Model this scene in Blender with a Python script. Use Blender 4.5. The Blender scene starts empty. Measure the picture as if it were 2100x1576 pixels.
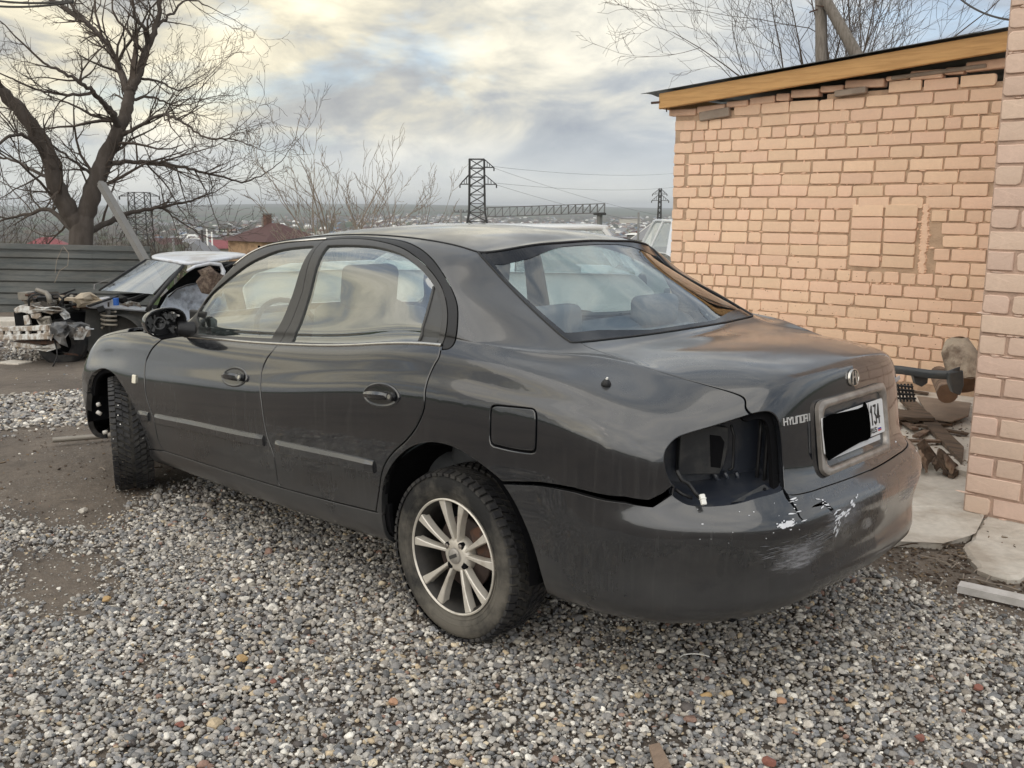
import bpy, bmesh, math, random, json
import numpy as np
from mathutils import Vector, Matrix
from mathutils.geometry import delaunay_2d_cdt
PI = math.pi
SC = bpy.context.scene
COL = SC.collection
# ------------------------------------------------------------------ camera
CAM = np.array([-2.38279, 3.03887, 1.54258]); YAW, PITCH, ROLL, FPX = -0.80966, 0.18234, 0.00351, 1945.05
def cam_axes():
    cy, sy, cp, sp = math.cos(YAW), math.sin(YAW), math.cos(PITCH), math.sin(PITCH)
    f = np.array([cy*cp, sy*cp, -sp]); r = np.array([sy, -cy, 0.]); u = np.cross(r, f)
    cr, sr = math.cos(ROLL), math.sin(ROLL)
    return f, cr*r + sr*u, -sr*r + cr*u
F_, R_, U_ = cam_axes()
cd = bpy.data.cameras.new('camera'); cam = bpy.data.objects.new('camera', cd); COL.objects.link(cam)
cam.matrix_world = Matrix(((R_[0], U_[0], -F_[0], CAM[0]), (R_[1], U_[1], -F_[1], CAM[1]), (R_[2], U_[2], -F_[2], CAM[2]), (0, 0, 0, 1)))
cd.sensor_width = 36; cd.lens = 36*FPX/2100; cd.clip_start = .05; cd.clip_end = 20000
SC.camera = cam
def W(px, py, s):
    """surveyed position: photo pixel + distance along the view axis"""
    return CAM + s*(F_ + R_*(px-1050)/FPX + U_*(788-py)/FPX)
# ------------------------------------------------------------------ light
SUN_AZ, SUN_EL = math.radians(104), math.radians(38)
GLOW_AZ = math.radians(18)   # where the low cloud is brightest
world = bpy.data.worlds.new('World'); SC.world = world; world.use_nodes = True
def N(nt, t, **k):
    n = nt.nodes.new(t)
    for a, b in k.items():
        if a == 'ins':
            for i, v in b.items(): n.inputs[i].default_value = v
        else: setattr(n, a, b)
    return n
def build_world():
    nt = world.node_tree; nt.nodes.clear(); L = nt.links.new
    out = N(nt, 'ShaderNodeOutputWorld')
    sky = N(nt, 'ShaderNodeTexSky', sky_type='NISHITA', sun_disc=False, sun_elevation=SUN_EL, sun_rotation=PI/2-SUN_AZ, dust_density=2.0)
    bg1 = N(nt, 'ShaderNodeBackground', ins={'Strength': .12}); L(sky.outputs[0], bg1.inputs[0])
    tc = N(nt, 'ShaderNodeTexCoord')
    sep = N(nt, 'ShaderNodeSeparateXYZ'); L(tc.outputs['Generated'], sep.inputs[0])
    def M(op, a, b=None, c=None, clamp=False):
        n = N(nt, 'ShaderNodeMath', operation=op, use_clamp=clamp)
        for i, v in enumerate((a, b, c)):
            if v is None: continue
            if isinstance(v, (int, float)): n.inputs[i].default_value = v
            else: L(v, n.inputs[i])
        return n.outputs[0]
    z = M('MAXIMUM', sep.outputs[2], 0.0); zz = M('ADD', z, .15)
    cx = M('DIVIDE', sep.outputs[0], zz); cy = M('DIVIDE', sep.outputs[1], zz)
    cmb = N(nt, 'ShaderNodeMapping'); cmb.inputs['Scale'].default_value = (1, 1, 2.5); L(tc.outputs['Generated'], cmb.inputs[0])
    def noise(scale, detail, rough, dist=0, off=(0, 0, 0), sc=(1, 1, 1), rot=0):
        mp = N(nt, 'ShaderNodeMapping'); mp.inputs['Location'].default_value = off; mp.inputs['Scale'].default_value = sc; mp.inputs['Rotation'].default_value = (0, 0, rot)
        L(cmb.outputs[0], mp.inputs[0])
        n = N(nt, 'ShaderNodeTexNoise', ins={'Scale': scale, 'Detail': detail, 'Roughness': rough, 'Distortion': dist}); L(mp.outputs[0], n.inputs['Vector'])
        return n.outputs[0]
    def ramp(v, stops):
        r = N(nt, 'ShaderNodeValToRGB'); L(v, r.inputs[0]); e = r.color_ramp.elements
        e[0].position = stops[0][0]; e[0].color = (*stops[0][1], 1); e[1].position = stops[-1][0]; e[1].color = (*stops[-1][1], 1)
        for p, c in stops[1:-1]:
            x = e.new(p); x.color = (*c, 1)
        return r.outputs[0]
    def mix(f, a, b):
        n = N(nt, 'ShaderNodeMix', data_type='RGBA'); L(f, n.inputs[0])
        for i, v in ((6, a), (7, b)):
            if isinstance(v, tuple): n.inputs[i].default_value = (*v, 1)
            else: L(v, n.inputs[i])
        return n.outputs[2]
    # cloud brightness: big soft banks and finer billows
    big = noise(2.3, 5, .52, .5, (3.1, 1.7, .4))
    fin = noise(6.5, 9, .60, .45, (8.3, 2.2, .9))
    b = M('ADD', M('MULTIPLY', big, .58), M('MULTIPLY', fin, .42))
    cold = ramp(b, [(.37, (.235, .275, .33)), (.45, (.31, .35, .40)), (.50, (.40, .43, .465)), (.54, (.50, .52, .535)), (.60, (.60, .595, .575))])
    warm = ramp(b, [(.38, (.215, .225, .24)), (.45, (.32, .32, .305)), (.50, (.49, .455, .355)), (.55, (.66, .60, .45)), (.61, (.78, .72, .57))])
    # the glow: low sky around the hidden sun
    sx, sy = math.cos(GLOW_AZ), math.sin(GLOW_AZ)
    hl = M('SQRT', M('ADD', M('MULTIPLY', sep.outputs[0], sep.outputs[0]), M('MULTIPLY', sep.outputs[1], sep.outputs[1])))
    ca = M('DIVIDE', M('ADD', M('MULTIPLY', sep.outputs[0], sx), M('MULTIPLY', sep.outputs[1], sy)), M('MAXIMUM', hl, .01))
    mr = N(nt, 'ShaderNodeMapRange', interpolation_type='SMOOTHSTEP', ins={1: -.1, 2: .72, 3: 0, 4: 1}); L(ca, mr.inputs[0])
    el1 = N(nt, 'ShaderNodeMapRange', interpolation_type='SMOOTHSTEP', ins={1: .03, 2: .10, 3: .22, 4: 1}); L(z, el1.inputs[0])
    el2 = N(nt, 'ShaderNodeMapRange', interpolation_type='SMOOTHSTEP', ins={1: .22, 2: .66, 3: 1, 4: 0}); L(z, el2.inputs[0])
    glow = M('MULTIPLY', M('MULTIPLY', mr.outputs[0], el1.outputs[0]), el2.outputs[0])
    cl = mix(glow, cold, warm)
    # soft grey-blue veil at the very horizon
    hz = N(nt, 'ShaderNodeMapRange', interpolation_type='SMOOTHSTEP', ins={1: .0, 2: .09, 3: .80, 4: 0}); L(z, hz.inputs[0])
    cl = mix(hz.outputs[0], cl, (.47, .475, .445))
    bg2 = N(nt, 'ShaderNodeBackground', ins={'Strength': 1.0}); L(cl, bg2.inputs[0])
    # cover: thin places let the blue through
    cov = noise(3.4, 7, .6, .4, (5.5, 9.2, 1.7))
    cm = N(nt, 'ShaderNodeMapRange', ins={1: .36, 2: .46, 3: .62, 4: 1}); L(cov, cm.inputs[0])
    mx = N(nt, 'ShaderNodeMixShader'); L(cm.outputs[0], mx.inputs[0]); L(bg1.outputs[0], mx.inputs[1]); L(bg2.outputs[0], mx.inputs[2])
    L(mx.outputs[0], out.inputs[0])
build_world()
ld = bpy.data.lights.new('sun', 'SUN'); sun = bpy.data.objects.new('sun', ld); COL.objects.link(sun)
ld.energy = 1.25; ld.angle = math.radians(112); ld.color = (1.0, .92, .80)
sd = Vector((math.cos(SUN_AZ)*math.cos(SUN_EL), math.sin(SUN_AZ)*math.cos(SUN_EL), math.sin(SUN_EL)))
sun.rotation_euler = sd.to_track_quat('Z', 'Y').to_euler(); sun.location = sd*50
vs = SC.view_settings; vs.view_transform = 'Standard'; vs.look = 'None'; vs.exposure = .84; vs.gamma = 1; vs.use_curve_mapping = False
SC.cycles.max_bounces = 8; SC.cycles.transparent_max_bounces = 16
# ------------------------------------------------------------------ helpers
rnd = random.Random(7)
def mesh_obj(name, V, F, mat=None, parent=None, smooth=False, loc=None, mats=None, midx=None):
    me = bpy.data.meshes.new(name)
    me.from_pydata([tuple(v) for v in V], [], [tuple(f) for f in F])
    for m in (mats or ([mat] if mat else [])): me.materials.append(m)
    if midx is not None: me.polygons.foreach_set('material_index', np.array(midx, dtype=np.int32))
    if smooth: me.polygons.foreach_set('use_smooth', np.ones(len(me.polygons), dtype=bool))
    me.update()
    o = bpy.data.objects.new(name, me); COL.objects.link(o)
    if parent: o.parent = parent
    if loc is not None: o.location = loc
    return o
def tag(o, label=None, cat=None, group=None, kind=None):
    if label: o['label'] = label
    if cat: o['category'] = cat
    if group: o['group'] = group
    if kind: o['kind'] = kind
    return o
def empty(name, loc, label=None, cat=None, group=None, rz=0):
    o = bpy.data.objects.new(name, None); COL.objects.link(o); o.location = loc; o.rotation_euler = (0, 0, rz); o.empty_display_size = .1
    return tag(o, label, cat, group)
class MB:
    """mesh builder: collects shapes, links them as ONE mesh"""
    def __init__(s): s.V = []; s.F = []; s.M = []; s.mi = 0
    def add(s, V, F):
        o = len(s.V); s.V += [tuple(map(float, v)) for v in V]; s.F += [tuple(o+i for i in f) for f in F]; s.M += [s.mi]*len(F); return s
    def box(s, c, d, rot=None, taper=1.0):
        c = np.array(c, float); h = np.array(d, float)/2
        P = np.array([(x*(taper if z > 0 else 1), y*(taper if z > 0 else 1), z) for z in (-1, 1) for x, y in ((-1, -1), (1, -1), (1, 1), (-1, 1))])*h
        if rot is not None: P = P @ np.array(rot).T
        return s.add(P+c, [(3, 2, 1, 0), (4, 5, 6, 7), (0, 1, 5, 4), (1, 2, 6, 5), (2, 3, 7, 6), (3, 0, 4, 7)])
    def bar(s, a, b, w, h=None, up=(0, 0, 1)):
        a = np.array(a, float); b = np.array(b, float); d = b-a; L = np.linalg.norm(d)
        if L < 1e-9: return s
        d /= L; u = np.array(up, float)
        if abs(d@u) > .98: u = np.array([1., 0, 0])
        x = np.cross(u, d); x /= np.linalg.norm(x); y = np.cross(d, x); h = h or w
        return s.box((a+b)/2, (w, h, L), rot=np.stack([x, y, d], 1))
    def tube(s, pts, rad, n=8, cap=True, jit=0):
        P = [np.array(p, float) for p in pts]; m = len(P)
        if not hasattr(rad, '__len__'): rad = [rad]*m
        V = []; F = []; prev = None
        for i in range(m):
            d = P[min(i+1, m-1)]-P[max(i-1, 0)]; d /= max(np.linalg.norm(d), 1e-9)
            if prev is None:
                u = np.array([0, 0, 1.]) if abs(d[2]) < .9 else np.array([1., 0, 0]); x = np.cross(u, d)
            else: x = prev-d*(prev@d)
            x /= max(np.linalg.norm(x), 1e-9); prev = x; y = np.cross(d, x)
            for k in range(n):
                a = 2*PI*k/n; r = rad[i]*(1+(rnd.uniform(-jit, jit) if jit else 0))
                V.append(P[i]+r*(math.cos(a)*x+math.sin(a)*y))
        for i in range(m-1):
            for k in range(n):
                k2 = (k+1) % n; F.append((i*n+k, i*n+k2, (i+1)*n+k2, (i+1)*n+k))
        if cap: F += [tuple(range(n-1, -1, -1)), tuple((m-1)*n+k for k in range(n))]
        return s.add(V, F)
    def lathe(s, prof, c=(0, 0, 0), axis='z', n=32, close=False):
        V = []; F = []; m = len(prof)
        for k in range(n):
            a = 2*PI*k/n; ca, sa = math.cos(a), math.sin(a)
            for r, h in prof:
                p = {'z': (r*ca, r*sa, h), 'y': (r*sa, h, r*ca), 'x': (h, r*ca, r*sa)}[axis]
                V.append(np.array(p)+c)
        for k in range(n):
            k2 = (k+1) % n
            for i in range(m-1 if not close else m):
                j = (i+1) % m; F.append((k*m+i, k2*m+i, k2*m+j, k*m+j))
        return s.add(V, F)
    def prism(s, poly, z0, z1, mat=None):
        """poly: xy outline (ccw); mat: function mapping (x,y,z)->point"""
        n = len(poly); V = [(x, y, z0) for x, y in poly]+[(x, y, z1) for x, y in poly]
        F = [tuple(range(n-1, -1, -1)), tuple(range(n, 2*n))]+[(i, (i+1) % n, n+(i+1) % n, n+i) for i in range(n)]
        if mat: V = [mat(*v) for v in V]
        return s.add(V, F)
    def build(s, name, mat=None, parent=None, smooth=False, loc=None, mats=None, off=None):
        V = s.V
        if off is not None: V = (np.array(V)-np.array(off)).tolist()
        return mesh_obj(name, V, s.F, mat, parent, smooth, loc, mats, s.M if mats else None)
def bevel(o, w=.004, seg=1, ang=.6):
    m = o.modifiers.new('bevel', 'BEVEL'); m.width = w; m.segments = seg; m.limit_method = 'ANGLE'; m.angle_limit = ang; return o
def auto(o, ang=.7):
    """smooth shading with sharp creases kept"""
    me = o.data; bm = bmesh.new(); bm.from_mesh(me)
    for f in bm.faces: f.smooth = True
    for e in bm.edges: e.smooth = not (len(e.link_faces) == 2 and e.calc_face_angle(0) > ang)
    bm.to_mesh(me); bm.free(); return o
def rotz(a): c, s = math.cos(a), math.sin(a); return np.array([[c, -s, 0], [s, c, 0], [0, 0, 1]])
def rotx(a): c, s = math.cos(a), math.sin(a); return np.array([[1, 0, 0], [0, c, -s], [0, s, c]])
def roty(a): c, s = math.cos(a), math.sin(a); return np.array([[c, 0, s], [0, 1, 0], [-s, 0, c]])
def ground_z(x, y):
    """height of the yard and of the land beyond it"""
    x = np.asarray(x, float); y = np.asarray(y, float)
    s = (x-CAM[0])*math.cos(YAW)+(y-CAM[1])*math.sin(YAW)
    g = -.055*np.clip(x-3.6, 0, 6.4)-.02*np.clip(x-10, 0, 12)
    g = g - np.interp(s, [0, 20, 27, 45, 90, 200, 500, 1000, 2600, 4200, 6500, 9000], [0, 0, .6, 2.6, 5.5, 10, 20, 30, 34, 10, -14, -20])
    return g
# ------------------------------------------------------------------ materials
def mk(name, base=(.5, .5, .5), rough=.6, metal=0, spec=.5, coat=0, var=0, vscale=8, bump=0, bscale=60, c2=None, c2f=.5, c2s=3, coord='Object', c2th=(.45, .6), detail=6, bdist=.01, stretch=None):
    m = bpy.data.materials.new(name); m.use_nodes = True; nt = m.node_tree; L = nt.links.new
    b = nt.nodes['Principled BSDF']; b.inputs['Roughness'].default_value = rough; b.inputs['Metallic'].default_value = metal
    b.inputs['Specular IOR Level'].default_value = spec; b.inputs['Coat Weight'].default_value = coat
    tc = N(nt, 'ShaderNodeTexCoord'); vec = tc.outputs[coord]
    if stretch:
        mp = N(nt, 'ShaderNodeMapping'); mp.inputs['Scale'].default_value = stretch; L(vec, mp.inputs[0]); vec = mp.outputs[0]
    col = N(nt, 'ShaderNodeRGB'); col.outputs[0].default_value = (*base, 1); cur = col.outputs[0]
    if c2:
        n = N(nt, 'ShaderNodeTexNoise', ins={'Scale': c2s, 'Detail': detail, 'Roughness': .62}); L(vec, n.inputs['Vector'])
        r = N(nt, 'ShaderNodeMapRange', ins={1: c2th[0], 2: c2th[1], 3: 0, 4: c2f}); L(n.outputs[0], r.inputs[0])
        x = N(nt, 'ShaderNodeMix', data_type='RGBA'); L(r.outputs[0], x.inputs[0]); L(cur, x.inputs[6]); x.inputs[7].default_value = (*c2, 1); cur = x.outputs[2]
    if var:
        n = N(nt, 'ShaderNodeTexNoise', ins={'Scale': vscale, 'Detail': 6, 'Roughness': .65}); L(vec, n.inputs['Vector'])
        r = N(nt, 'ShaderNodeMapRange', ins={1: .25, 2: .75, 3: 1-var, 4: 1+var}); L(n.outputs[0], r.inputs[0])
        x = N(nt, 'ShaderNodeHueSaturation'); L(cur, x.inputs['Color']); L(r.outputs[0], x.inputs['Value']); cur = x.outputs[0]
    L(cur, b.inputs['Base Color'])
    if bump:
        n = N(nt, 'ShaderNodeTexNoise', ins={'Scale': bscale, 'Detail': 6, 'Roughness': .65}); L(vec, n.inputs['Vector'])
        bp = N(nt, 'ShaderNodeBump', ins={'Strength': bump, 'Distance': bdist}); L(n.outputs[0], bp.inputs['Height']); L(bp.outputs[0], b.inputs['Normal'])
    return m
def objrand(m, amt=.15, hue=.0):
    """per-object colour variation"""
    nt = m.node_tree; b = nt.nodes['Principled BSDF']; l = b.inputs['Base Color'].links[0]; src = l.from_socket
    oi = N(nt, 'ShaderNodeObjectInfo'); r = N(nt, 'ShaderNodeMapRange', ins={3: 1-amt, 4: 1+amt}); nt.links.new(oi.outputs['Random'], r.inputs[0])
    h = N(nt, 'ShaderNodeHueSaturation'); nt.links.new(src, h.inputs['Color']); nt.links.new(r.outputs[0], h.inputs['Value'])
    if hue:
        r2 = N(nt, 'ShaderNodeMapRange', ins={3: .5-hue, 4: .5+hue})
        ml = N(nt, 'ShaderNodeMath', operation='MULTIPLY', ins={1: 7.13}); fr = N(nt, 'ShaderNodeMath', operation='FRACT')
        nt.links.new(oi.outputs['Random'], ml.inputs[0]); nt.links.new(ml.outputs[0], fr.inputs[0]); nt.links.new(fr.outputs[0], r2.inputs[0]); nt.links.new(r2.outputs[0], h.inputs['Hue'])
    nt.links.new(h.outputs[0], b.inputs['Base Color']); return m
def car_paint():
    m = bpy.data.materials.new('dusty_charcoal_paint'); m.use_nodes = True; nt = m.node_tree; L = nt.links.new
    b = nt.nodes['Principled BSDF']; tc = N(nt, 'ShaderNodeTexCoord'); o = tc.outputs['Object']
    sep = N(nt, 'ShaderNodeSeparateXYZ'); L(o, sep.inputs[0])
    def noise(sc, det, mp=None, rough=.6):
        v = o
        if mp: q = N(nt, 'ShaderNodeMapping'); q.inputs['Scale'].default_value = mp; L(o, q.inputs[0]); v = q.outputs[0]
        n = N(nt, 'ShaderNodeTexNoise', ins={'Scale': sc, 'Detail': det, 'Roughness': rough}); L(v, n.inputs['Vector']); return n.outputs[0]
    def M(op, a, c, clamp=False):
        n = N(nt, 'ShaderNodeMath', operation=op, use_clamp=clamp)
        for i, v in enumerate((a, c)):
            if isinstance(v, (int, float)): n.inputs[i].default_value = v
            else: L(v, n.inputs[i])
        return n.outputs[0]
    def MR(v, a, c, d, e, sm=True):
        n = N(nt, 'ShaderNodeMapRange', ins={1: a, 2: c, 3: d, 4: e}, interpolation_type='SMOOTHSTEP' if sm else 'LINEAR'); L(v, n.inputs[0]); return n.outputs[0]
    geo = N(nt, 'ShaderNodeNewGeometry'); sn = N(nt, 'ShaderNodeSeparateXYZ'); L(geo.outputs['Normal'], sn.inputs[0])
    low = MR(sep.outputs[2], .80, .30, 0, 1)                 # road film, thicker near the sill
    flat = MR(sn.outputs[2], .25, .95, 0, .85)               # dust settled on flat tops
    cloudn = MR(noise(2.6, 7), .35, .68, .35, 1)
    streak = MR(noise(1.0, 4, (55, 55, 2.2)), .50, .66, 0, 1)
    speck = MR(noise(140, 3), .55, .75, 0, 1)
    dust = M('MULTIPLY', M('MAXIMUM', low, flat), cloudn)
    dust = M('ADD', dust, M('MULTIPLY', M('MULTIPLY', streak, MR(sep.outputs[2], .98, .75, 0, .30)), cloudn))
    dust = M('ADD', dust, M('MULTIPLY', speck, .10), True)
    mx = N(nt, 'ShaderNodeMix', data_type='RGBA'); L(M('MULTIPLY', dust, .27), mx.inputs[0]); mx.inputs[6].default_value = (.0115, .0128, .0158, 1); mx.inputs[7].default_value = (.135, .130, .122, 1)
    L(mx.outputs[2], b.inputs['Base Color'])
    L(MR(dust, 0, 1, .16, .46, False), b.inputs['Roughness']); b.inputs['Metallic'].default_value = .0
    b.inputs['Specular IOR Level'].default_value = .5
    L(MR(dust, .25, 1.0, 1.0, .45), b.inputs['Coat Weight']); L(MR(dust, 0, 1, .02, .17, False), b.inputs['Coat Roughness']); b.inputs['Coat IOR'].default_value = 1.62
    bp = N(nt, 'ShaderNodeBump', ins={'Strength': .05, 'Distance': .02}); L(noise(3.2, 2, None, .4), bp.inputs['Height']); L(bp.outputs[0], b.inputs['Coat Normal'])
    return m
def glass(name, tint=(.78, .86, .84), refl=.16, rough=.0, k=.9, dirt=.12):
    m = bpy.data.materials.new(name); m.use_nodes = True; nt = m.node_tree; L = nt.links.new; nt.nodes.remove(nt.nodes['Principled BSDF'])
    out = [n for n in nt.nodes if n.type == 'OUTPUT_MATERIAL'][0]
    tr = N(nt, 'ShaderNodeBsdfTransparent'); tr.inputs[0].default_value = (*tint, 1)
    gl = N(nt, 'ShaderNodeBsdfGlossy', ins={'Roughness': rough}); gl.inputs[0].default_value = (.95, .97, .97, 1)
    ge = N(nt, 'ShaderNodeNewGeometry'); dt = N(nt, 'ShaderNodeVectorMath', operation='DOT_PRODUCT'); L(ge.outputs['Incoming'], dt.inputs[0]); L(ge.outputs['Normal'], dt.inputs[1])
    ab = N(nt, 'ShaderNodeMath', operation='ABSOLUTE'); L(dt.outputs['Value'], ab.inputs[0]); om = N(nt, 'ShaderNodeMath', operation='SUBTRACT', ins={0: 1.0}); L(ab.outputs[0], om.inputs[1]); p5 = N(nt, 'ShaderNodeMath', operation='POWER', ins={1: 4.2}); L(om.outputs[0], p5.inputs[0])
    a = N(nt, 'ShaderNodeMath', operation='MULTIPLY_ADD', use_clamp=True, ins={1: k, 2: refl+.05}); L(p5.outputs[0], a.inputs[0])
    df = N(nt, 'ShaderNodeBsdfDiffuse'); df.inputs[0].default_value = (.35, .36, .34, 1)
    tc = N(nt, 'ShaderNodeTexCoord'); n = N(nt, 'ShaderNodeTexNoise', ins={'Scale': 5, 'Detail': 8, 'Roughness': .65}); L(tc.outputs['Object'], n.inputs['Vector'])
    r = N(nt, 'ShaderNodeMapRange', ins={1: .4, 2: .8, 3: dirt*.15, 4: dirt}); L(n.outputs[0], r.inputs[0])
    m0 = N(nt, 'ShaderNodeMixShader'); L(r.outputs[0], m0.inputs[0]); L(tr.outputs[0], m0.inputs[1]); L(df.outputs[0], m0.inputs[2])
    mx = N(nt, 'ShaderNodeMixShader'); L(a.outputs[0], mx.inputs[0]); L(m0.outputs[0], mx.inputs[1]); L(gl.outputs[0], mx.inputs[2]); L(mx.outputs[0], out.inputs[0])
    return m
PAINT = car_paint()
GLASS = glass('tinted_side_glass', (.80, .93, .90), .26); GLASSR = glass('rear_glass', (.82, .94, 1.0), .09, k=.9, dirt=.08)
GLASSC = glass('clear_glass', (.85, .9, .88), .10)
BLACK = mk('black_plastic', (.012, .012, .013), .45, spec=.4, var=.2, bump=.05)
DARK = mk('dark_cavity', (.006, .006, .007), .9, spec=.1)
TRIM = mk('satin_dark_trim', (.050, .049, .047), .42, spec=.5, var=.15, vscale=30)
CHROME = mk('dull_chrome', (.62, .60, .56), .22, metal=1, var=.12, vscale=40)
SILVER = mk('worn_silver_frame', (.36, .33, .30), .38, metal=.6, var=.12, c2=(.16, .13, .11), c2s=14, c2f=.5)
RUBBER = mk('dusty_tyre_rubber', (.022, .022, .022), .8, spec=.25, c2=(.17, .155, .13), c2s=5, c2f=.75, bump=.25, bscale=90, c2th=(.40, .62))
RUBBERD = mk('dark_tread_rubber', (.020, .020, .022), .62, spec=.4, c2=(.07, .066, .06), c2s=11, c2f=.6, bump=.2, bscale=120)
ALLOY = mk('worn_alloy', (.66, .62, .55), .34, metal=.35, c2=(.30, .25, .19), c2s=13, c2f=.6, c2th=(.50, .72), bump=.05)
ALLOYD = mk('shaded_alloy_barrel', (.035, .033, .031), .55, metal=.5, c2=(.05, .045, .04), c2s=20, c2f=.6)  # near-black tone paints in the shade behind the spokes
RUST = mk('rusty_iron', (.11, .055, .035), .8, metal=.2, c2=(.05, .04, .035), c2s=20, c2f=.8, bump=.3, bscale=80)
SEAT = mk('charcoal_seat_cloth', (.10, .105, .11), .9, var=.1, vscale=90)
WHITEP = mk('white_plastic', (.78, .77, .72), .45, var=.06)
WHITEPAINT = mk('white_primer', (.72, .73, .76), .6, var=.06)
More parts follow.
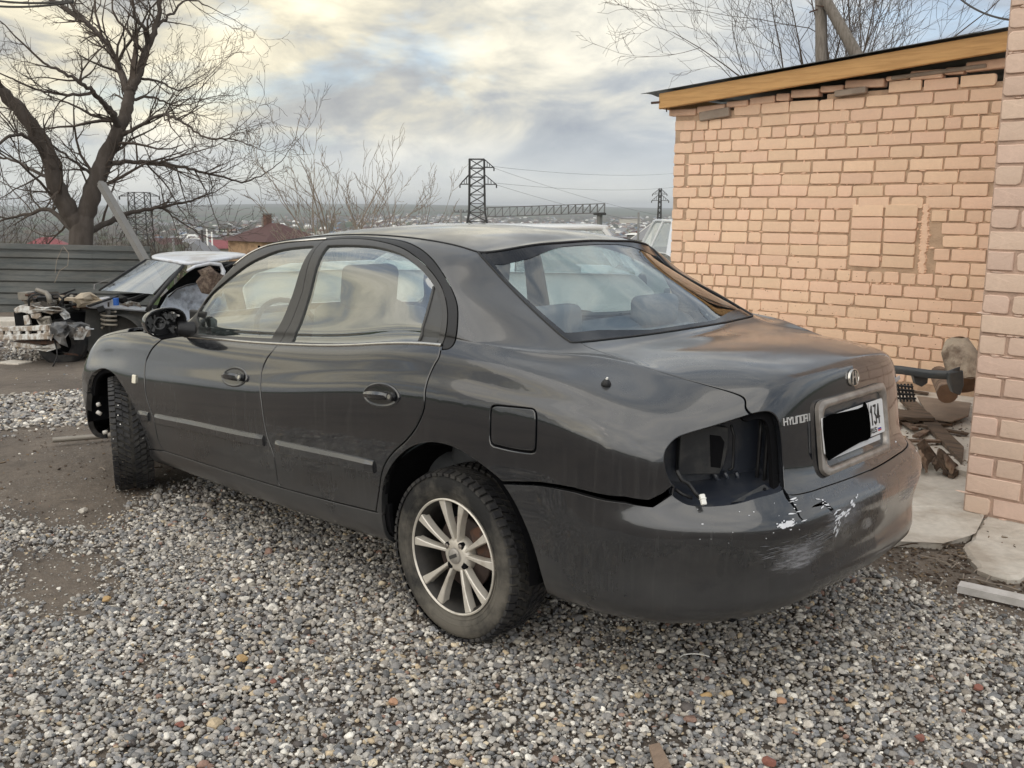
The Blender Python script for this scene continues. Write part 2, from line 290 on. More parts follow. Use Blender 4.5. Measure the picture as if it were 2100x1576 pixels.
NET=[[[3.5,0.0,0.21],[3.55,0.0,0.215],[3.59,0.0,0.27],[3.6,0.0,0.34],[3.61,0.0,0.44],[3.6072,0.0,0.4624],[3.6,0.0,0.52],[3.57,0.0,0.6],[3.52,0.0,0.68],[3.44,0.0,0.74],[3.3,0.0,0.79],[2.7862,0.0,0.901],[2.2724,0.0,1.0119],[1.9983,0.0,1.1837],[1.6568,0.0,1.348],[1.5332,0.0,1.3973],[1.48,0.0,1.418]],[[3.465,0.27,0.21],[3.515,0.29,0.215],[3.555,0.3,0.27],[3.565,0.31,0.34],[3.575,0.315,0.44],[3.5722,0.3136,0.4624],[3.565,0.31,0.52],[3.535,0.3,0.6],[3.485,0.28,0.68],[3.405,0.25,0.74],[3.265,0.21,0.79],[2.7545,0.2526,0.8985],[2.2439,0.2952,1.007],[1.9783,0.268,1.1791],[1.6468,0.236,1.3438],[1.5267,0.2248,1.3933],[1.475,0.22,1.414]],[[3.35,0.52,0.21],[3.4,0.54,0.215],[3.44,0.55,0.27],[3.45,0.56,0.34],[3.46,0.565,0.44],[3.4572,0.5636,0.4624],[3.45,0.56,0.52],[3.42,0.55,0.6],[3.37,0.53,0.68],[3.29,0.5,0.74],[3.15,0.46,0.79],[2.6642,0.5005,0.8982],[2.1784,0.541,1.0063],[1.9383,0.49,1.1747],[1.6368,0.43,1.335],[1.5272,0.409,1.3829],[1.48,0.4,1.403]],[[3.2,0.69,0.21],[3.25,0.71,0.215],[3.29,0.72,0.27],[3.3,0.73,0.34],[3.31,0.735,0.44],[3.3072,0.7336,0.4624],[3.3,0.73,0.52],[3.27,0.72,0.6],[3.22,0.7,0.68],[3.14,0.67,0.74],[3.0,0.63,0.79],[2.5431,0.6586,0.8929],[2.0862,0.6871,0.9958],[1.8903,0.614,1.1615],[1.6408,0.528,1.3186],[1.5494,0.4979,1.3654],[1.51,0.485,1.385]],[[3.13,0.73,0.2],[3.15,0.77,0.205],[3.17,0.81,0.25],[3.17,0.825,0.33],[3.16,0.84,0.44],[3.1572,0.8414,0.468],[3.15,0.845,0.54],[3.13,0.84,0.62],[3.1,0.82,0.7],[3.05,0.79,0.765],[2.98,0.75,0.815],[2.5205,0.736,0.9048],[2.061,0.7221,0.9946],[1.8923,0.649,1.1535],[1.6748,0.563,1.3026],[1.5946,0.5329,1.3466],[1.56,0.52,1.365]],[[2.92,0.752,0.1866],[2.92,0.797,0.1966],[2.92,0.847,0.2416],[2.92,0.864,0.3116],[2.92,0.878,0.4069],[2.92,0.8791,0.4448],[2.92,0.882,0.5421],[2.92,0.872,0.6573],[2.92,0.852,0.7206],[2.92,0.827,0.8059],[2.92,0.8,0.8379],[2.4706,0.7756,0.9159],[2.0211,0.7512,0.994],[1.8813,0.673,1.1491],[1.6978,0.581,1.2938],[1.6295,0.5488,1.3363],[1.6,0.535,1.354]],[[2.6,0.767,0.1977],[2.6,0.812,0.2077],[2.6,0.862,0.2527],[2.6,0.879,0.3227],[2.6,0.893,0.427],[2.6,0.8941,0.4661],[2.6,0.897,0.5667],[2.6,0.887,0.6863],[2.6,0.867,0.7622],[2.6,0.842,0.863],[2.6,0.815,0.895],[2.2858,0.7942,0.9466],[1.9715,0.7733,0.9982],[1.8623,0.69,1.1489],[1.7148,0.592,1.2884],[1.6591,0.5577,1.3291],[1.635,0.543,1.346]],[[2.2,0.772,0.2132],[2.2,0.817,0.2232],[2.2,0.867,0.2682],[2.2,0.884,0.3382],[2.2,0.898,0.4429],[2.2,0.8991,0.482],[2.2,0.902,0.5827],[2.2,0.892,0.7026],[2.2,0.872,0.7847],[2.2,0.847,0.893],[2.2,0.82,0.925],[2.06,0.8105,0.9625],[1.92,0.801,1.0],[1.815,0.752,1.125],[1.72,0.68,1.25],[1.68,0.605,1.316],[1.665,0.547,1.338]],[[1.8,0.775,0.2216],[1.8,0.82,0.2316],[1.8,0.87,0.2766],[1.8,0.887,0.3466],[1.8,0.901,0.4619],[1.8,0.9021,0.5025],[1.8,0.905,0.607],[1.8,0.895,0.7322],[1.8,0.875,0.8085],[1.8,0.85,0.9098],[1.8,0.823,0.9418],[1.7625,0.8075,0.9818],[1.725,0.792,1.0218],[1.69,0.752,1.155],[1.62,0.678,1.295],[1.59,0.605,1.352],[1.58,0.547,1.372]],[[1.4,0.777,0.2291],[1.4,0.822,0.2391],[1.4,0.872,0.2841],[1.4,0.889,0.3541],[1.4,0.903,0.4804],[1.4,0.9041,0.5226],[1.4,0.907,0.631],[1.4,0.897,0.7617],[1.4,0.877,0.8325],[1.4,0.852,0.9271],[1.4,0.825,0.9591],[1.4,0.8075,1.0016],[1.4,0.79,1.0441],[1.39,0.74,1.1799],[1.38,0.672,1.333],[1.37,0.6,1.386],[1.37,0.545,1.404]],[[1.0,0.778,0.24],[1.0,0.823,0.25],[1.0,0.873,0.295],[1.0,0.89,0.365],[1.0,0.904,0.5072],[1.0,0.9051,0.5516],[1.0,0.908,0.6657],[1.0,0.898,0.8043],[1.0,0.878,0.8677],[1.0,0.853,0.9532],[1.0,0.826,0.9852],[1.0,0.808,1.0277],[1.0,0.79,1.0702],[1.0,0.74,1.2064],[1.0,0.672,1.36],[1.0,0.6,1.413],[1.0,0.545,1.431]],[[0.6,0.778,0.2536],[0.6,0.823,0.2636],[0.6,0.873,0.3086],[0.6,0.89,0.3786],[0.6,0.904,0.544],[0.6,0.9051,0.5916],[0.6,0.908,0.7141],[0.6,0.898,0.8643],[0.6,0.878,0.9177],[0.6,0.853,0.991],[0.6,0.826,1.023],[0.6,0.808,1.0655],[0.6,0.79,1.108],[0.6,0.74,1.2264],[0.6,0.672,1.36],[0.6,0.6,1.413],[0.6,0.545,1.431]],[[0.22,0.778,0.266],[0.22,0.823,0.276],[0.22,0.873,0.321],[0.22,0.89,0.391],[0.22,0.904,0.5715],[0.22,0.9051,0.6213],[0.22,0.908,0.7493],[0.22,0.898,0.9071],[0.22,0.878,0.9618],[0.22,0.853,1.0365],[0.22,0.826,1.0685],[0.22,0.807,1.111],[0.22,0.788,1.1535],[0.235,0.737,1.2387],[0.26,0.668,1.3348],[0.28,0.597,1.3878],[0.29,0.545,1.4058]],[[-0.1,0.775,0.2743],[-0.1,0.82,0.2843],[-0.1,0.87,0.3293],[-0.1,0.887,0.3993],[-0.1,0.901,0.583],[-0.1,0.9021,0.6333],[-0.1,0.905,0.7624],[-0.1,0.895,0.9218],[-0.1,0.875,0.9726],[-0.1,0.85,1.0427],[-0.1,0.823,1.0747],[-0.0925,0.804,1.0949],[-0.085,0.785,1.115],[0.0,0.715,1.21],[0.115,0.64,1.302],[0.165,0.58,1.362],[0.19,0.535,1.386]],[[-0.42,0.763,0.2807],[-0.42,0.808,0.2907],[-0.42,0.858,0.3357],[-0.42,0.875,0.4057],[-0.42,0.889,0.5852],[-0.42,0.89,0.6358],[-0.42,0.893,0.7625],[-0.42,0.883,0.9197],[-0.42,0.863,0.9634],[-0.42,0.838,1.0247],[-0.4,0.785,1.048],[-0.3675,0.735,1.081],[-0.335,0.685,1.08],[-0.17,0.622,1.17],[0.055,0.557,1.29],[0.125,0.53,1.352],[0.155,0.512,1.384]],[[-0.7,0.74,0.285],[-0.71,0.79,0.29],[-0.725,0.842,0.35],[-0.73,0.848,0.44],[-0.735,0.862,0.585],[-0.735,0.8605,0.6204],[-0.735,0.852,0.7],[-0.73,0.845,0.87],[-0.715,0.805,0.935],[-0.69,0.75,0.98],[-0.63,0.67,1.025],[-0.515,0.6275,1.0705],[-0.4,0.585,1.082],[-0.24,0.55,1.157],[0.02,0.502,1.285],[0.105,0.485,1.35],[0.135,0.475,1.388]],[[-0.87,0.62,0.285],[-0.91,0.66,0.29],[-0.95,0.688,0.35],[-0.948,0.694,0.44],[-0.963,0.716,0.595],[-0.9576,0.7123,0.6284],[-0.918,0.685,0.7],[-0.915,0.662,0.8],[-0.9,0.635,0.88],[-0.885,0.598,0.95],[-0.858,0.562,0.992],[-0.644,0.536,1.052],[-0.43,0.51,1.078],[-0.27,0.485,1.155],[-0.02,0.44,1.292],[0.085,0.425,1.36],[0.115,0.42,1.396]],[[-0.97,0.47,0.295],[-1.02,0.49,0.3],[-1.088,0.522,0.362],[-1.086,0.535,0.45],[-1.105,0.555,0.6],[-1.0978,0.552,0.6334],[-1.045,0.53,0.705],[-1.02,0.515,0.8],[-1.01,0.5,0.895],[-0.995,0.474,0.985],[-0.968,0.452,1.022],[-0.709,0.416,1.068],[-0.45,0.38,1.08],[-0.3,0.365,1.157],[-0.055,0.33,1.305],[0.06,0.32,1.378],[0.095,0.315,1.408]],[[-1.02,0.26,0.32],[-1.08,0.27,0.325],[-1.158,0.283,0.382],[-1.152,0.285,0.465],[-1.165,0.29,0.6],[-1.1578,0.2898,0.6334],[-1.105,0.288,0.705],[-1.075,0.295,0.8],[-1.062,0.29,0.91],[-1.045,0.282,1.02],[-1.018,0.272,1.048],[-0.7465,0.246,1.0825],[-0.475,0.22,1.083],[-0.33,0.21,1.16],[-0.08,0.19,1.318],[0.05,0.18,1.39],[0.09,0.18,1.413]],[[-1.035,0.0,0.325],[-1.1,0.0,0.33],[-1.176,0.0,0.388],[-1.17,0.0,0.468],[-1.185,0.0,0.6],[-1.1778,0.0,0.6334],[-1.125,0.0,0.705],[-1.09,0.0,0.8],[-1.072,0.0,0.915],[-1.055,0.0,1.03],[-1.028,0.0,1.058],[-0.7565,0.0,1.0885],[-0.485,0.0,1.085],[-0.34,0.0,1.162],[-0.09,0.0,1.321],[0.04,0.0,1.394],[0.08,0.0,1.418]]]
REG={
'front_door':[[1.5724,0.7395],[1.5659,0.7337],[1.5561,0.7261],[1.5442,0.7178],[1.5321,0.7096],[1.5217,0.702],[1.5133,0.6949],[1.5055,0.6878],[1.4986,0.6806],[1.4923,0.6731],[1.4868,0.6649],[1.4816,0.6567],[1.477,0.6484],[1.4736,0.639],[1.4722,0.6275],[1.4735,0.6127],[1.4779,0.5926],[1.4838,0.5679],[1.4889,0.5416],[1.4928,0.5166],[1.4959,0.4952],[1.4995,0.4782],[1.5041,0.4637],[1.5095,0.4509],[1.5152,0.4386],[1.5205,0.4258],[1.5259,0.413],[1.532,0.4007],[1.5381,0.3885],[1.5441,0.3759],[1.5493,0.3622],[1.5535,0.3465],[1.5565,0.3283],[1.5583,0.3071],[1.5591,0.2837],[1.5604,0.2611],[1.5637,0.2412],[1.5689,0.2237],[1.5751,0.2095],[1.5809,0.1988],[1.5849,0.1912],[1.5849,0.1912],[2.0508,0.1968],[2.5562,0.2015],[2.5562,0.2015],[2.5529,0.2056],[2.5481,0.2113],[2.5427,0.218],[2.5379,0.2254],[2.5347,0.2329],[2.5334,0.2402],[2.5335,0.2476],[2.5341,0.2555],[2.5348,0.2644],[2.5348,0.2746],[2.5343,0.2864],[2.5337,0.2996],[2.5323,0.3132],[2.5296,0.3264],[2.5254,0.3388],[2.5191,0.3502],[2.5112,0.3614],[2.5028,0.3727],[2.4948,0.3843],[2.4882,0.3965],[2.4829,0.4094],[2.4782,0.4229],[2.474,0.4365],[2.4702,0.4497],[2.4666,0.4621],[2.4634,0.4739],[2.4606,0.4854],[2.458,0.4966],[2.4554,0.5074],[2.4526,0.5175],[2.4497,0.5264],[2.4468,0.5342],[2.4441,0.5419],[2.4415,0.5504],[2.439,0.5609],[2.4354,0.5749],[2.4304,0.5919],[2.4249,0.6106],[2.4205,0.6287],[2.4189,0.6443],[2.4204,0.6574],[2.4241,0.6692],[2.4292,0.6802],[2.435,0.6903],[2.4409,0.6999],[2.447,0.7087],[2.4536,0.7167],[2.4603,0.7246],[2.4668,0.7326],[2.4721,0.7416],[2.4765,0.7526],[2.4797,0.7661],[2.4812,0.7813],[2.4818,0.7962],[2.4826,0.7958],[2.0835,0.7958],[1.731,0.7846],[1.5724,0.7395]],
'rear_door':[[2.4826,0.7958],[2.4818,0.7962],[2.4812,0.7813],[2.4797,0.7661],[2.4765,0.7526],[2.4721,0.7416],[2.4668,0.7326],[2.4603,0.7246],[2.4536,0.7167],[2.447,0.7087],[2.4409,0.6999],[2.435,0.6903],[2.4292,0.6802],[2.4241,0.6692],[2.4204,0.6574],[2.4189,0.6443],[2.4205,0.6287],[2.4249,0.6106],[2.4304,0.5919],[2.4354,0.5749],[2.439,0.5609],[2.4415,0.5504],[2.4441,0.5419],[2.4468,0.5342],[2.4497,0.5264],[2.4526,0.5175],[2.4554,0.5074],[2.458,0.4966],[2.4606,0.4854],[2.4634,0.4739],[2.4666,0.4621],[2.4702,0.4497],[2.474,0.4365],[2.4782,0.4229],[2.4829,0.4094],[2.4882,0.3965],[2.4948,0.3843],[2.5028,0.3727],[2.5112,0.3614],[2.5191,0.3502],[2.5254,0.3388],[2.5296,0.3264],[2.5323,0.3132],[2.5337,0.2996],[2.5343,0.2864],[2.5348,0.2746],[2.5348,0.2644],[2.5341,0.2555],[2.5335,0.2476],[2.5334,0.2402],[2.5347,0.2329],[2.5379,0.2254],[2.5427,0.218],[2.5481,0.2113],[2.5529,0.2056],[2.5562,0.2015],[2.5562,0.2015],[2.9207,0.2077],[3.2028,0.2164],[3.2032,0.218],[3.2083,0.2287],[3.2154,0.2433],[3.2232,0.259],[3.2306,0.2739],[3.2366,0.2863],[3.2407,0.2959],[3.2437,0.3044],[3.2465,0.3121],[3.2495,0.3196],[3.2535,0.3274],[3.2584,0.3354],[3.2637,0.3433],[3.2697,0.3512],[3.2764,0.3589],[3.2841,0.3666],[3.2927,0.3739],[3.3021,0.3811],[3.3123,0.3881],[3.3231,0.3952],[3.3345,0.4023],[3.3468,0.4094],[3.3601,0.4165],[3.3737,0.4236],[3.3869,0.4309],[3.399,0.4383],[3.4103,0.446],[3.4212,0.4537],[3.4315,0.4616],[3.441,0.4694],[3.4495,0.4774],[3.4574,0.4856],[3.4646,0.4941],[3.4709,0.5027],[3.4761,0.5116],[3.4801,0.5207],[3.482,0.5303],[3.4822,0.5406],[3.4813,0.5517],[3.4801,0.5635],[3.4794,0.576],[3.4792,0.5892],[3.4791,0.6033],[3.4791,0.6178],[3.4793,0.6319],[3.4801,0.645],[3.4815,0.6565],[3.4836,0.6668],[3.4861,0.6762],[3.4887,0.685],[3.4913,0.6934],[3.494,0.7013],[3.4969,0.7088],[3.4996,0.7162],[3.5017,0.7236],[3.5027,0.7316],[3.5022,0.7409],[3.5003,0.7516],[3.4973,0.763],[3.4942,0.7736],[3.4918,0.7958],[2.9299,0.7958],[2.4826,0.7958]],
'front_frame':[[1.731,0.7886],[1.731,0.7846],[1.6604,0.9221],[1.6511,0.9424],[1.6378,0.9716],[1.623,1.0029],[1.6096,1.0292],[1.5981,1.0482],[1.587,1.0639],[1.5761,1.0783],[1.5649,1.0934],[1.553,1.1096],[1.5407,1.1257],[1.5288,1.1419],[1.5183,1.1583],[1.5088,1.1748],[1.5001,1.1914],[1.4929,1.2081],[1.4878,1.2247],[1.4849,1.2414],[1.4837,1.258],[1.4847,1.2746],[1.4878,1.2912],[1.4935,1.3076],[1.5015,1.3238],[1.5113,1.3402],[1.5223,1.3574],[1.5346,1.3755],[1.5484,1.3943],[1.5634,1.4135],[1.5792,1.433],[1.5952,1.4533],[1.6119,1.4742],[1.63,1.4949],[1.6502,1.5142],[1.673,1.5322],[1.6978,1.5492],[1.7242,1.5652],[1.7517,1.5798],[1.7804,1.5931],[1.8104,1.6051],[1.8416,1.6159],[1.8735,1.6254],[1.9048,1.6337],[1.936,1.6408],[1.97,1.6466],[2.0095,1.6512],[2.0615,1.6542],[2.1226,1.6558],[2.1793,1.6566],[2.2186,1.6572],[2.5303,1.6525],[2.5303,1.6525],[2.5464,1.3042],[2.4826,0.7998],[2.0835,0.7998]],
'front_glass':[[1.8131,0.8243],[1.7979,0.8716],[1.7757,0.9405],[1.7523,1.0107],[1.7334,1.062],[1.7213,1.0864],[1.7126,1.0955],[1.7047,1.0986],[1.6949,1.1048],[1.6823,1.1156],[1.6685,1.1263],[1.6541,1.1373],[1.64,1.1488],[1.6257,1.1613],[1.611,1.1744],[1.5971,1.1876],[1.5852,1.2001],[1.5753,1.2116],[1.5668,1.2227],[1.5605,1.2334],[1.5568,1.2437],[1.5559,1.2536],[1.5573,1.263],[1.5616,1.2722],[1.569,1.2817],[1.5798,1.2916],[1.5939,1.3018],[1.6107,1.3118],[1.6299,1.3216],[1.6527,1.3308],[1.6787,1.3396],[1.7058,1.3484],[1.7314,1.3574],[1.7535,1.3652],[1.7739,1.3721],[1.7959,1.3811],[1.8228,1.3952],[1.8572,1.4178],[1.897,1.4463],[1.9377,1.4753],[1.975,1.4991],[2.0069,1.5157],[2.0359,1.5283],[2.0649,1.539],[2.0968,1.5501],[2.1308,1.5628],[2.1659,1.5756],[2.2046,1.5871],[2.249,1.5957],[2.3072,1.6005],[2.3753,1.6025],[2.4386,1.6031],[2.4825,1.6036],[2.506,1.5981],[2.4758,1.2944],[2.4053,0.8563],[2.4053,0.8563],[2.1036,0.8471],[1.8131,0.8243]],
'rear_frame':[[2.4826,0.7998],[2.5464,1.3042],[2.5303,1.6525],[2.5303,1.6525],[2.5505,1.6537],[2.5776,1.6562],[2.609,1.6591],[2.6425,1.6617],[2.6762,1.663],[2.7098,1.6633],[2.7446,1.6635],[2.7807,1.6629],[2.8182,1.6613],[2.8569,1.6581],[2.8978,1.6533],[2.9401,1.6476],[2.9821,1.6411],[3.0219,1.6338],[3.0583,1.6259],[3.0907,1.6171],[3.1201,1.6076],[3.1478,1.597],[3.1747,1.5856],[3.2021,1.5732],[3.2306,1.5595],[3.2593,1.5442],[3.2878,1.5272],[3.3149,1.5088],[3.34,1.4889],[3.3628,1.4677],[3.3837,1.4445],[3.4023,1.4187],[3.4185,1.3904],[3.4324,1.3601],[3.4444,1.3293],[3.4547,1.2998],[3.4635,1.2721],[3.4708,1.2457],[3.4766,1.2201],[3.4811,1.1935],[3.4844,1.1644],[3.487,1.1317],[3.4894,1.0925],[3.4917,1.0412],[3.491,0.9479],[3.4872,0.8588],[3.4881,0.8223],[3.4898,0.8011],[3.4914,0.7998],[3.4918,0.7998],[2.9299,0.7998]],
'rear_glass':[[2.5682,0.8241],[2.6006,1.2942],[2.6009,1.6029],[2.6009,1.6029],[2.6191,1.6035],[2.6439,1.6048],[2.673,1.6063],[2.7044,1.6078],[2.7359,1.6087],[2.7683,1.6095],[2.8026,1.6105],[2.8378,1.6112],[2.8729,1.6112],[2.907,1.6099],[2.9408,1.6071],[2.975,1.6031],[3.0081,1.5983],[3.0392,1.593],[3.0672,1.5874],[3.0915,1.5813],[3.113,1.5747],[3.1328,1.5673],[3.1522,1.5591],[3.1722,1.5499],[3.193,1.5394],[3.214,1.5276],[3.2347,1.5147],[3.2548,1.5008],[3.2741,1.4865],[3.2924,1.4715],[3.3101,1.4556],[3.3269,1.4385],[3.3429,1.4203],[3.3579,1.4008],[3.3719,1.3807],[3.3849,1.3603],[3.397,1.3398],[3.4078,1.3192],[3.4175,1.2986],[3.4261,1.2789],[3.4337,1.2598],[3.4402,1.2399],[3.4458,1.2174],[3.4504,1.1906],[3.454,1.1529],[3.4575,1.096],[3.461,0.9938],[3.4585,0.8543],[3.464,0.8158],[3.464,0.8158],[3.0483,0.8158],[2.5682,0.8241]],
'side_trim':[[2.5303,1.6525],[2.5505,1.6537],[2.5776,1.6562],[2.609,1.6591],[2.6425,1.6617],[2.6762,1.663],[2.7098,1.6633],[2.7446,1.6635],[2.7807,1.6629],[2.8182,1.6613],[2.8569,1.6581],[2.8978,1.6533],[2.9401,1.6476],[2.9821,1.6411],[3.0219,1.6338],[3.0583,1.6259],[3.0907,1.6171],[3.1201,1.6076],[3.1478,1.597],[3.1747,1.5856],[3.2021,1.5732],[3.2306,1.5595],[3.2593,1.5442],[3.2878,1.5272],[3.3149,1.5088],[3.34,1.4889],[3.3628,1.4677],[3.3837,1.4445],[3.4023,1.4187],[3.4185,1.3904],[3.4324,1.3601],[3.4444,1.3293],[3.4547,1.2998],[3.4635,1.2721],[3.4708,1.2457],[3.4766,1.2201],[3.4811,1.1935],[3.4844,1.1644],[3.487,1.1317],[3.4894,1.0925],[3.4917,1.0412],[3.491,0.9479],[3.4872,0.8588],[3.4881,0.8223],[3.4898,0.8011],[3.4914,0.7998],[3.4996,0.7679],[3.5043,0.7693],[3.5111,0.7709],[3.5186,0.7733],[3.5254,0.777],[3.5302,0.7826],[3.5331,0.79],[3.5351,0.7991],[3.536,0.8116],[3.536,0.8308],[3.5357,0.8663],[3.5394,0.999],[3.5371,1.0756],[3.5352,1.1195],[3.5339,1.1517],[3.5327,1.1774],[3.5315,1.1995],[3.5302,1.2204],[3.5285,1.2405],[3.526,1.2602],[3.5224,1.2799],[3.5175,1.2999],[3.5114,1.3208],[3.5041,1.3433],[3.4957,1.3677],[3.4859,1.3939],[3.4745,1.4206],[3.4608,1.4463],[3.4447,1.47],[3.4265,1.4915],[3.4064,1.511],[3.3844,1.5291],[3.3607,1.5464],[3.3358,1.5626],[3.3103,1.5775],[3.2843,1.5909],[3.2579,1.6032],[3.2309,1.6149],[3.2032,1.6259],[3.1748,1.6362],[3.1459,1.6456],[3.1174,1.654],[3.0896,1.6614],[3.0616,1.6677],[3.0325,1.6729],[3.0015,1.6772],[2.9678,1.6802],[2.9321,1.6819],[2.8952,1.6829],[2.8579,1.6836],[2.821,1.6846],[2.7841,1.6859],[2.7465,1.6873],[2.709,1.6886],[2.6724,1.6895],[2.638,1.6896],[2.6049,1.6879],[2.5728,1.6845],[2.5431,1.6806],[2.5175,1.6772],[2.4983,1.6754]],
'sill':[[1.4586,0.1702],[1.5849,0.1912],[2.0508,0.1968],[2.5562,0.2015],[2.9207,0.2077],[3.2028,0.2164],[3.2411,0.2218],[3.2381,0.2077],[3.2381,0.05],[1.4469,0.05],[1.4469,0.1357]],
'front_fender':[[1.5724,0.7395],[1.5659,0.7337],[1.5561,0.7261],[1.5442,0.7178],[1.5321,0.7096],[1.5217,0.702],[1.5133,0.6949],[1.5055,0.6878],[1.4986,0.6806],[1.4923,0.6731],[1.4868,0.6649],[1.4816,0.6567],[1.477,0.6484],[1.4736,0.639],[1.4722,0.6275],[1.4735,0.6127],[1.4779,0.5926],[1.4838,0.5679],[1.4889,0.5416],[1.4928,0.5166],[1.4959,0.4952],[1.4995,0.4782],[1.5041,0.4637],[1.5095,0.4509],[1.5152,0.4386],[1.5205,0.4258],[1.5259,0.413],[1.532,0.4007],[1.5381,0.3885],[1.5441,0.3759],[1.5493,0.3622],[1.5535,0.3465],[1.5565,0.3283],[1.5583,0.3071],[1.5591,0.2837],[1.5604,0.2611],[1.5637,0.2412],[1.5689,0.2237],[1.5751,0.2095],[1.5809,0.1988],[1.5849,0.1912],[1.4586,0.1702],[1.4509,0.1518],[1.4527,0.1724],[1.4524,0.1967],[1.4519,0.2254],[1.4507,0.2552],[1.4476,0.283],[1.442,0.3082],[1.434,0.3298],[1.4241,0.3484],[1.4133,0.3655],[1.4018,0.3821],[1.3893,0.3985],[1.3762,0.4146],[1.3626,0.4304],[1.3488,0.4458],[1.3345,0.461],[1.3192,0.4761],[1.3033,0.4905],[1.287,0.5039],[1.2707,0.5158],[1.2547,0.5263],[1.239,0.5355],[1.2233,0.5435],[1.2071,0.5503],[1.1901,0.556],[1.1724,0.5607],[1.1542,0.5644],[1.1359,0.567],[1.1178,0.5683],[1.1001,0.5682],[1.0824,0.5663],[1.0646,0.5627],[1.0475,0.5579],[1.0317,0.5522],[1.0178,0.5457],[1.0057,0.5384],[0.9947,0.5299],[0.9849,0.5203],[0.9761,0.5095],[0.9683,0.4973],[0.9613,0.4822],[0.9548,0.4639],[0.9486,0.4449],[0.9429,0.4279],[0.9383,0.4158],[0.9383,0.4158],[0.8227,0.4158],[0.7228,0.4629],[0.7228,0.73],[0.8427,0.7718],[0.9925,0.7718],[1.2632,0.7818],[1.4132,0.7918]],
'nose':[[0.0,0.4629],[0.7228,0.4629],[0.7228,0.73],[0.0,0.73]],
'hood':[[0.0,0.73],[0.7228,0.73],[0.8427,0.7718],[0.9925,0.7718],[1.2632,0.7818],[1.0125,1.117],[0.0,1.117]],
'front_bumper':[[0.0,0.0],[0.0,0.4629],[0.7228,0.4629],[0.8227,0.4158],[0.9383,0.4158],[0.8427,0.1223],[0.8627,0.0]],
'windshield':[[0.0,1.127],[1.0125,1.127],[1.0125,1.6965],[0.0,1.6965]],
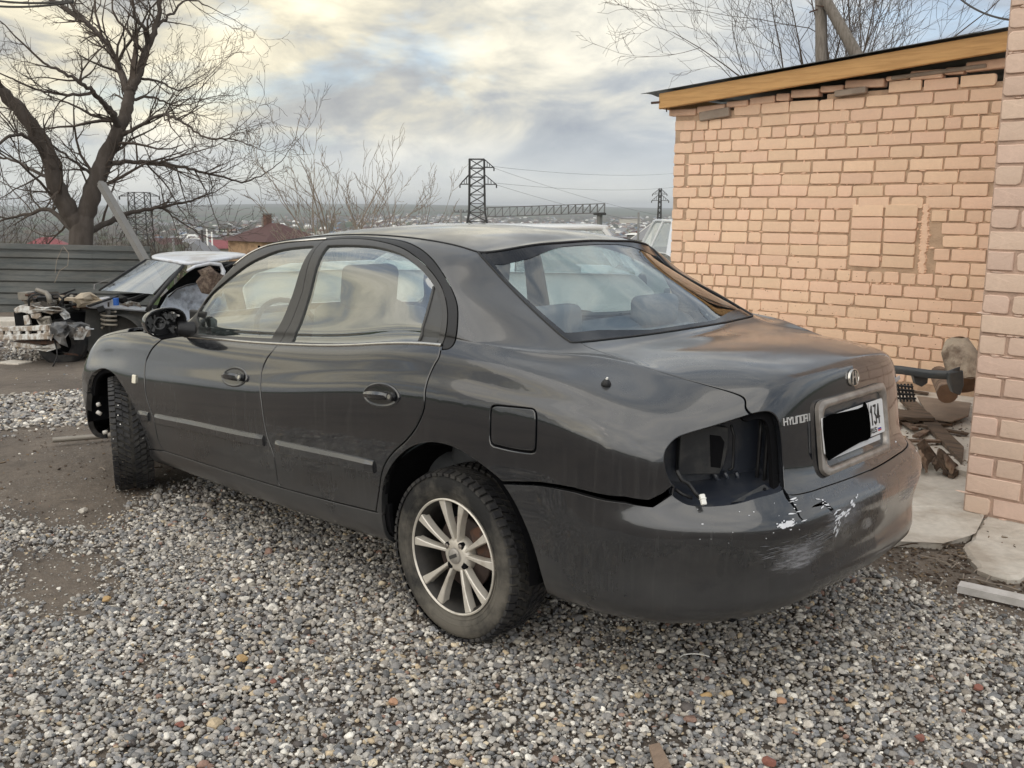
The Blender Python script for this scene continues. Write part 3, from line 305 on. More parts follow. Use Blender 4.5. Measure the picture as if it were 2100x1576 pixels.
'quarter_panel':[[3.4996,0.7679],[3.5043,0.7693],[3.5111,0.7709],[3.5186,0.7733],[3.5254,0.777],[3.5302,0.7826],[3.5331,0.79],[3.5351,0.7991],[3.536,0.8116],[3.536,0.8308],[3.5357,0.8663],[3.5394,0.999],[3.5371,1.0756],[3.5352,1.1195],[3.5339,1.1517],[3.5327,1.1774],[3.5315,1.1995],[3.5302,1.2204],[3.5285,1.2405],[3.526,1.2602],[3.5224,1.2799],[3.5175,1.2999],[3.5114,1.3208],[3.5041,1.3433],[3.4957,1.3677],[3.4859,1.3939],[3.4745,1.4206],[3.4608,1.4463],[3.4447,1.47],[3.4265,1.4915],[3.4064,1.511],[3.3844,1.5291],[3.3607,1.5464],[3.3358,1.5626],[3.3103,1.5775],[3.2843,1.5909],[3.2579,1.6032],[3.2309,1.6149],[3.2032,1.6259],[3.1748,1.6362],[3.1459,1.6456],[3.1174,1.654],[3.0896,1.6614],[3.0616,1.6677],[3.0325,1.6729],[3.0015,1.6772],[2.9678,1.6802],[2.9321,1.6819],[2.8952,1.6829],[2.8579,1.6836],[2.821,1.6846],[2.7841,1.6859],[2.7465,1.6873],[2.709,1.6886],[2.6724,1.6895],[2.638,1.6896],[2.6049,1.6879],[2.5728,1.6845],[2.5431,1.6806],[2.5175,1.6772],[2.4983,1.6754],[2.2186,1.6572],[2.1793,1.6566],[2.1226,1.6558],[2.0615,1.6542],[2.0095,1.6512],[1.97,1.6466],[1.936,1.6408],[1.9048,1.6337],[1.8735,1.6254],[1.8416,1.6159],[1.8104,1.6051],[1.7804,1.5931],[1.7517,1.5798],[1.7242,1.5652],[1.6978,1.5492],[1.673,1.5322],[1.6502,1.5142],[1.63,1.4949],[1.6119,1.4742],[1.5952,1.4533],[1.5792,1.433],[1.5634,1.4135],[1.5484,1.3943],[1.5346,1.3755],[1.5223,1.3574],[1.5113,1.3402],[1.5015,1.3238],[1.4935,1.3076],[1.4878,1.2912],[1.4847,1.2746],[1.4837,1.258],[1.4849,1.2414],[1.4878,1.2247],[1.4929,1.2081],[1.5001,1.1914],[1.5088,1.1748],[1.5183,1.1583],[1.5288,1.1419],[1.5407,1.1257],[1.553,1.1096],[1.5649,1.0934],[1.5761,1.0783],[1.587,1.0639],[1.5981,1.0482],[1.6096,1.0292],[1.623,1.0029],[1.6378,0.9716],[1.6511,0.9424],[1.6604,0.9221],[1.731,0.7846],[1.3932,0.8018],[1.0125,1.107],[1.0125,1.7085],[1.0636,1.7085],[1.1146,1.7085],[1.1657,1.7085],[1.2167,1.7085],[1.2677,1.7085],[1.3188,1.7085],[1.3698,1.7085],[1.4209,1.7085],[1.4719,1.7085],[1.5229,1.7085],[1.574,1.7085],[1.625,1.7085],[1.6761,1.7085],[1.7271,1.7085],[1.7781,1.7085],[1.8292,1.7085],[1.8802,1.7085],[1.9313,1.7085],[1.9823,1.7085],[2.0333,1.7085],[2.0844,1.7085],[2.1354,1.7085],[2.1865,1.7085],[2.2375,1.7085],[2.2886,1.7085],[2.3396,1.7085],[2.3906,1.7085],[2.4417,1.7085],[2.4927,1.7085],[2.5438,1.7085],[2.5948,1.7085],[2.6458,1.7085],[2.6969,1.7085],[2.7479,1.7085],[2.799,1.7085],[2.85,1.7085],[2.901,1.7085],[2.9521,1.7085],[3.0031,1.7085],[3.0542,1.7085],[3.1052,1.7085],[3.1562,1.7085],[3.2073,1.7085],[3.2583,1.7085],[3.3094,1.7085],[3.3604,1.7085],[3.4115,1.7085],[3.4625,1.7085],[3.5135,1.7085],[3.5646,1.7085],[3.6156,1.7085],[3.6667,1.7085],[3.7177,1.7085],[3.7687,1.7085],[3.8198,1.7085],[3.8708,1.7085],[3.9219,1.7085],[3.9729,1.7085],[4.0239,1.7085],[4.0239,1.7085],[3.9885,1.7085],[3.9295,1.7085],[3.8469,1.7085],[3.7643,1.7085],[3.7053,1.7085],[3.6817,1.7085],[3.6581,1.7085],[3.6463,1.7085],[3.6463,1.7085],[3.6581,1.7085],[3.695,1.7023],[3.7333,1.692],[3.7738,1.6797],[3.8147,1.6649],[3.8541,1.6466],[3.8924,1.6229],[3.9265,1.5935],[3.9507,1.5598],[3.9638,1.525],[3.9694,1.4922],[3.9716,1.4619],[3.9723,1.4326],[3.9727,1.4046],[3.9736,1.3778],[3.9753,1.3522],[3.9786,1.3269],[3.9837,1.3017],[3.9899,1.2777],[3.9967,1.256],[4.003,1.2377],[4.0091,1.2238],[4.0154,1.2136],[4.0212,1.2062],[4.0261,1.2006],[4.0297,1.1959],[4.0339,1.195],[4.1186,1.1893],[4.1197,1.1847],[4.12,1.1782],[4.1217,1.1701],[4.127,1.1602],[4.138,1.1487],[4.1532,1.1367],[4.1705,1.1241],[4.1891,1.1097],[4.2068,1.0914],[4.2197,1.0666],[4.2224,1.0305],[4.2103,0.9789],[4.1936,0.9188],[4.2069,0.8939],[4.2264,0.8814],[4.2478,0.8731],[4.2701,0.8652],[4.2914,0.8567],[4.3106,0.8473],[4.3267,0.8373],[4.3406,0.828],[4.353,0.8193],[4.3643,0.8111],[4.3746,0.8031],[4.3842,0.795],[4.3927,0.7874],[4.3997,0.7808],[4.4054,0.7747],[4.41,0.7684],[4.414,0.7614],[4.4168,0.7533],[4.4181,0.745],[4.4186,0.7367],[4.4193,0.729],[4.421,0.722],[4.4242,0.7155],[4.4282,0.7092],[4.4325,0.7035],[4.4362,0.699],[4.4388,0.6957],[4.4388,0.6957],[4.4213,0.6947],[4.3973,0.6924],[4.3712,0.688],[4.3467,0.6815],[4.3268,0.6743],[4.3106,0.667],[4.2959,0.6593],[4.2829,0.6515],[4.2717,0.644],[4.2626,0.6371],[4.2559,0.6317],[4.2514,0.6276],[4.2483,0.6243],[4.2456,0.6207],[4.2425,0.6161],[4.239,0.6104],[4.2355,0.604],[4.2323,0.5975],[4.2296,0.5911],[4.2274,0.5854],[4.2258,0.5803],[4.2248,0.5758],[4.2242,0.5713],[4.224,0.5668],[4.2241,0.5619],[4.2247,0.5565],[4.2257,0.5506],[4.227,0.5446],[4.2286,0.5387],[4.2304,0.5332],[4.2323,0.5282],[4.2346,0.5232],[4.2371,0.5185],[4.2395,0.514],[4.2418,0.5099],[4.244,0.506],[4.2462,0.5023],[4.2483,0.4991],[4.25,0.4964],[4.2513,0.4943],[4.2513,0.4943],[4.2269,0.4704],[4.1948,0.4506],[4.1372,0.4542],[4.0189,0.4347],[3.8634,0.3913],[3.7975,0.3796],[3.7974,0.3773],[3.7873,0.3834],[3.7772,0.3883],[3.767,0.3925],[3.7563,0.3964],[3.7449,0.4006],[3.7329,0.4051],[3.7201,0.4096],[3.7068,0.4141],[3.6933,0.4184],[3.6798,0.4225],[3.6663,0.4264],[3.6527,0.4303],[3.6389,0.4338],[3.6248,0.4369],[3.6104,0.4394],[3.5955,0.4413],[3.5801,0.4426],[3.5644,0.4435],[3.5487,0.4437],[3.533,0.4432],[3.5174,0.442],[3.5016,0.4401],[3.4858,0.4376],[3.4702,0.4345],[3.4549,0.4308],[3.44,0.4267],[3.4255,0.4221],[3.4112,0.4168],[3.3968,0.4106],[3.3822,0.4034],[3.3669,0.3949],[3.351,0.3852],[3.3352,0.3747],[3.3203,0.3638],[3.307,0.3528],[3.2955,0.342],[3.2851,0.3313],[3.2759,0.3202],[3.2676,0.3084],[3.2603,0.2954],[3.2542,0.2795],[3.2491,0.2605],[3.2448,0.2404],[3.2411,0.2218],[3.2381,0.2077],[3.2032,0.218],[3.2083,0.2287],[3.2154,0.2433],[3.2232,0.259],[3.2306,0.2739],[3.2366,0.2863],[3.2407,0.2959],[3.2437,0.3044],[3.2465,0.3121],[3.2495,0.3196],[3.2535,0.3274],[3.2584,0.3354],[3.2637,0.3433],[3.2697,0.3512],[3.2764,0.3589],[3.2841,0.3666],[3.2927,0.3739],[3.3021,0.3811],[3.3123,0.3881],[3.3231,0.3952],[3.3345,0.4023],[3.3468,0.4094],[3.3601,0.4165],[3.3737,0.4236],[3.3869,0.4309],[3.399,0.4383],[3.4103,0.446],[3.4212,0.4537],[3.4315,0.4616],[3.441,0.4694],[3.4495,0.4774],[3.4574,0.4856],[3.4646,0.4941],[3.4709,0.5027],[3.4761,0.5116],[3.4801,0.5207],[3.482,0.5303],[3.4822,0.5406],[3.4813,0.5517],[3.4801,0.5635],[3.4794,0.576],[3.4792,0.5892],[3.4791,0.6033],[3.4791,0.6178],[3.4793,0.6319],[3.4801,0.645],[3.4815,0.6565],[3.4836,0.6668],[3.4861,0.6762],[3.4887,0.685],[3.4913,0.6934],[3.494,0.7013],[3.4969,0.7088],[3.4996,0.7162],[3.5017,0.7236],[3.5027,0.7316],[3.5022,0.7409],[3.5003,0.7516],[3.4973,0.763],[3.4942,0.7736],[3.4918,0.7958]],
'rear_window':[[4.0297,1.1959],[4.0261,1.2006],[4.0212,1.2062],[4.0154,1.2136],[4.0091,1.2238],[4.003,1.2377],[3.9967,1.256],[3.9899,1.2777],[3.9837,1.3017],[3.9786,1.3269],[3.9753,1.3522],[3.9736,1.3778],[3.9727,1.4046],[3.9723,1.4326],[3.9716,1.4619],[3.9694,1.4922],[3.9638,1.525],[3.9507,1.5598],[3.9265,1.5935],[3.8924,1.6229],[3.8541,1.6466],[3.8147,1.6649],[3.7738,1.6797],[3.7333,1.692],[3.695,1.7023],[3.6581,1.7085],[3.6463,1.7085],[3.6463,1.7085],[3.6581,1.7085],[3.6817,1.7085],[3.7053,1.7085],[3.7643,1.7085],[3.8469,1.7085],[3.9295,1.7085],[3.9885,1.7085],[4.0239,1.7085],[4.0947,1.7085],[4.1655,1.7085],[4.2363,1.7085],[4.3072,1.7085],[4.378,1.7085],[4.4488,1.7085],[4.5196,1.7085],[4.5904,1.7085],[4.6612,1.7085],[4.732,1.7085],[4.8028,1.7085],[4.8736,1.7085],[4.9444,1.7085],[4.9444,1.1986],[4.8115,1.1986],[4.7758,1.199],[4.727,1.199],[4.6694,1.1984],[4.6074,1.1973],[4.5465,1.1964],[4.4824,1.1961],[4.4128,1.1968],[4.3354,1.1968],[4.2295,1.1931],[4.1186,1.1893],[4.067,1.1905],[4.0443,1.192],[4.0362,1.1936],[4.0339,1.195],[4.0297,1.1959]],
'trunk_lid':[[4.1186,1.1893],[4.1197,1.1847],[4.12,1.1782],[4.1217,1.1701],[4.127,1.1602],[4.138,1.1487],[4.1532,1.1367],[4.1705,1.1241],[4.1891,1.1097],[4.2068,1.0914],[4.2197,1.0666],[4.2224,1.0305],[4.2103,0.9789],[4.1936,0.9188],[4.2069,0.8939],[4.2264,0.8814],[4.2478,0.8731],[4.2701,0.8652],[4.2914,0.8567],[4.3106,0.8473],[4.3267,0.8373],[4.3406,0.828],[4.353,0.8193],[4.3643,0.8111],[4.3746,0.8031],[4.3842,0.795],[4.3927,0.7874],[4.3997,0.7808],[4.4054,0.7747],[4.41,0.7684],[4.414,0.7614],[4.4168,0.7533],[4.4181,0.745],[4.4186,0.7367],[4.4193,0.729],[4.421,0.722],[4.4242,0.7155],[4.4282,0.7092],[4.4325,0.7035],[4.4362,0.699],[4.4388,0.6957],[4.4388,0.6957],[4.4433,0.6955],[4.4496,0.6952],[4.457,0.6947],[4.4647,0.6939],[4.4717,0.693],[4.478,0.692],[4.4841,0.6909],[4.4902,0.6895],[4.496,0.6879],[4.5016,0.6856],[4.507,0.683],[4.5123,0.6801],[4.5172,0.6768],[4.5219,0.673],[4.5263,0.6688],[4.5301,0.6643],[4.5336,0.6596],[4.5369,0.6544],[4.5398,0.6484],[4.5427,0.6413],[4.5454,0.6336],[4.5477,0.6253],[4.5499,0.6159],[4.552,0.6049],[4.5542,0.5916],[4.5564,0.5729],[4.5578,0.5468],[4.5565,0.5152],[4.5517,0.4849],[4.5463,0.4642],[4.5463,0.4642],[4.5471,0.4596],[4.5477,0.4531],[4.5488,0.4461],[4.5515,0.4398],[4.5568,0.4355],[4.566,0.4331],[4.5785,0.4318],[4.593,0.4311],[4.6081,0.4306],[4.6221,0.4302],[4.6357,0.4299],[4.6502,0.4301],[4.6643,0.4306],[4.6765,0.431],[4.6853,0.4312],[4.9444,0.4312],[4.9444,1.1946],[4.8115,1.1946],[4.7758,1.195],[4.727,1.195],[4.6694,1.1944],[4.6074,1.1933],[4.5465,1.1924],[4.4824,1.1921],[4.4128,1.1928],[4.3354,1.1928],[4.2295,1.1891],[4.1186,1.1853],[4.067,1.1865],[4.0443,1.188],[4.0362,1.1896],[4.0339,1.191]],
'rear_bumper':[[3.7973,0.375],[3.8632,0.3855],[4.0194,0.4241],[4.1378,0.4391],[4.2039,0.4302],[4.2486,0.4684],[4.2513,0.4943],[4.2506,0.4908],[4.2493,0.4857],[4.2481,0.4799],[4.2477,0.4739],[4.2486,0.4684],[4.2515,0.4633],[4.2557,0.458],[4.2607,0.4527],[4.2658,0.4476],[4.2704,0.4432],[4.2744,0.4395],[4.278,0.4364],[4.2819,0.4338],[4.2864,0.4315],[4.2921,0.4293],[4.299,0.4272],[4.307,0.4253],[4.3158,0.4238],[4.3253,0.4227],[4.3353,0.4221],[4.3461,0.4221],[4.358,0.4224],[4.3705,0.4232],[4.3833,0.4245],[4.3958,0.4263],[4.4084,0.4289],[4.4212,0.4322],[4.4342,0.4359],[4.4472,0.4395],[4.4599,0.4426],[4.4728,0.4452],[4.4861,0.4473],[4.499,0.4492],[4.511,0.451],[4.5211,0.4528],[4.5291,0.455],[4.5353,0.4576],[4.5399,0.4602],[4.5435,0.4626],[4.5463,0.4642],[4.5463,0.4642],[4.5471,0.4596],[4.5477,0.4531],[4.5488,0.4461],[4.5515,0.4398],[4.5568,0.4355],[4.566,0.4331],[4.5785,0.4318],[4.593,0.4311],[4.6081,0.4306],[4.6221,0.4302],[4.6357,0.4299],[4.6502,0.4301],[4.6643,0.4306],[4.6765,0.431],[4.6853,0.4312],[4.9444,0.4312],[4.9444,0.0],[3.9059,0.0],[3.9059,0.066],[3.9059,0.066],[3.9195,0.1012],[3.9232,0.123],[3.923,0.143],[3.9203,0.1626],[3.9162,0.1836],[3.9111,0.2054],[3.9056,0.2264],[3.8995,0.2458],[3.8927,0.2629],[3.885,0.2783],[3.8763,0.2931],[3.8669,0.3072],[3.8571,0.3203],[3.8472,0.3322],[3.8374,0.343],[3.8275,0.3529],[3.8175,0.3619],[3.8075,0.37],[3.7974,0.3773]],
'lamp':[[4.4388,0.6957],[4.4213,0.6947],[4.3973,0.6924],[4.3712,0.688],[4.3467,0.6815],[4.3268,0.6743],[4.3106,0.667],[4.2959,0.6593],[4.2829,0.6515],[4.2717,0.644],[4.2626,0.6371],[4.2559,0.6317],[4.2514,0.6276],[4.2483,0.6243],[4.2456,0.6207],[4.2425,0.6161],[4.239,0.6104],[4.2355,0.604],[4.2323,0.5975],[4.2296,0.5911],[4.2274,0.5854],[4.2258,0.5803],[4.2248,0.5758],[4.2242,0.5713],[4.224,0.5668],[4.2241,0.5619],[4.2247,0.5565],[4.2257,0.5506],[4.227,0.5446],[4.2286,0.5387],[4.2304,0.5332],[4.2323,0.5282],[4.2346,0.5232],[4.2371,0.5185],[4.2395,0.514],[4.2418,0.5099],[4.244,0.506],[4.2462,0.5023],[4.2483,0.4991],[4.25,0.4964],[4.2513,0.4943],[4.2513,0.4943],[4.2506,0.4908],[4.2493,0.4857],[4.2481,0.4799],[4.2477,0.4739],[4.2486,0.4684],[4.2515,0.4633],[4.2557,0.458],[4.2607,0.4527],[4.2658,0.4476],[4.2704,0.4432],[4.2744,0.4395],[4.278,0.4364],[4.2819,0.4338],[4.2864,0.4315],[4.2921,0.4293],[4.299,0.4272],[4.307,0.4253],[4.3158,0.4238],[4.3253,0.4227],[4.3353,0.4221],[4.3461,0.4221],[4.358,0.4224],[4.3705,0.4232],[4.3833,0.4245],[4.3958,0.4263],[4.4084,0.4289],[4.4212,0.4322],[4.4342,0.4359],[4.4472,0.4395],[4.4599,0.4426],[4.4728,0.4452],[4.4861,0.4473],[4.499,0.4492],[4.511,0.451],[4.5211,0.4528],[4.5291,0.455],[4.5353,0.4576],[4.5399,0.4602],[4.5435,0.4626],[4.5463,0.4642],[4.5463,0.4642],[4.5517,0.4849],[4.5565,0.5152],[4.5578,0.5468],[4.5564,0.5729],[4.5542,0.5916],[4.552,0.6049],[4.5499,0.6159],[4.5477,0.6253],[4.5454,0.6336],[4.5427,0.6413],[4.5398,0.6484],[4.5369,0.6544],[4.5336,0.6596],[4.5301,0.6643],[4.5263,0.6688],[4.5219,0.673],[4.5172,0.6768],[4.5123,0.6801],[4.507,0.683],[4.5016,0.6856],[4.496,0.6879],[4.4902,0.6895],[4.4841,0.6909],[4.478,0.692],[4.4717,0.693],[4.4647,0.6939],[4.457,0.6947],[4.4496,0.6952],[4.4433,0.6955],[4.4388,0.6957]],
'fuel_door':[[3.7751,0.5581],[3.791,0.5597],[3.813,0.5623],[3.8337,0.5653],[3.852,0.5683],[3.8692,0.5716],[3.8823,0.5739],[3.8896,0.5751],[3.8933,0.575],[3.8964,0.573],[3.8997,0.57],[3.9023,0.5655],[3.9047,0.5576],[3.9067,0.5451],[3.9079,0.531],[3.9085,0.5181],[3.9089,0.5066],[3.9089,0.4957],[3.9085,0.487],[3.9078,0.4813],[3.9068,0.4776],[3.9044,0.4745],[3.9011,0.4719],[3.8965,0.4699],[3.888,0.4677],[3.873,0.4648],[3.8536,0.4621],[3.8343,0.4603],[3.8159,0.4595],[3.7979,0.4593],[3.7831,0.4596],[3.7737,0.4598],[3.7679,0.4602],[3.7635,0.4616],[3.7599,0.4637],[3.7576,0.4669],[3.7561,0.4725],[3.7553,0.482],[3.7549,0.4942],[3.7545,0.5059],[3.7539,0.5166],[3.7533,0.5269],[3.7533,0.536],[3.754,0.5429],[3.7555,0.5481],[3.7583,0.5523],[3.7637,0.5552],[3.7703,0.557],[3.7751,0.5581]],
'strip_a':[[1.4267,0.3723],[1.5118,0.3768]],
'strip_b':[[1.5682,0.3781],[2.0134,0.38],[2.4621,0.3789]],
'strip_c':[[2.5599,0.3686],[2.9171,0.3559],[3.2189,0.3469]],
'P_handle_f':[[2.211,0.6166]],
'P_handle_r':[[3.2619,0.5418]],
'P_antenna':[[4.065,0.7659]],
'P_marker':[[1.405,0.5456]],
'P_badge':[[4.9202,0.7057]],
'P_mirror':[[1.6379,0.9645]],
'P_cf0':[[3.3631,1.7085]],
'letters':[[4.5576,0.6516],[4.688,0.653]],
'plate':[[4.6965,0.6711],[4.8878,0.6765]],
'crackA':[[4.5463,0.4642],[4.5433,0.4283],[4.5504,0.3982],[4.5533,0.367],[4.5674,0.3409]],
'crackB':[[4.6035,0.3858],[4.6516,0.386],[4.6696,0.3605],[4.7008,0.325]],
'flake':[[4.4807,0.3655],[4.5357,0.3346]],
'belt_f':[[1.731,0.7846],[2.0835,0.7958],[2.4826,0.7958]],
'belt_r':[[2.4826,0.7958],[2.9299,0.7958],[3.4918,0.7958]],
'divider':[[3.3781,0.7961],[3.3711,1.1634],[3.3714,1.3773]],
}
# ------------------------------------------------------------------ body surface: cubic net, u = round the car nose -> tail, v = sill -> roof seam
def wmat(t):
    n = len(t); h = np.diff(t); A = np.eye(n); B = np.zeros((n, n))
    for i in range(1, n-1):
        A[i, i-1] = h[i-1]; A[i, i] = 2*(h[i-1]+h[i]); A[i, i+1] = h[i]
        B[i, i-1] = 6/h[i-1]; B[i, i] = -6/h[i-1]-6/h[i]; B[i, i+1] = 6/h[i]
    return np.linalg.solve(A, B)
def wts(t, M, x):
    x = np.asarray(x, float); n = len(t); i = np.clip(np.searchsorted(t, x)-1, 0, n-2); h = t[i+1]-t[i]
    a = (t[i+1]-x)/h; b = (x-t[i])/h; Wt = np.zeros((len(x), n)); r = np.arange(len(x))
    Wt[r, i] += a; Wt[r, i+1] += b
    return Wt+((a**3-a)*h*h/6)[:, None]*M[i]+((b**3-b)*h*h/6)[:, None]*M[i+1]
class Surf:
    def __init__(s, P):
        s.P = np.array(P, float)
        s.tu = np.r_[0, np.cumsum(np.linalg.norm(np.diff(s.P, axis=0), axis=2).mean(1))]
        s.tv = np.r_[0, np.cumsum(np.exp(np.log(np.maximum(np.linalg.norm(np.diff(s.P, axis=1), axis=2), 1e-3)).mean(0)))]
        g = np.array([1., -1., 1.]); s.P = np.concatenate([[s.P[2]*g], [s.P[1]*g], s.P, [s.P[-2]*g], [s.P[-3]*g]]); t = s.tu   # mirrored ghosts keep the middle line smooth
        s.tx = np.r_[-t[2], -t[1], t, 2*t[-1]-t[-2], 2*t[-1]-t[-3]]; s.Mu = wmat(s.tx); s.Mv = wmat(s.tv)
    def ev(s, u, v):
        u = np.clip(np.atleast_1d(u), -.1, s.tu[-1]+.1); v = np.clip(np.atleast_1d(v), 0, s.tv[-1])
        A = np.einsum('ni,ijk->njk', wts(s.tx, s.Mu, u), s.P); return np.einsum('njk,nj->nk', A, wts(s.tv, s.Mv, v))
    def nrm(s, u, v, e=3e-3):
        u = np.atleast_1d(u); v = np.atleast_1d(v)
        a = s.ev(u+e, v)-s.ev(u-e, v); b = s.ev(u, v+e)-s.ev(u, v-e)
        n = np.cross(a, b); return n/np.maximum(np.linalg.norm(n, axis=1), 1e-9)[:, None]
S = Surf(NET); TU, TV = S.tu, S.tv; UM = TU[-1]
def densify(P, step):
    P = np.asarray(P, float); o = []
    n = len(P)
    for i in range(n):
        a, b = P[i], P[(i+1) % n]; d = np.hypot(*(b-a))
        if d < 1e-5: continue
        k = max(1, int(math.ceil(d/step)))
        for j in range(k): o.append(a+(b-a)*j/k)
    return np.array(o)
def area(P): x, y = P[:, 0], P[:, 1]; return .5*np.sum(x*np.roll(y, -1)-np.roll(x, -1)*y)
def thin(P, dmin):
    o = [P[0]]
    for p in P[1:]:
        if np.hypot(*(p-o[-1])) >= dmin: o.append(p)
    if len(o) > 3 and np.hypot(*(o[0]-o[-1])) < dmin: o.pop()
    return np.array(o)
def inset(P, d, keepu=None):
    """move a closed outline inwards by d (ccw); points on the centre line stay on it"""
    e = np.roll(P, -1, 0)-P; e /= np.maximum(np.hypot(e[:, 0], e[:, 1]), 1e-9)[:, None]
    n = np.stack([-e[:, 1], e[:, 0]], 1); n0 = np.roll(n, 1, 0); m = n+n0; m /= np.maximum(np.hypot(m[:, 0], m[:, 1]), 1e-6)[:, None]
    c = np.clip((m*n).sum(1), .45, 1)
    Q = P+m*(d/c)[:, None]
    for uc in (0, UM):
        k = np.abs(P[:, 0]-uc) < 1e-4; Q[k, 0] = uc
    return Q
def inside(P, pts):
    x, y = pts[:, 0], pts[:, 1]; r = np.zeros(len(pts), bool); n = len(P)
    for i in range(n):
        x1, y1 = P[i]; x2, y2 = P[(i+1) % n]
        if y1 == y2: continue
        k = ((y1 > y) != (y2 > y)) & (x < (x2-x1)*(y-y1)/(y2-y1)+x1); r ^= k
    return r
def dist(P, pts):
    d = np.full(len(pts), 1e9)
    for q in P: d = np.minimum(d, np.hypot(pts[:, 0]-q[0], pts[:, 1]-q[1]))
    return d
ORI = np.array([1.2, 0, 0])
def set_mesh(name, V, F, NRM, mat, parent):
    me = bpy.data.meshes.new(name); me.from_pydata((V-ORI).tolist(), [], F); me.materials.append(mat)
    me.polygons.foreach_set('use_smooth', np.ones(len(me.polygons), dtype=bool)); me.update()
    me.normals_split_custom_set_from_vertices([tuple(n) for n in NRM])
    o = bpy.data.objects.new(name, me); COL.objects.link(o); o.parent = parent; return o
def panel_geo(outline, holes=(), gap=.0025, lift=0., depth=.016, step=.034, lip=.0028, edge_step=.016, vk=.87):
    out = thin(densify(outline, edge_step), .005)
    if area(out) < 0: out = out[::-1]
    loops = [out]
    for h in holes:
        hh = thin(densify(h, edge_step), .005)
        if area(hh) > 0: hh = hh[::-1]
        loops.append(hh)
    tops = [inset(l, gap+lip) for l in loops]; rims = [inset(l, gap) for l in loops]
    lo, hi = tops[0].min(0), tops[0].max(0)
    gx, gy = np.meshgrid(np.arange(lo[0]+step/2, hi[0], step), np.arange(lo[1]+step*vk/2, hi[1], step*vk)); gx = gx+np.where((np.arange(gx.shape[0]) % 2)[:, None] == 1, step/2, 0)
    G = np.stack([gx.ravel(), gy.ravel()], 1); k = inside(tops[0], G)
    for t in tops[1:]: k &= ~inside(t, G)
    G = G[k]
    if len(G): G = G[dist(np.concatenate(tops), G) > step*.45*min(1, vk/.87)]
    verts = []; edges = []
    for t in tops:
        o = len(verts); verts += [Vector(p) for p in t]; edges += [(o+i, o+(i+1) % len(t)) for i in range(len(t))]
    verts += [Vector(p) for p in G]
    vo, _, fo, ov, _, _ = delaunay_2d_cdt(verts, edges, [], 0, 1e-6, True)
    uv = np.array([tuple(v) for v in vo]); fo = [f for f in fo]; cen = np.array([uv[list(f)].mean(0) for f in fo]); kf = inside(tops[0], cen)
    for t in tops[1:]: kf &= ~inside(t, cen)
    fo = [f for f, q in zip(fo, kf) if q]; P = S.ev(uv[:, 0], uv[:, 1]); Nn = S.nrm(uv[:, 0], uv[:, 1])
    V = [P+Nn*lift]; NR = [Nn]; F = []
    for f in fo:
        f = list(f)
        if area(uv[f]) < 0: f = f[::-1]
        F.append(tuple(f))
    base = len(uv)
    for t, r in zip(tops, rims):
        n = len(t); nt_ = S.nrm(t[:, 0], t[:, 1]); nr = S.nrm(r[:, 0], r[:, 1]); pt = S.ev(t[:, 0], t[:, 1]); pr = S.ev(r[:, 0], r[:, 1])
        outw = pr-pt; outw /= np.maximum(np.linalg.norm(outw, axis=1), 1e-9)[:, None]
        m45 = nr+outw; m45 /= np.linalg.norm(m45, axis=1)[:, None]
        V += [pt+nt_*lift, pr+nr*(lift-lip*.8), pr+nr*(lift-lip*.8), pr+nr*(lift-depth)]; NR += [nt_, m45, outw, outw]
        for i in range(n):
            j = (i+1) % n
            if any(abs(t[i, 0]-uc) < 1e-4 and abs(t[j, 0]-uc) < 1e-4 for uc in (0, UM)): continue
            F.append((base+j, base+i, base+n+i, base+n+j)); F.append((base+2*n+j, base+2*n+i, base+3*n+i, base+3*n+j))
        base += 4*n
    return np.concatenate(V), F, np.concatenate(NR)
MY = np.array([1, -1, 1])
def both(V, F, NR, weld=False):
    n = len(V); return np.r_[V, V*MY], list(F)+[tuple(n+i for i in f[::-1]) for f in F], np.r_[NR, NR*MY]
car = empty('sedan_car', tuple(ORI), 'charcoal grey four-door sedan with cracked rear bumper and missing tail lamps', 'car')
def side_panel(name, outline, holes=(), mat=PAINT, parents=None, **k):
    V, F, NR = panel_geo(outline, holes, **k)
    a = set_mesh(name, V, F, NR, mat, parents[0] if parents else car)
    b = set_mesh(name, V*MY, [f[::-1] for f in F], NR*MY, mat, parents[1] if parents else car)
    return a, b
def mid_panel(name, outline, holes=(), mat=PAINT, **k):
    V, F, NR = both(*panel_geo(outline, holes, **k)); return set_mesh(name, V, F, NR, mat, car)
A_ = {k: np.array(v) for k, v in REG.items()}
fd = side_panel('front_door', A_['front_door']); rd = side_panel('rear_door', A_['rear_door'])
side_panel('window_frame', A_['front_frame'], [A_['front_glass']], TRIM, fd, lift=.001, gap=.002, depth=.025)
side_panel('window_frame', A_['rear_frame'], [A_['rear_glass']], TRIM, rd, lift=.001, gap=.002, depth=.025)
side_panel('window_glass', A_['front_glass'], (), GLASS, fd, gap=-.004, lift=-.008, depth=.003, lip=.0005)
side_panel('window_glass', A_['rear_glass'], (), GLASS, rd, gap=-.004, lift=-.008, depth=.003, lip=.0005)
side_panel('window_moulding', A_['side_trim'], (), BLACK, None, lift=.0005, gap=.003, depth=.012, step=.02)
side_panel('sill', A_['sill']); side_panel('front_fender', A_['front_fender'], depth=.03)
side_panel('quarter_panel', A_['quarter_panel'], [A_['fuel_door']], depth=.03, vk=.5)
side_panel('fuel_door', A_['fuel_door'], gap=.003)
mid_panel('hood', A_['hood']); mid_panel('front_panel', A_['nose'], mat=BLACK, lift=-.01); mid_panel('front_bumper', A_['front_bumper'], depth=.03)
mid_panel('windshield', A_['windshield'], mat=GLASSC, gap=.0, lift=-.004, depth=.004, lip=.0005)
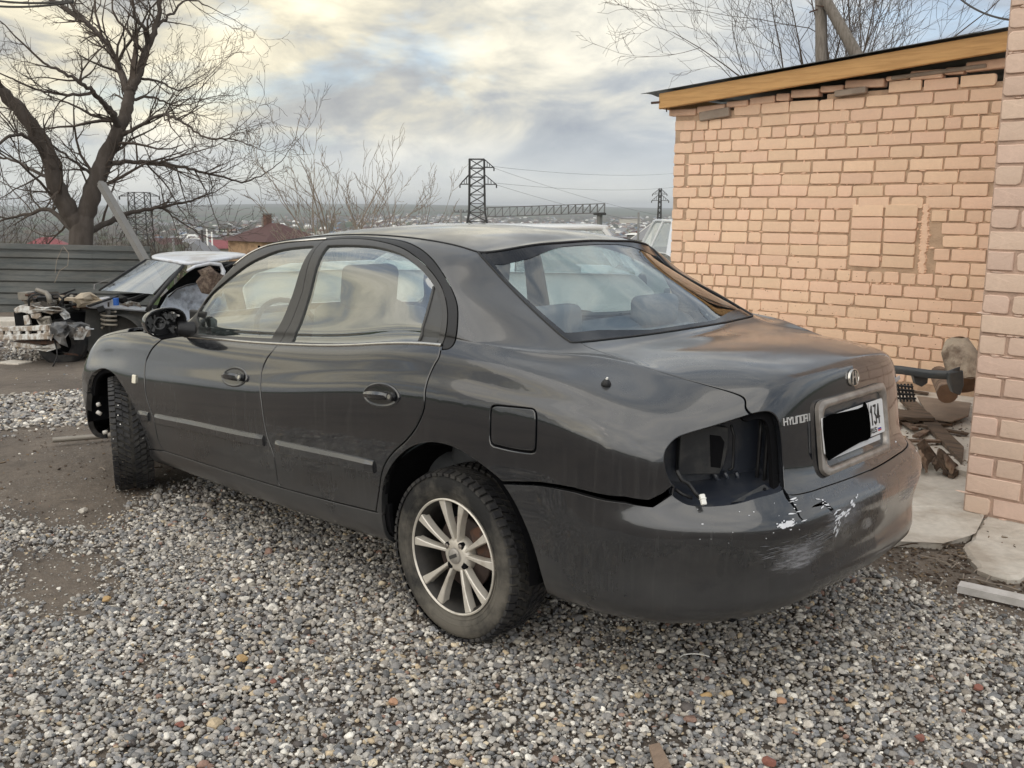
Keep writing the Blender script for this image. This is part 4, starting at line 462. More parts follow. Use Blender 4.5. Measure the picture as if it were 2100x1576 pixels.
# black ceramic border of the rear glass, then the glass
rw = A_['rear_window']
def halfinset(P, d): 
    P = thin(densify(P, .02), .006); P = P if area(P) > 0 else P[::-1]
    return inset(P, d)
fr_in = halfinset(rw, .052); fr_in = fr_in[inside(rw if area(rw) > 0 else rw[::-1], fr_in-np.array([.001, 0]))]
fr_in = np.array([p for p in fr_in if dist(thin(densify(rw[:-1], .01), .003), np.array([p]))[0] > .02 or abs(p[0]-UM) < 1e-3])
mid_panel('rear_window', rw, mat=GLASSR, vk=.6, gap=.003, lift=-.003, depth=.006, lip=.001)
# trunk lid with its deck dip and rear lip
TRK = A_['trunk_lid']
trunk = mid_panel('trunk_lid', TRK, depth=.02, step=.026, vk=.4)
# bumper: torn notch and split cut into the outline itself
bum = A_['rear_bumper']
ca, cb = A_['crackA'], A_['crackB']
iB = int(np.argmin(np.hypot(bum[:, 0]-ca[0][0], bum[:, 1]-ca[0][1])))
w = np.linspace(.007, .002, len(ca)-1)[:, None]
dirp = np.gradient(ca, axis=0); nrm2 = np.stack([-dirp[:, 1], dirp[:, 0]], 1); nrm2 /= np.hypot(nrm2[:, 0], nrm2[:, 1])[:, None]
notch = np.r_[ca[:-1]+nrm2[:-1]*w, ca[-1:], (ca[:-1]-nrm2[:-1]*w)[::-1]]
if np.hypot(*(notch[0]-bum[iB-1])) > np.hypot(*(notch[-1]-bum[iB-1])): notch = notch[::-1]
bumL = np.r_[bum[:iB], notch, bum[iB+1:]]
wB = np.array([.001, .006, .0055, .001])[:, None]; dB = np.gradient(cb, axis=0); nB = np.stack([-dB[:, 1], dB[:, 0]], 1); nB /= np.hypot(nB[:, 0], nB[:, 1])[:, None]
holeB = np.r_[cb-nB*wB, (cb+nB*wB)[::-1]]
V1, F1, N1 = panel_geo(bumL, [holeB], gap=.0006, depth=.022, step=.03, lip=.0006, edge_step=.012)
V2, F2, N2 = panel_geo(bum, gap=.0025, depth=.022, step=.03); V2 = V2*MY; N2 = N2*MY; n1 = len(V1)
bumper = set_mesh('rear_bumper', np.r_[V1, V2], list(F1)+[tuple(n1+i for i in f[::-1]) for f in F2], np.r_[N1, N2], PAINT, car)
bumper['label'] = 'rear bumper cracked and chipped to white primer'
# roof: ruled between the two seams, crowned
def roof():
    us = np.linspace(.02, UM-.02, 110); E = S.ev(us, np.full(110, TV[-1])); NE = S.nrm(us, np.full(110, TV[-1]-.004)); T = 33; V = []; F = []
    for e, ne in zip(E, NE):
        ys = max(e[1], .002)
        for k in range(T):
            t = 1-2*k/(T-1); c = .040*(ys/.545)**2*(1-abs(t)**2.2); V.append((e[0], ys*t, e[2]+c-.0025*(abs(t) > .999)))
    for i in range(109):
        for k in range(T-1): F.append((i*T+k, (i+1)*T+k, (i+1)*T+k+1, i*T+k+1))
    o = mesh_obj('roof', np.array(V)-ORI, F, PAINT, car, True)
    me = o.data
    if me.polygons[len(F)//2].normal.z < 0: me.flip_normals()
roof()
# black rubber in the roof seams and round the rear glass
def cordline(name, pts, r, mat, n=6, parent=car, mirror=True):
    m = MB(); m.tube(pts, r, n)
    o = m.build(name, mat, parent, True, off=ORI)
    if mirror: m = MB(); m.tube([np.array(p)*MY for p in pts], r, n); m.build(name, mat, parent, True, off=ORI)
    return o
us = np.linspace(TU[5]+.1, REG['rear_window'][0][0]-.75, 40)
def open_edge(P, step):
    P = thin(densify(P[:-1], step), step*.4); k = P[:, 0] < UM-.004; n = len(P)
    st = [i for i in range(n) if k[i] and not k[i-1]][0]; P = np.roll(P, -st, 0); k = np.roll(k, -st)
    Q = P[k]; Q = thin(Q[(Q[:, 0] < UM-.012)], step*.4); a, b = Q[0].copy(), Q[-1].copy(); a[0] = b[0] = UM; return np.r_[[a], Q, [b]]
edge = list(open_edge(rw, .02))
E3 = S.ev(np.array(edge)[:, 0], np.array(edge)[:, 1])
seg = [E3[i] for i in range(len(E3))]
cordline('rear_window_seal', seg[:], .0045, BLACK)
seamu = np.linspace(TU[4], rw[0][0] if rw[0][1] > 1.8 else 4.0, 50)
cordline('roof_seam', list(S.ev(seamu, np.full(50, TV[-1]))+np.array([0, 0, .0005])), .0032, BLACK)
# ceramic band: strips following the glass edge, slightly proud inside the glass
def band():
    P = open_edge(rw, .02); sgn0 = 1
    d = np.gradient(P, axis=0); d /= np.hypot(d[:, 0], d[:, 1])[:, None]; n = np.stack([-d[:, 1], d[:, 0]], 1); c = np.array([UM-.3, P[:, 1].mean()])
    if n[2, 1]*(c[1]-P[2, 1]) < 0: n = -n
    n[0] = n[-1] = 0; n[0, 1] = np.sign(c[1]-P[0, 1]); n[-1, 1] = np.sign(c[1]-P[-1, 1])
    for _ in range(6): n[1:-1] = (n[:-2]+n[1:-1]*2+n[2:])/4
    n /= np.hypot(n[:, 0], n[:, 1])[:, None]
    side = np.clip((UM-P[:, 0]-.25)/.3, 0, 1); wd = .030+.034*side
    Pi = P+n*.004; Q = P+n*wd[:, None]; Q[:, 0] = np.minimum(Q[:, 0], UM); m = MB(); k = len(P)
    a = S.ev(Pi[:, 0], Pi[:, 1])-S.nrm(Pi[:, 0], Pi[:, 1])*.0012; b = S.ev(Q[:, 0], Q[:, 1])-S.nrm(Q[:, 0], Q[:, 1])*.0012
    bmat = mk('black_ceramic_band', (.012, .013, .016), .12, spec=.4, c2=(.06, .06, .06), c2s=6, c2f=.3)
    for sg in (1, -1):
        V = [p*(1, sg, 1) for q in zip(a, b) for p in q]; m = MB(); m.add(V, [(2*i, 2*i+2, 2*i+3, 2*i+1) for i in range(k-1)]); m.build('glass_border', bmat, car, off=ORI)
band()
# inner shell seen through the shut lines
def shell():
    Vs = []; Fs = []; b = 0
    for nme, hol, dd in (('front_door', (), -.016), ('rear_door', (), -.016), ('sill', (), -.02), ('front_fender', (), -.03), ('trunk_lid', (), -.024), ('hood', (), -.04), ('fuel_door', (), -.015)):
        V, F, _ = panel_geo(A_[nme], [A_[h] for h in hol], gap=-.018, lift=dd, depth=.018, step=.07, lip=.001, edge_step=.05)
        V, F, _ = both(V, F, V); Vs.append(V); Fs += [tuple(b+i for i in f) for f in F]; b += len(V)
    mesh_obj('body_shell', np.concatenate(Vs)-ORI, Fs, DARK, car)
shell()
def on(u, v, lift=0): return S.ev([u], [v])[0]+S.nrm([u], [v])[0]*lift
def frame(u, v):
    """local axes on the surface: along u (to the rear), up v, outwards"""
    a = S.ev([u+.01], [v])[0]-S.ev([u-.01], [v])[0]; n = S.nrm([u], [v])[0]; a /= np.linalg.norm(a); return a, np.cross(n, a), n
def pair(name, mb, mat, parents, smooth=False, **k):
    a = mb.build(name, mat, parents[0], smooth, off=ORI, **k)
    m2 = MB(); m2.V = [tuple(np.array(v)*MY) for v in mb.V]; m2.F = [f[::-1] for f in mb.F]; m2.M = mb.M
    b = m2.build(name, mat, parents[1], smooth, off=ORI, **k); return a, b
# rub strips
def strip(uv, wid=.026, th=.017, bev=.008):
    m = MB(); uv = densify(np.r_[uv, uv[::-1]], .05)[:max(2, len(densify(np.r_[uv, uv[::-1]], .05))//2+1)]
    rows = []
    prof = [(-wid, -.004), (-wid, th*.55), (-wid+.006, th), (wid-.017, th), (wid-.003, th*.42), (wid, -.002)]
    for i, p in enumerate(uv):
        a, bb, n = frame(*p); c = on(*p); k = .6 if i in (0, len(uv)-1) else 1
        rows.append([c+bb*x*(.92 if k < 1 else 1)+n*y*k for x, y in prof])
    V = [p for r in rows for p in r]; q = len(prof); F = []
    for i in range(len(rows)-1):
        for k in range(q-1): F.append((i*q+k, i*q+k+1, (i+1)*q+k+1, (i+1)*q+k))
    F.append(tuple(range(q))[::-1]); F.append(tuple((len(rows)-1)*q+k for k in range(q)))
    F = [f[::-1] for f in F]
    m.add(V, F); return m
pair('rub_strip', strip(A_['strip_b']), PAINT, fd); pair('rub_strip', strip(A_['strip_c']), PAINT, rd); pair('rub_strip', strip(A_['strip_a']), PAINT, (car, car))
# chrome belt
def belt(u0, u1, src):
    pts = [];
    for p in densify(np.r_[src, src[::-1]], .04)[:len(densify(np.r_[src, src[::-1]], .04))//2+1]: pts.append(p)
    m = MB(); rows = []
    for p in pts:
        a, bb, n = frame(*p); c = on(*p); rows.append([c+bb*x+n*y for x, y in ((-.007, 0), (-.005, .0055), (.003, .0065), (.007, .0))])
    V = [p for r in rows for p in r]; F = [(i*4+k+4, i*4+k+5, i*4+k+1, i*4+k) for i in range(len(rows)-1) for k in range(3)]
    return m.add(V, F)
BF = REG['front_frame']; 
pair('belt_trim', belt(0, 0, np.array(REG['belt_f'])-[0, .002]), CHROME, fd, True)
rb_ = np.array([REG['rear_frame'][-1], REG['rear_frame'][-2]]); mid_ = rb_.mean(0)
pair('belt_trim', belt(0, 0, np.array(REG['belt_r'])-[0, .002]), CHROME, rd, True)
# silver drip moulding on the front of the roof rail
fo_ = np.array(REG['front_frame']); fo_ = fo_[(fo_[:, 1] > TV[14]-.01) & (fo_[:, 0] > 1.62)]; fo_ = fo_[np.argsort(fo_[:, 0])]; fo_ = fo_[fo_[:, 1] > np.interp(fo_[:, 0], [1.5, 1.9, 2.5], [TV[13]+.02, TV[14]+.02, TV[15]-.03])]
fo_ = thin(fo_, .03)
if len(fo_) > 3: pair('roof_drip_moulding', MB().tube(list(S.ev(fo_[:, 0], fo_[:, 1]+.008)+S.nrm(fo_[:, 0], fo_[:, 1]+.008)*.003), .0055, 6), CHROME, (car, car), True)
# divider of the rear door quarter light
rgl = A_['rear_glass']
def qdiv():
    iu = rgl[:, 0].max()-.004; a, b = A_['divider'][0], A_['divider'][2]; m = MB()
    P = [a+(b-a)*t for t in np.linspace(0, 1, 7)]; m.tube([on(*p, -.003) for p in P], .006, 6)
    tri = MB(); V = []; F = []
    for t in np.linspace(0, 1, 9):
        p = a+(b-a)*t; q = np.array([iu-.016*max(0, (t-.55)/.45)**2, p[1]]); V += [on(*p, -.004), on(*q, -.004)]
    for i in range(8): F.append((2*i, 2*i+1, 2*i+3, 2*i+2))
    tri.add(V, F); pair('quarter_light_divider', m, TRIM, rd, True); pair('quarter_light', tri, mk('dusty_dark_light', (.06, .06, .058), .3, var=.1), rd)
qdiv()
# door handles: recessed bowl, paddle, keyhole
def handle(u, v, parents, key=True):
    a, b, n = frame(u, v); c = on(u, v)
    def P(x, y, z): return c+a*x+b*y+n*z
    m = MB(); R = 28
    def ring(rx, ry, z): return [P(rx*math.cos(t)*(1-.06*math.sin(t)), ry*math.sin(t), z) for t in np.linspace(0, 2*PI, R, endpoint=False)]
    rings = [ring(.108, .046, .0005), ring(.104, .043, .0045), ring(.098, .038, .002), ring(.09, .032, .0012)]
    V = [p for r in rings for p in r]; F = [(i*R+k, i*R+(k+1) % R, (i+1)*R+(k+1) % R, (i+1)*R+k) for i in range(3) for k in range(R)]; m.add(V, [f[::-1] for f in F] if False else F)
    bz = pair('door_handle', m, PAINT, parents, True)
    d = MB(); Rg = [ring(.091, .033, .0015), ring(.02, .01, .0016)]; V = [p for r in Rg for p in r]
    d.add(V, [(k, (k+1) % R, R+(k+1) % R, R+k) for k in range(R)]+[tuple(R+k for k in range(R))]); pair('handle_bowl', d, mk('bowl_dark', (.008, .008, .009), .25, coat=1), parents)
    g = MB(); V = []; F = []; prof = [(.018, .008), (.017, .022), (.006, .029), (-.008, .026), (-.014, .012)]; nx = 12
    for i in range(nx+1):
        x = -.088+.15*i/nx; k = math.sin(PI*min(1, (i+.8)/nx*.93))**.35
        for y, z in prof: V.append(P(x, y*k-.003, z*k))
    for i in range(nx):
        for k in range(4): F.append((i*5+k, (i+1)*5+k, (i+1)*5+k+1, i*5+k+1))
    F += [tuple(range(5)), tuple(nx*5+k for k in range(5))[::-1]]
    g.add(V, F); auto(pair('handle_paddle', g, PAINT, parents, True)[0])
    l = MB(); l.tube([P(.074, -.002, .004), P(.074, -.002, .022)], .016, 16)
    l2 = MB(); l2.tube([P(.074, -.002, .0215), P(.074, -.002, .0235)], .0085, 12)
    pair('handle_end', l, PAINT, parents, False); pair('key_cylinder', l2, CHROME, parents)
handle(*REG['P_handle_f'][0], fd); handle(*REG['P_handle_r'][0], rd)
# antenna base on the left rear quarter
a, b, n = frame(*REG['P_antenna'][0]); c = on(*REG['P_antenna'][0])
m = MB(); pts = [c-n*.003, c+n*.004, c+n*.012, c+n*.02]; m.tube(pts, [.017, .0155, .012, .004], 14); m.build('antenna_base', BLACK, car, True, off=ORI)
m = MB(); m.tube([c+n*.018, c+n*.026+a*.002], [.0045, .003], 8); m.build('antenna_stub', WHITEP, car, off=ORI)
# side marker lamp
a, b, n = frame(*REG['P_marker'][0]); c = on(*REG['P_marker'][0])
m = MB(); m.bar(c-n*.003, c+n*.009, .046, .036, up=tuple(a)); o = pair('side_marker_lamp', m, mk('amber_clear_lens', (.85, .80, .66), .15, coat=.5), (car, car))
for q in o: bevel(q, .006, 3)
# paint chips, scratches on the bumper: thin flakes of bare primer just proud of the paint
def chips():
    r = random.Random(5); m = MB()
    def flake(u, v, su, sv, n=9, rot=0, lift=.0012):
        P = []
        for k in range(n):
            t = 2*PI*k/n; q = r.uniform(.55, 1.15); x, y = su*math.cos(t)*q, sv*math.sin(t)*q; P.append((u+x*math.cos(rot)-y*math.sin(rot), v+x*math.sin(rot)+y*math.cos(rot)))
        P = np.array(P); m.add(S.ev(P[:, 0], P[:, 1])+S.nrm(P[:, 0], P[:, 1])*lift, [tuple(range(n))])
    f0, f1 = REG['flake']; fc = np.mean([f0, f1], 0); flake(fc[0], fc[1], .026, .011, 22, .12)
    for k in range(14): flake(fc[0]+r.gauss(0, .02), fc[1]+r.gauss(0, .012), r.uniform(.001, .004), r.uniform(.001, .003))
    for seg, nn, sp in ((ca, 7, .010), (cb, 12, .014)):
        for k in range(nn):
            t = r.uniform(0, len(seg)-1); i = int(min(t, len(seg)-2)); p = seg[i]+(seg[i+1]-seg[i])*(t-i); flake(p[0]+r.gauss(0, sp)+.004, p[1]+r.gauss(0, sp*.6), r.uniform(.003, .013), r.uniform(.001, .0035), 11, r.uniform(-.5, .5))
    e = cb[-1]
    for k in range(26):
        t = r.random()**1.4; flake(e[0]-.01+t*.12+r.gauss(0, .005), e[1]-.004+t*.050+r.gauss(0, .005), r.uniform(.004, .018)*(1-.6*t), r.uniform(.0012, .005), 13, .4)
    for k in range(14): flake(e[0]+r.uniform(-.02, .01), e[1]-.01-.05*r.random(), r.uniform(.0015, .004), r.uniform(.003, .012), 9, r.uniform(-.4, .1))
    for k in range(16): flake(r.uniform(4.3, 4.62), r.uniform(.3, .45), r.uniform(.001, .003), r.uniform(.0008, .002), 6)
    o = m.build('paint_chips', WHITEPAINT, bumper, off=ORI); o['kind'] = 'stuff'
    m = MB()
    for k in range(70):   # rubbed scratches
        u0, v0 = fc[0]-.03+r.uniform(-.06, .20), fc[1]-.045-r.random()*.05; L_ = r.uniform(.01, .05); w_ = r.uniform(.0005, .0016); s_ = r.uniform(-.12, .25)
        P = np.array([(u0, v0), (u0+L_*.5, v0+L_*.5*s_-w_), (u0+L_, v0+L_*s_), (u0+L_*.5, v0+L_*.5*s_+w_)]); m.add(S.ev(P[:, 0], P[:, 1])+S.nrm(P[:, 0], P[:, 1])*.001, [(0, 1, 2, 3)])
    o = m.build('scratches', mk('scuffed_paint', (.19, .19, .20), .6), bumper, off=ORI); o['kind'] = 'stuff'
    m = MB()
    for sgn in (-1,):
        for k in range(40):
            u, v = r.uniform(4.05, 4.75), r.uniform(.33, .56); P = [(u+r.uniform(.002, .009)*math.cos(t), v+r.uniform(.001, .006)*math.sin(t)) for t in np.linspace(0, 2*PI, 8, endpoint=False)]; P = np.array(P)
            if r.random() < .5: continue
            m.add((S.ev(P[:, 0], P[:, 1])+S.nrm(P[:, 0], P[:, 1])*.001)*MY, [tuple(range(8))])
    o = m.build('far_paint_chips', WHITEPAINT, bumper, off=ORI); o['kind'] = 'stuff'
chips()
def scuff(name, u0, u1, v0, v1, sg, seed, amt):
    m = MB(); nu, nv = 26, 12; U_2, V_2 = np.meshgrid(np.linspace(u0, u1, nu), np.linspace(v0, v1, nv), indexing='ij'); P = (S.ev(U_2.ravel(), V_2.ravel())+S.nrm(U_2.ravel(), V_2.ravel())*.0009)*(1, sg, 1)
    m.add(P, [(i*nv+j, (i+1)*nv+j, (i+1)*nv+j+1, i*nv+j+1) for i in range(nu-1) for j in range(nv-1)])
    mt = mk('rubbed_primer_%d' % seed, (.30, .30, .315), .6, var=.2); nt = mt.node_tree; L = nt.links.new; b = nt.nodes['Principled BSDF']; tc = N(nt, 'ShaderNodeTexCoord'); mp = N(nt, 'ShaderNodeMapping'); mp.inputs['Scale'].default_value = (9, 9, 70); mp.inputs['Location'].default_value = (seed, 0, 0); L(tc.outputs['Object'], mp.inputs[0])
    n1 = N(nt, 'ShaderNodeTexNoise', ins={'Scale': 1.6, 'Detail': 8, 'Roughness': .75}); L(mp.outputs[0], n1.inputs['Vector']); sp = N(nt, 'ShaderNodeSeparateXYZ'); L(tc.outputs['Generated'], sp.inputs[0])
    def hump(s_): 
        a = N(nt, 'ShaderNodeMath', operation='SUBTRACT', ins={0: 1.0}); L(s_, a.inputs[1]); c = N(nt, 'ShaderNodeMath', operation='MULTIPLY'); L(s_, c.inputs[0]); L(a.outputs[0], c.inputs[1]); d = N(nt, 'ShaderNodeMath', operation='MULTIPLY', ins={1: 4.0}); L(c.outputs[0], d.inputs[0]); return d.outputs[0]
    h = N(nt, 'ShaderNodeMath', operation='MULTIPLY'); L(hump(sp.outputs[1]), h.inputs[0]); L(hump(sp.outputs[2]), h.inputs[1]); q = N(nt, 'ShaderNodeMath', operation='MULTIPLY'); L(h.outputs[0], q.inputs[0]); L(n1.outputs[0], q.inputs[1])
    r = N(nt, 'ShaderNodeMapRange', ins={1: .36, 2: .52, 3: 0, 4: amt}); L(q.outputs[0], r.inputs[0]); L(r.outputs[0], b.inputs['Alpha']); m.build(name, mt, bumper, True, off=ORI)
scuff('scuff_mark', 4.40, 4.72, .17, .335, 1, 1, .75); scuff('scuff_mark', 4.55, 4.94, .24, .42, 1, 2, .45); scuff('scuff_mark', 4.45, 4.90, .22, .40, -1, 3, .4)
# ---- tail lamp pockets: painted walls going in, inner panel, bracket, connector
NAVY = mk('unpolished_blue_black_panel', (.020, .024, .034), .35, spec=.5, coat=.3, c2=(.08, .078, .072), c2s=9, c2f=.5, c2th=(.5, .7))
GREYBR = mk('grey_inner_plastic', (.022, .023, .025), .45, c2=(.06, .058, .054), c2s=18, c2f=.5)
def pocket(sgn):
    P = thin(densify(A_['lamp'][:-1], .02), .008); P = P if area(P) > 0 else P[::-1]
    r0 = inset(P, -.004); c = P.mean(0); n = len(P); rows = []
    inn = np.array([.80, -.58, 0.05]); inn /= np.linalg.norm(inn)
    A0 = S.ev(r0[:, 0], r0[:, 1]); N0 = S.nrm(r0[:, 0], r0[:, 1]); C3 = S.ev([c[0]], [c[1]])[0]
    for d, k in ((.012, 1.0), (.03, .985), (.06, .96), (.11, .93), (.165, .88)):
        Q = A0-N0*min(d, .02) if d < .02 else C3+(A0-C3)*k+inn*d-N0*0
        if d >= .02:
            # flatten towards a back plane
            t = (d-.02)/.145; pl_ = C3+inn*d; off = ((Q-pl_)@inn)[:, None]*inn; Q = Q-off*t
        rows.append(Q)
    V = [p*(1, sgn, 1) for r in rows for p in r]; F = []
    for i in range(len(rows)-1):
        for k in range(n): F.append((i*n+k, (i+1)*n+k, (i+1)*n+(k+1) % n, i*n+(k+1) % n)[::sgn])
    b = (len(rows)-1)*n; V.append(tuple(rows[-1].mean(0)*(1, sgn, 1)))
    for k in range(n): F.append((b+k, len(V)-1, b+(k+1) % n)[::sgn])
    m = MB(); m.add(V, F); o = m.build('lamp_pocket', NAVY, car, True, off=ORI); auto(o, .5)
    # frame of reference at the back plane
    B = rows[-1].mean(0); ey = np.array([0, 0, 1.]); ey -= inn*(ey@inn); ey /= np.linalg.norm(ey); ex = np.cross(ey, inn)   # ex -> towards car centre/right in the photo
    if ex[1] > 0: ex = -ex
    def Q(x, y, z): return (B+ex*x+ey*y-inn*z)*(1, sgn, 1)
    def slab(name, poly, z0, z1, mat, bw=.002):
        mm = MB(); mm.prism(poly, z0, z1, lambda x, y, z: Q(x, y, z)); o = mm.build(name, mat, car, off=ORI); bevel(o, bw, 1)
        bm = bmesh.new(); bm.from_mesh(o.data); bmesh.ops.recalc_face_normals(bm, faces=bm.faces); bm.to_mesh(o.data); bm.free(); return o
    slab('inner_panel', [(-.115, -.07), (.02, -.075), (.035, -.04), (.045, .02), (.04, .075), (-.02, .085), (-.115, .06)], .012, .040, GREYBR)
    slab('inner_panel_recess', [(-.01, -.05), (.022, -.055), (.03, .03), (.015, .05), (-.02, .055), (-.015, .0)], .0405, .042, DARK, .0005)
    m = MB(); m.tube([Q(x, y, .045) for x, y in ((.046, .085), (.058, .05), (.060, .0), (.062, -.055), (.048, -.062))], .0045, 6); m.build('rubber_edge', BLACK, car, True, off=ORI)
    m = MB()
    for k in range(3): m.tube([Q(x+.035*k, y, .02+.004*k) for x, y in ((.01, -.075), (.02, -.095), (.04, -.115), (.065, -.125))], .008, 8)
    m.build('pressed_rib', NAVY, car, True, off=ORI)
    m = MB()
    for z in (.05, .08): m.tube([Q(.125+z*.35, y, z) for y in (.10, .05, 0, -.05, -.10)], .006, 6)
    m.build('weatherstrip', BLACK, car, True, off=ORI)
    # slotted bumper bracket standing up inside the opening
    if sgn > 0:
        m = MB(); m.tube([W(*p) for p in ((1388, 965, 2.82), (1398, 985, 2.82), (1412, 992, 2.82), (1425, 1010, 2.82), (1436, 1022, 2.81))], .007, 8); m.tube([W(*p) for p in ((1385, 1004, 2.84), (1400, 1014, 2.84), (1420, 1022, 2.83))], .006, 6)
        m.build('wiring_loom', BLACK, car, True, off=ORI)
        m = MB(); p0, p1 = W(1439, 1014, 2.79), W(1444, 1036, 2.78); m.bar(p0, p1, .016, .012); m.bar(p0+(p1-p0)*.35, p0+(p1-p0)*.5, .020, .015); o = m.build('lamp_connector', WHITEP, car, off=ORI); bevel(o, .002)
        m = MB(); pl = [W(*p) for p in ((1500, 1031, 2.83), (1562, 996, 2.90), (1568, 994, 2.90), (1574, 999, 2.90), (1586, 1008, 2.89), (1555, 1023, 2.86))]
        dn = np.array([.004, -.003, -.004]); m.add(pl+[p+dn for p in pl], [(0, 1, 2, 3, 4, 5), (11, 10, 9, 8, 7, 6)]+[(i, (i+1) % 6, 6+(i+1) % 6, 6+i) for i in range(6)]); m.build('bumper_bracket', GREYBR, car, off=ORI)
        for q in ((1568, 1004, 2.888), (1548, 1016, 2.872)):
            p = W(*q); m = MB(); m.tube([p, p+np.array([-.0015, .001, .0015])], .005, 10); m.build('bracket_hole', DARK, car, off=ORI)
for s_ in (1, -1): pocket(s_)
# ---- badge, lettering, plate surround, plate
def face_pt(y, z):
    """point on the trunk face at (y, z): search v along column"""
    sg = 1 if y >= 0 else -1; yy = abs(y); u = UM; v = .9
    lo_u, hi_u = TU[15], UM
    for _ in range(12):
        vs_ = np.linspace(TV[4], TV[10], 60); P = S.ev(np.full(60, u), vs_); v = np.interp(z, P[:, 2], vs_)
        us_ = np.linspace(lo_u, hi_u, 60); P = S.ev(us_, np.full(60, v)); u = np.interp(-yy, -P[:, 1], us_)
    p = S.ev([u], [v])[0]*(1, sg, 1); n = S.nrm([u], [v])[0]*(1, sg, 1); return p, n
def letters(txt_strokes, x0, y0, h, wdt, gapx, th, depth, mapf, name, mat, parent):
    m = MB(); x = x0
    for ch in txt_strokes:
        for a, b in ch:
            pa, pb = (x+a[0]*wdt, y0+a[1]*h), (x+b[0]*wdt, y0+b[1]*h)
            d = np.array(pb)-np.array(pa); L_ = np.hypot(*d); d = d/max(L_, 1e-9); q = np.array([-d[1], d[0]])*th/2; ex_ = d*th*.4
            c = [np.array(pa)-ex_-q, np.array(pb)+ex_-q, np.array(pb)+ex_+q, np.array(pa)-ex_+q]
            V = [mapf(p[0], p[1], 0) for p in c]+[mapf(p[0], p[1], depth) for p in c]
            m.add(V, [(3, 2, 1, 0), (4, 5, 6, 7), (0, 1, 5, 4), (1, 2, 6, 5), (2, 3, 7, 6), (3, 0, 4, 7)])
        x += wdt+gapx
    return m.build(name, mat, parent, off=ORI)
GL = {'H': [((0, 0), (0, 1)), ((1, 0), (1, 1)), ((0, .5), (1, .5))], 'Y': [((0, 1), (.5, .5)), ((1, 1), (.5, .5)), ((.5, .5), (.5, 0))], 'U': [((0, 1), (0, 0)), ((0, 0), (1, 0)), ((1, 0), (1, 1))],
      'N': [((0, 0), (0, 1)), ((0, 1), (1, 1)), ((1, 1), (1, 0))], 'D': [((0, 0), (0, 1)), ((0, 1), (1, 1)), ((1, 1), (1, 0)), ((1, 0), (0, 0))], 'A': [((0, 0), (0, 1)), ((0, 1), (1, 1)), ((1, 1), (1, 0)), ((0, .45), (1, .45))],
      'I': [((.5, 0), (.5, 1))], '1': [((.15, .72), (.6, 1)), ((.6, 1), (.6, 0))], '3': [((.05, 1), (.95, 1)), ((.95, 1), (.45, .58)), ((.45, .58), (.95, .4)), ((.95, .4), (.9, .08)), ((.9, .08), (.5, 0)), ((.5, 0), (.05, .12))],
      '4': [((.7, 0), (.7, 1)), ((.7, 1), (0, .32)), ((0, .32), (1, .32))], 'R': [((0, 0), (0, 1)), ((0, 1), (.9, .9)), ((.9, .9), (.9, .6)), ((.9, .6), (0, .5)), ((.4, .5), (1, 0))], 'S': [((1, .9), (.1, 1)), ((.1, 1), (.1, .55)), ((.1, .55), (.95, .45)), ((.95, .45), (.95, .02)), ((.95, .02), (0, .1))]}
def fmap(yc, zc):
    def f(x, y, d): p, n = face_pt(yc-x, zc+y); return p+n*(.0015+d)
    return f
la = S.ev(*[[q] for q in REG['letters'][0]])[0]
letters([GL[c] for c in 'HYUNDAI'], 0, 0, .0205, .0140, .0048, .0031, .003, fmap(la[1], la[2]-.010), 'lettering', mk('bright_letters', (.75, .74, .72), .3, metal=.5), trunk)
# round emblem: ring and slanted H
def emblem():
    bc = S.ev(*[[q] for q in REG['P_badge'][0]])[0]; f = fmap(0.012, bc[2]); m = MB(); R = 40
    Rg = []
    for rr, z in ((1, .0), (.97, .006), (.86, .007), (.82, .001)): Rg.append([f(.037*rr*math.cos(t), .029*rr*math.sin(t), z) for t in np.linspace(0, 2*PI, R, endpoint=False)])
    V = [p for r in Rg for p in r]; m.add(V, [(i*R+k, i*R+(k+1) % R, (i+1)*R+(k+1) % R, (i+1)*R+k)[::-1] for i in range(3) for k in range(R)])
    def pol(P, z0=.0, z1=.006):
        n = len(P); m.add([f(x, y, z0) for x, y in P]+[f(x, y, z1) for x, y in P], [tuple(range(n, 2*n))]+[(i, (i+1) % n, n+(i+1) % n, n+i) for i in range(n)])
    pol([(-.019, -.020), (-.009, -.022), (-.002, .020), (-.013, .022)]); pol([(.009, -.022), (.019, -.020), (.013, .022), (.003, .020)]); pol([(-.008, -.004), (.010, .002), (.009, .008), (-.006, .003)])
    o = m.build('emblem', CHROME, trunk, off=ORI); auto(o, .6)
    m = MB(); P = [(.030*math.cos(t), .0235*math.sin(t)) for t in np.linspace(0, 2*PI, R, endpoint=False)]; m.add([f(x, y, .0008) for x, y in P], [tuple(range(R))]); m.build('emblem_ground', BLACK, trunk, off=ORI)
emblem()
def rrect(w, h, r, n=6, skew=0):
    P = []
    for cx, cy, a0 in ((w-r, h-r, 0), (-w+r, h-r, PI/2), (-w+r, -h+r, PI), (w-r, -h+r, 1.5*PI)):
        for k in range(n+1): a = a0+PI/2*k/n; P.append((cx+r*math.cos(a), cy+r*math.sin(a)))
    return P
PZ = .832   # plate centre height
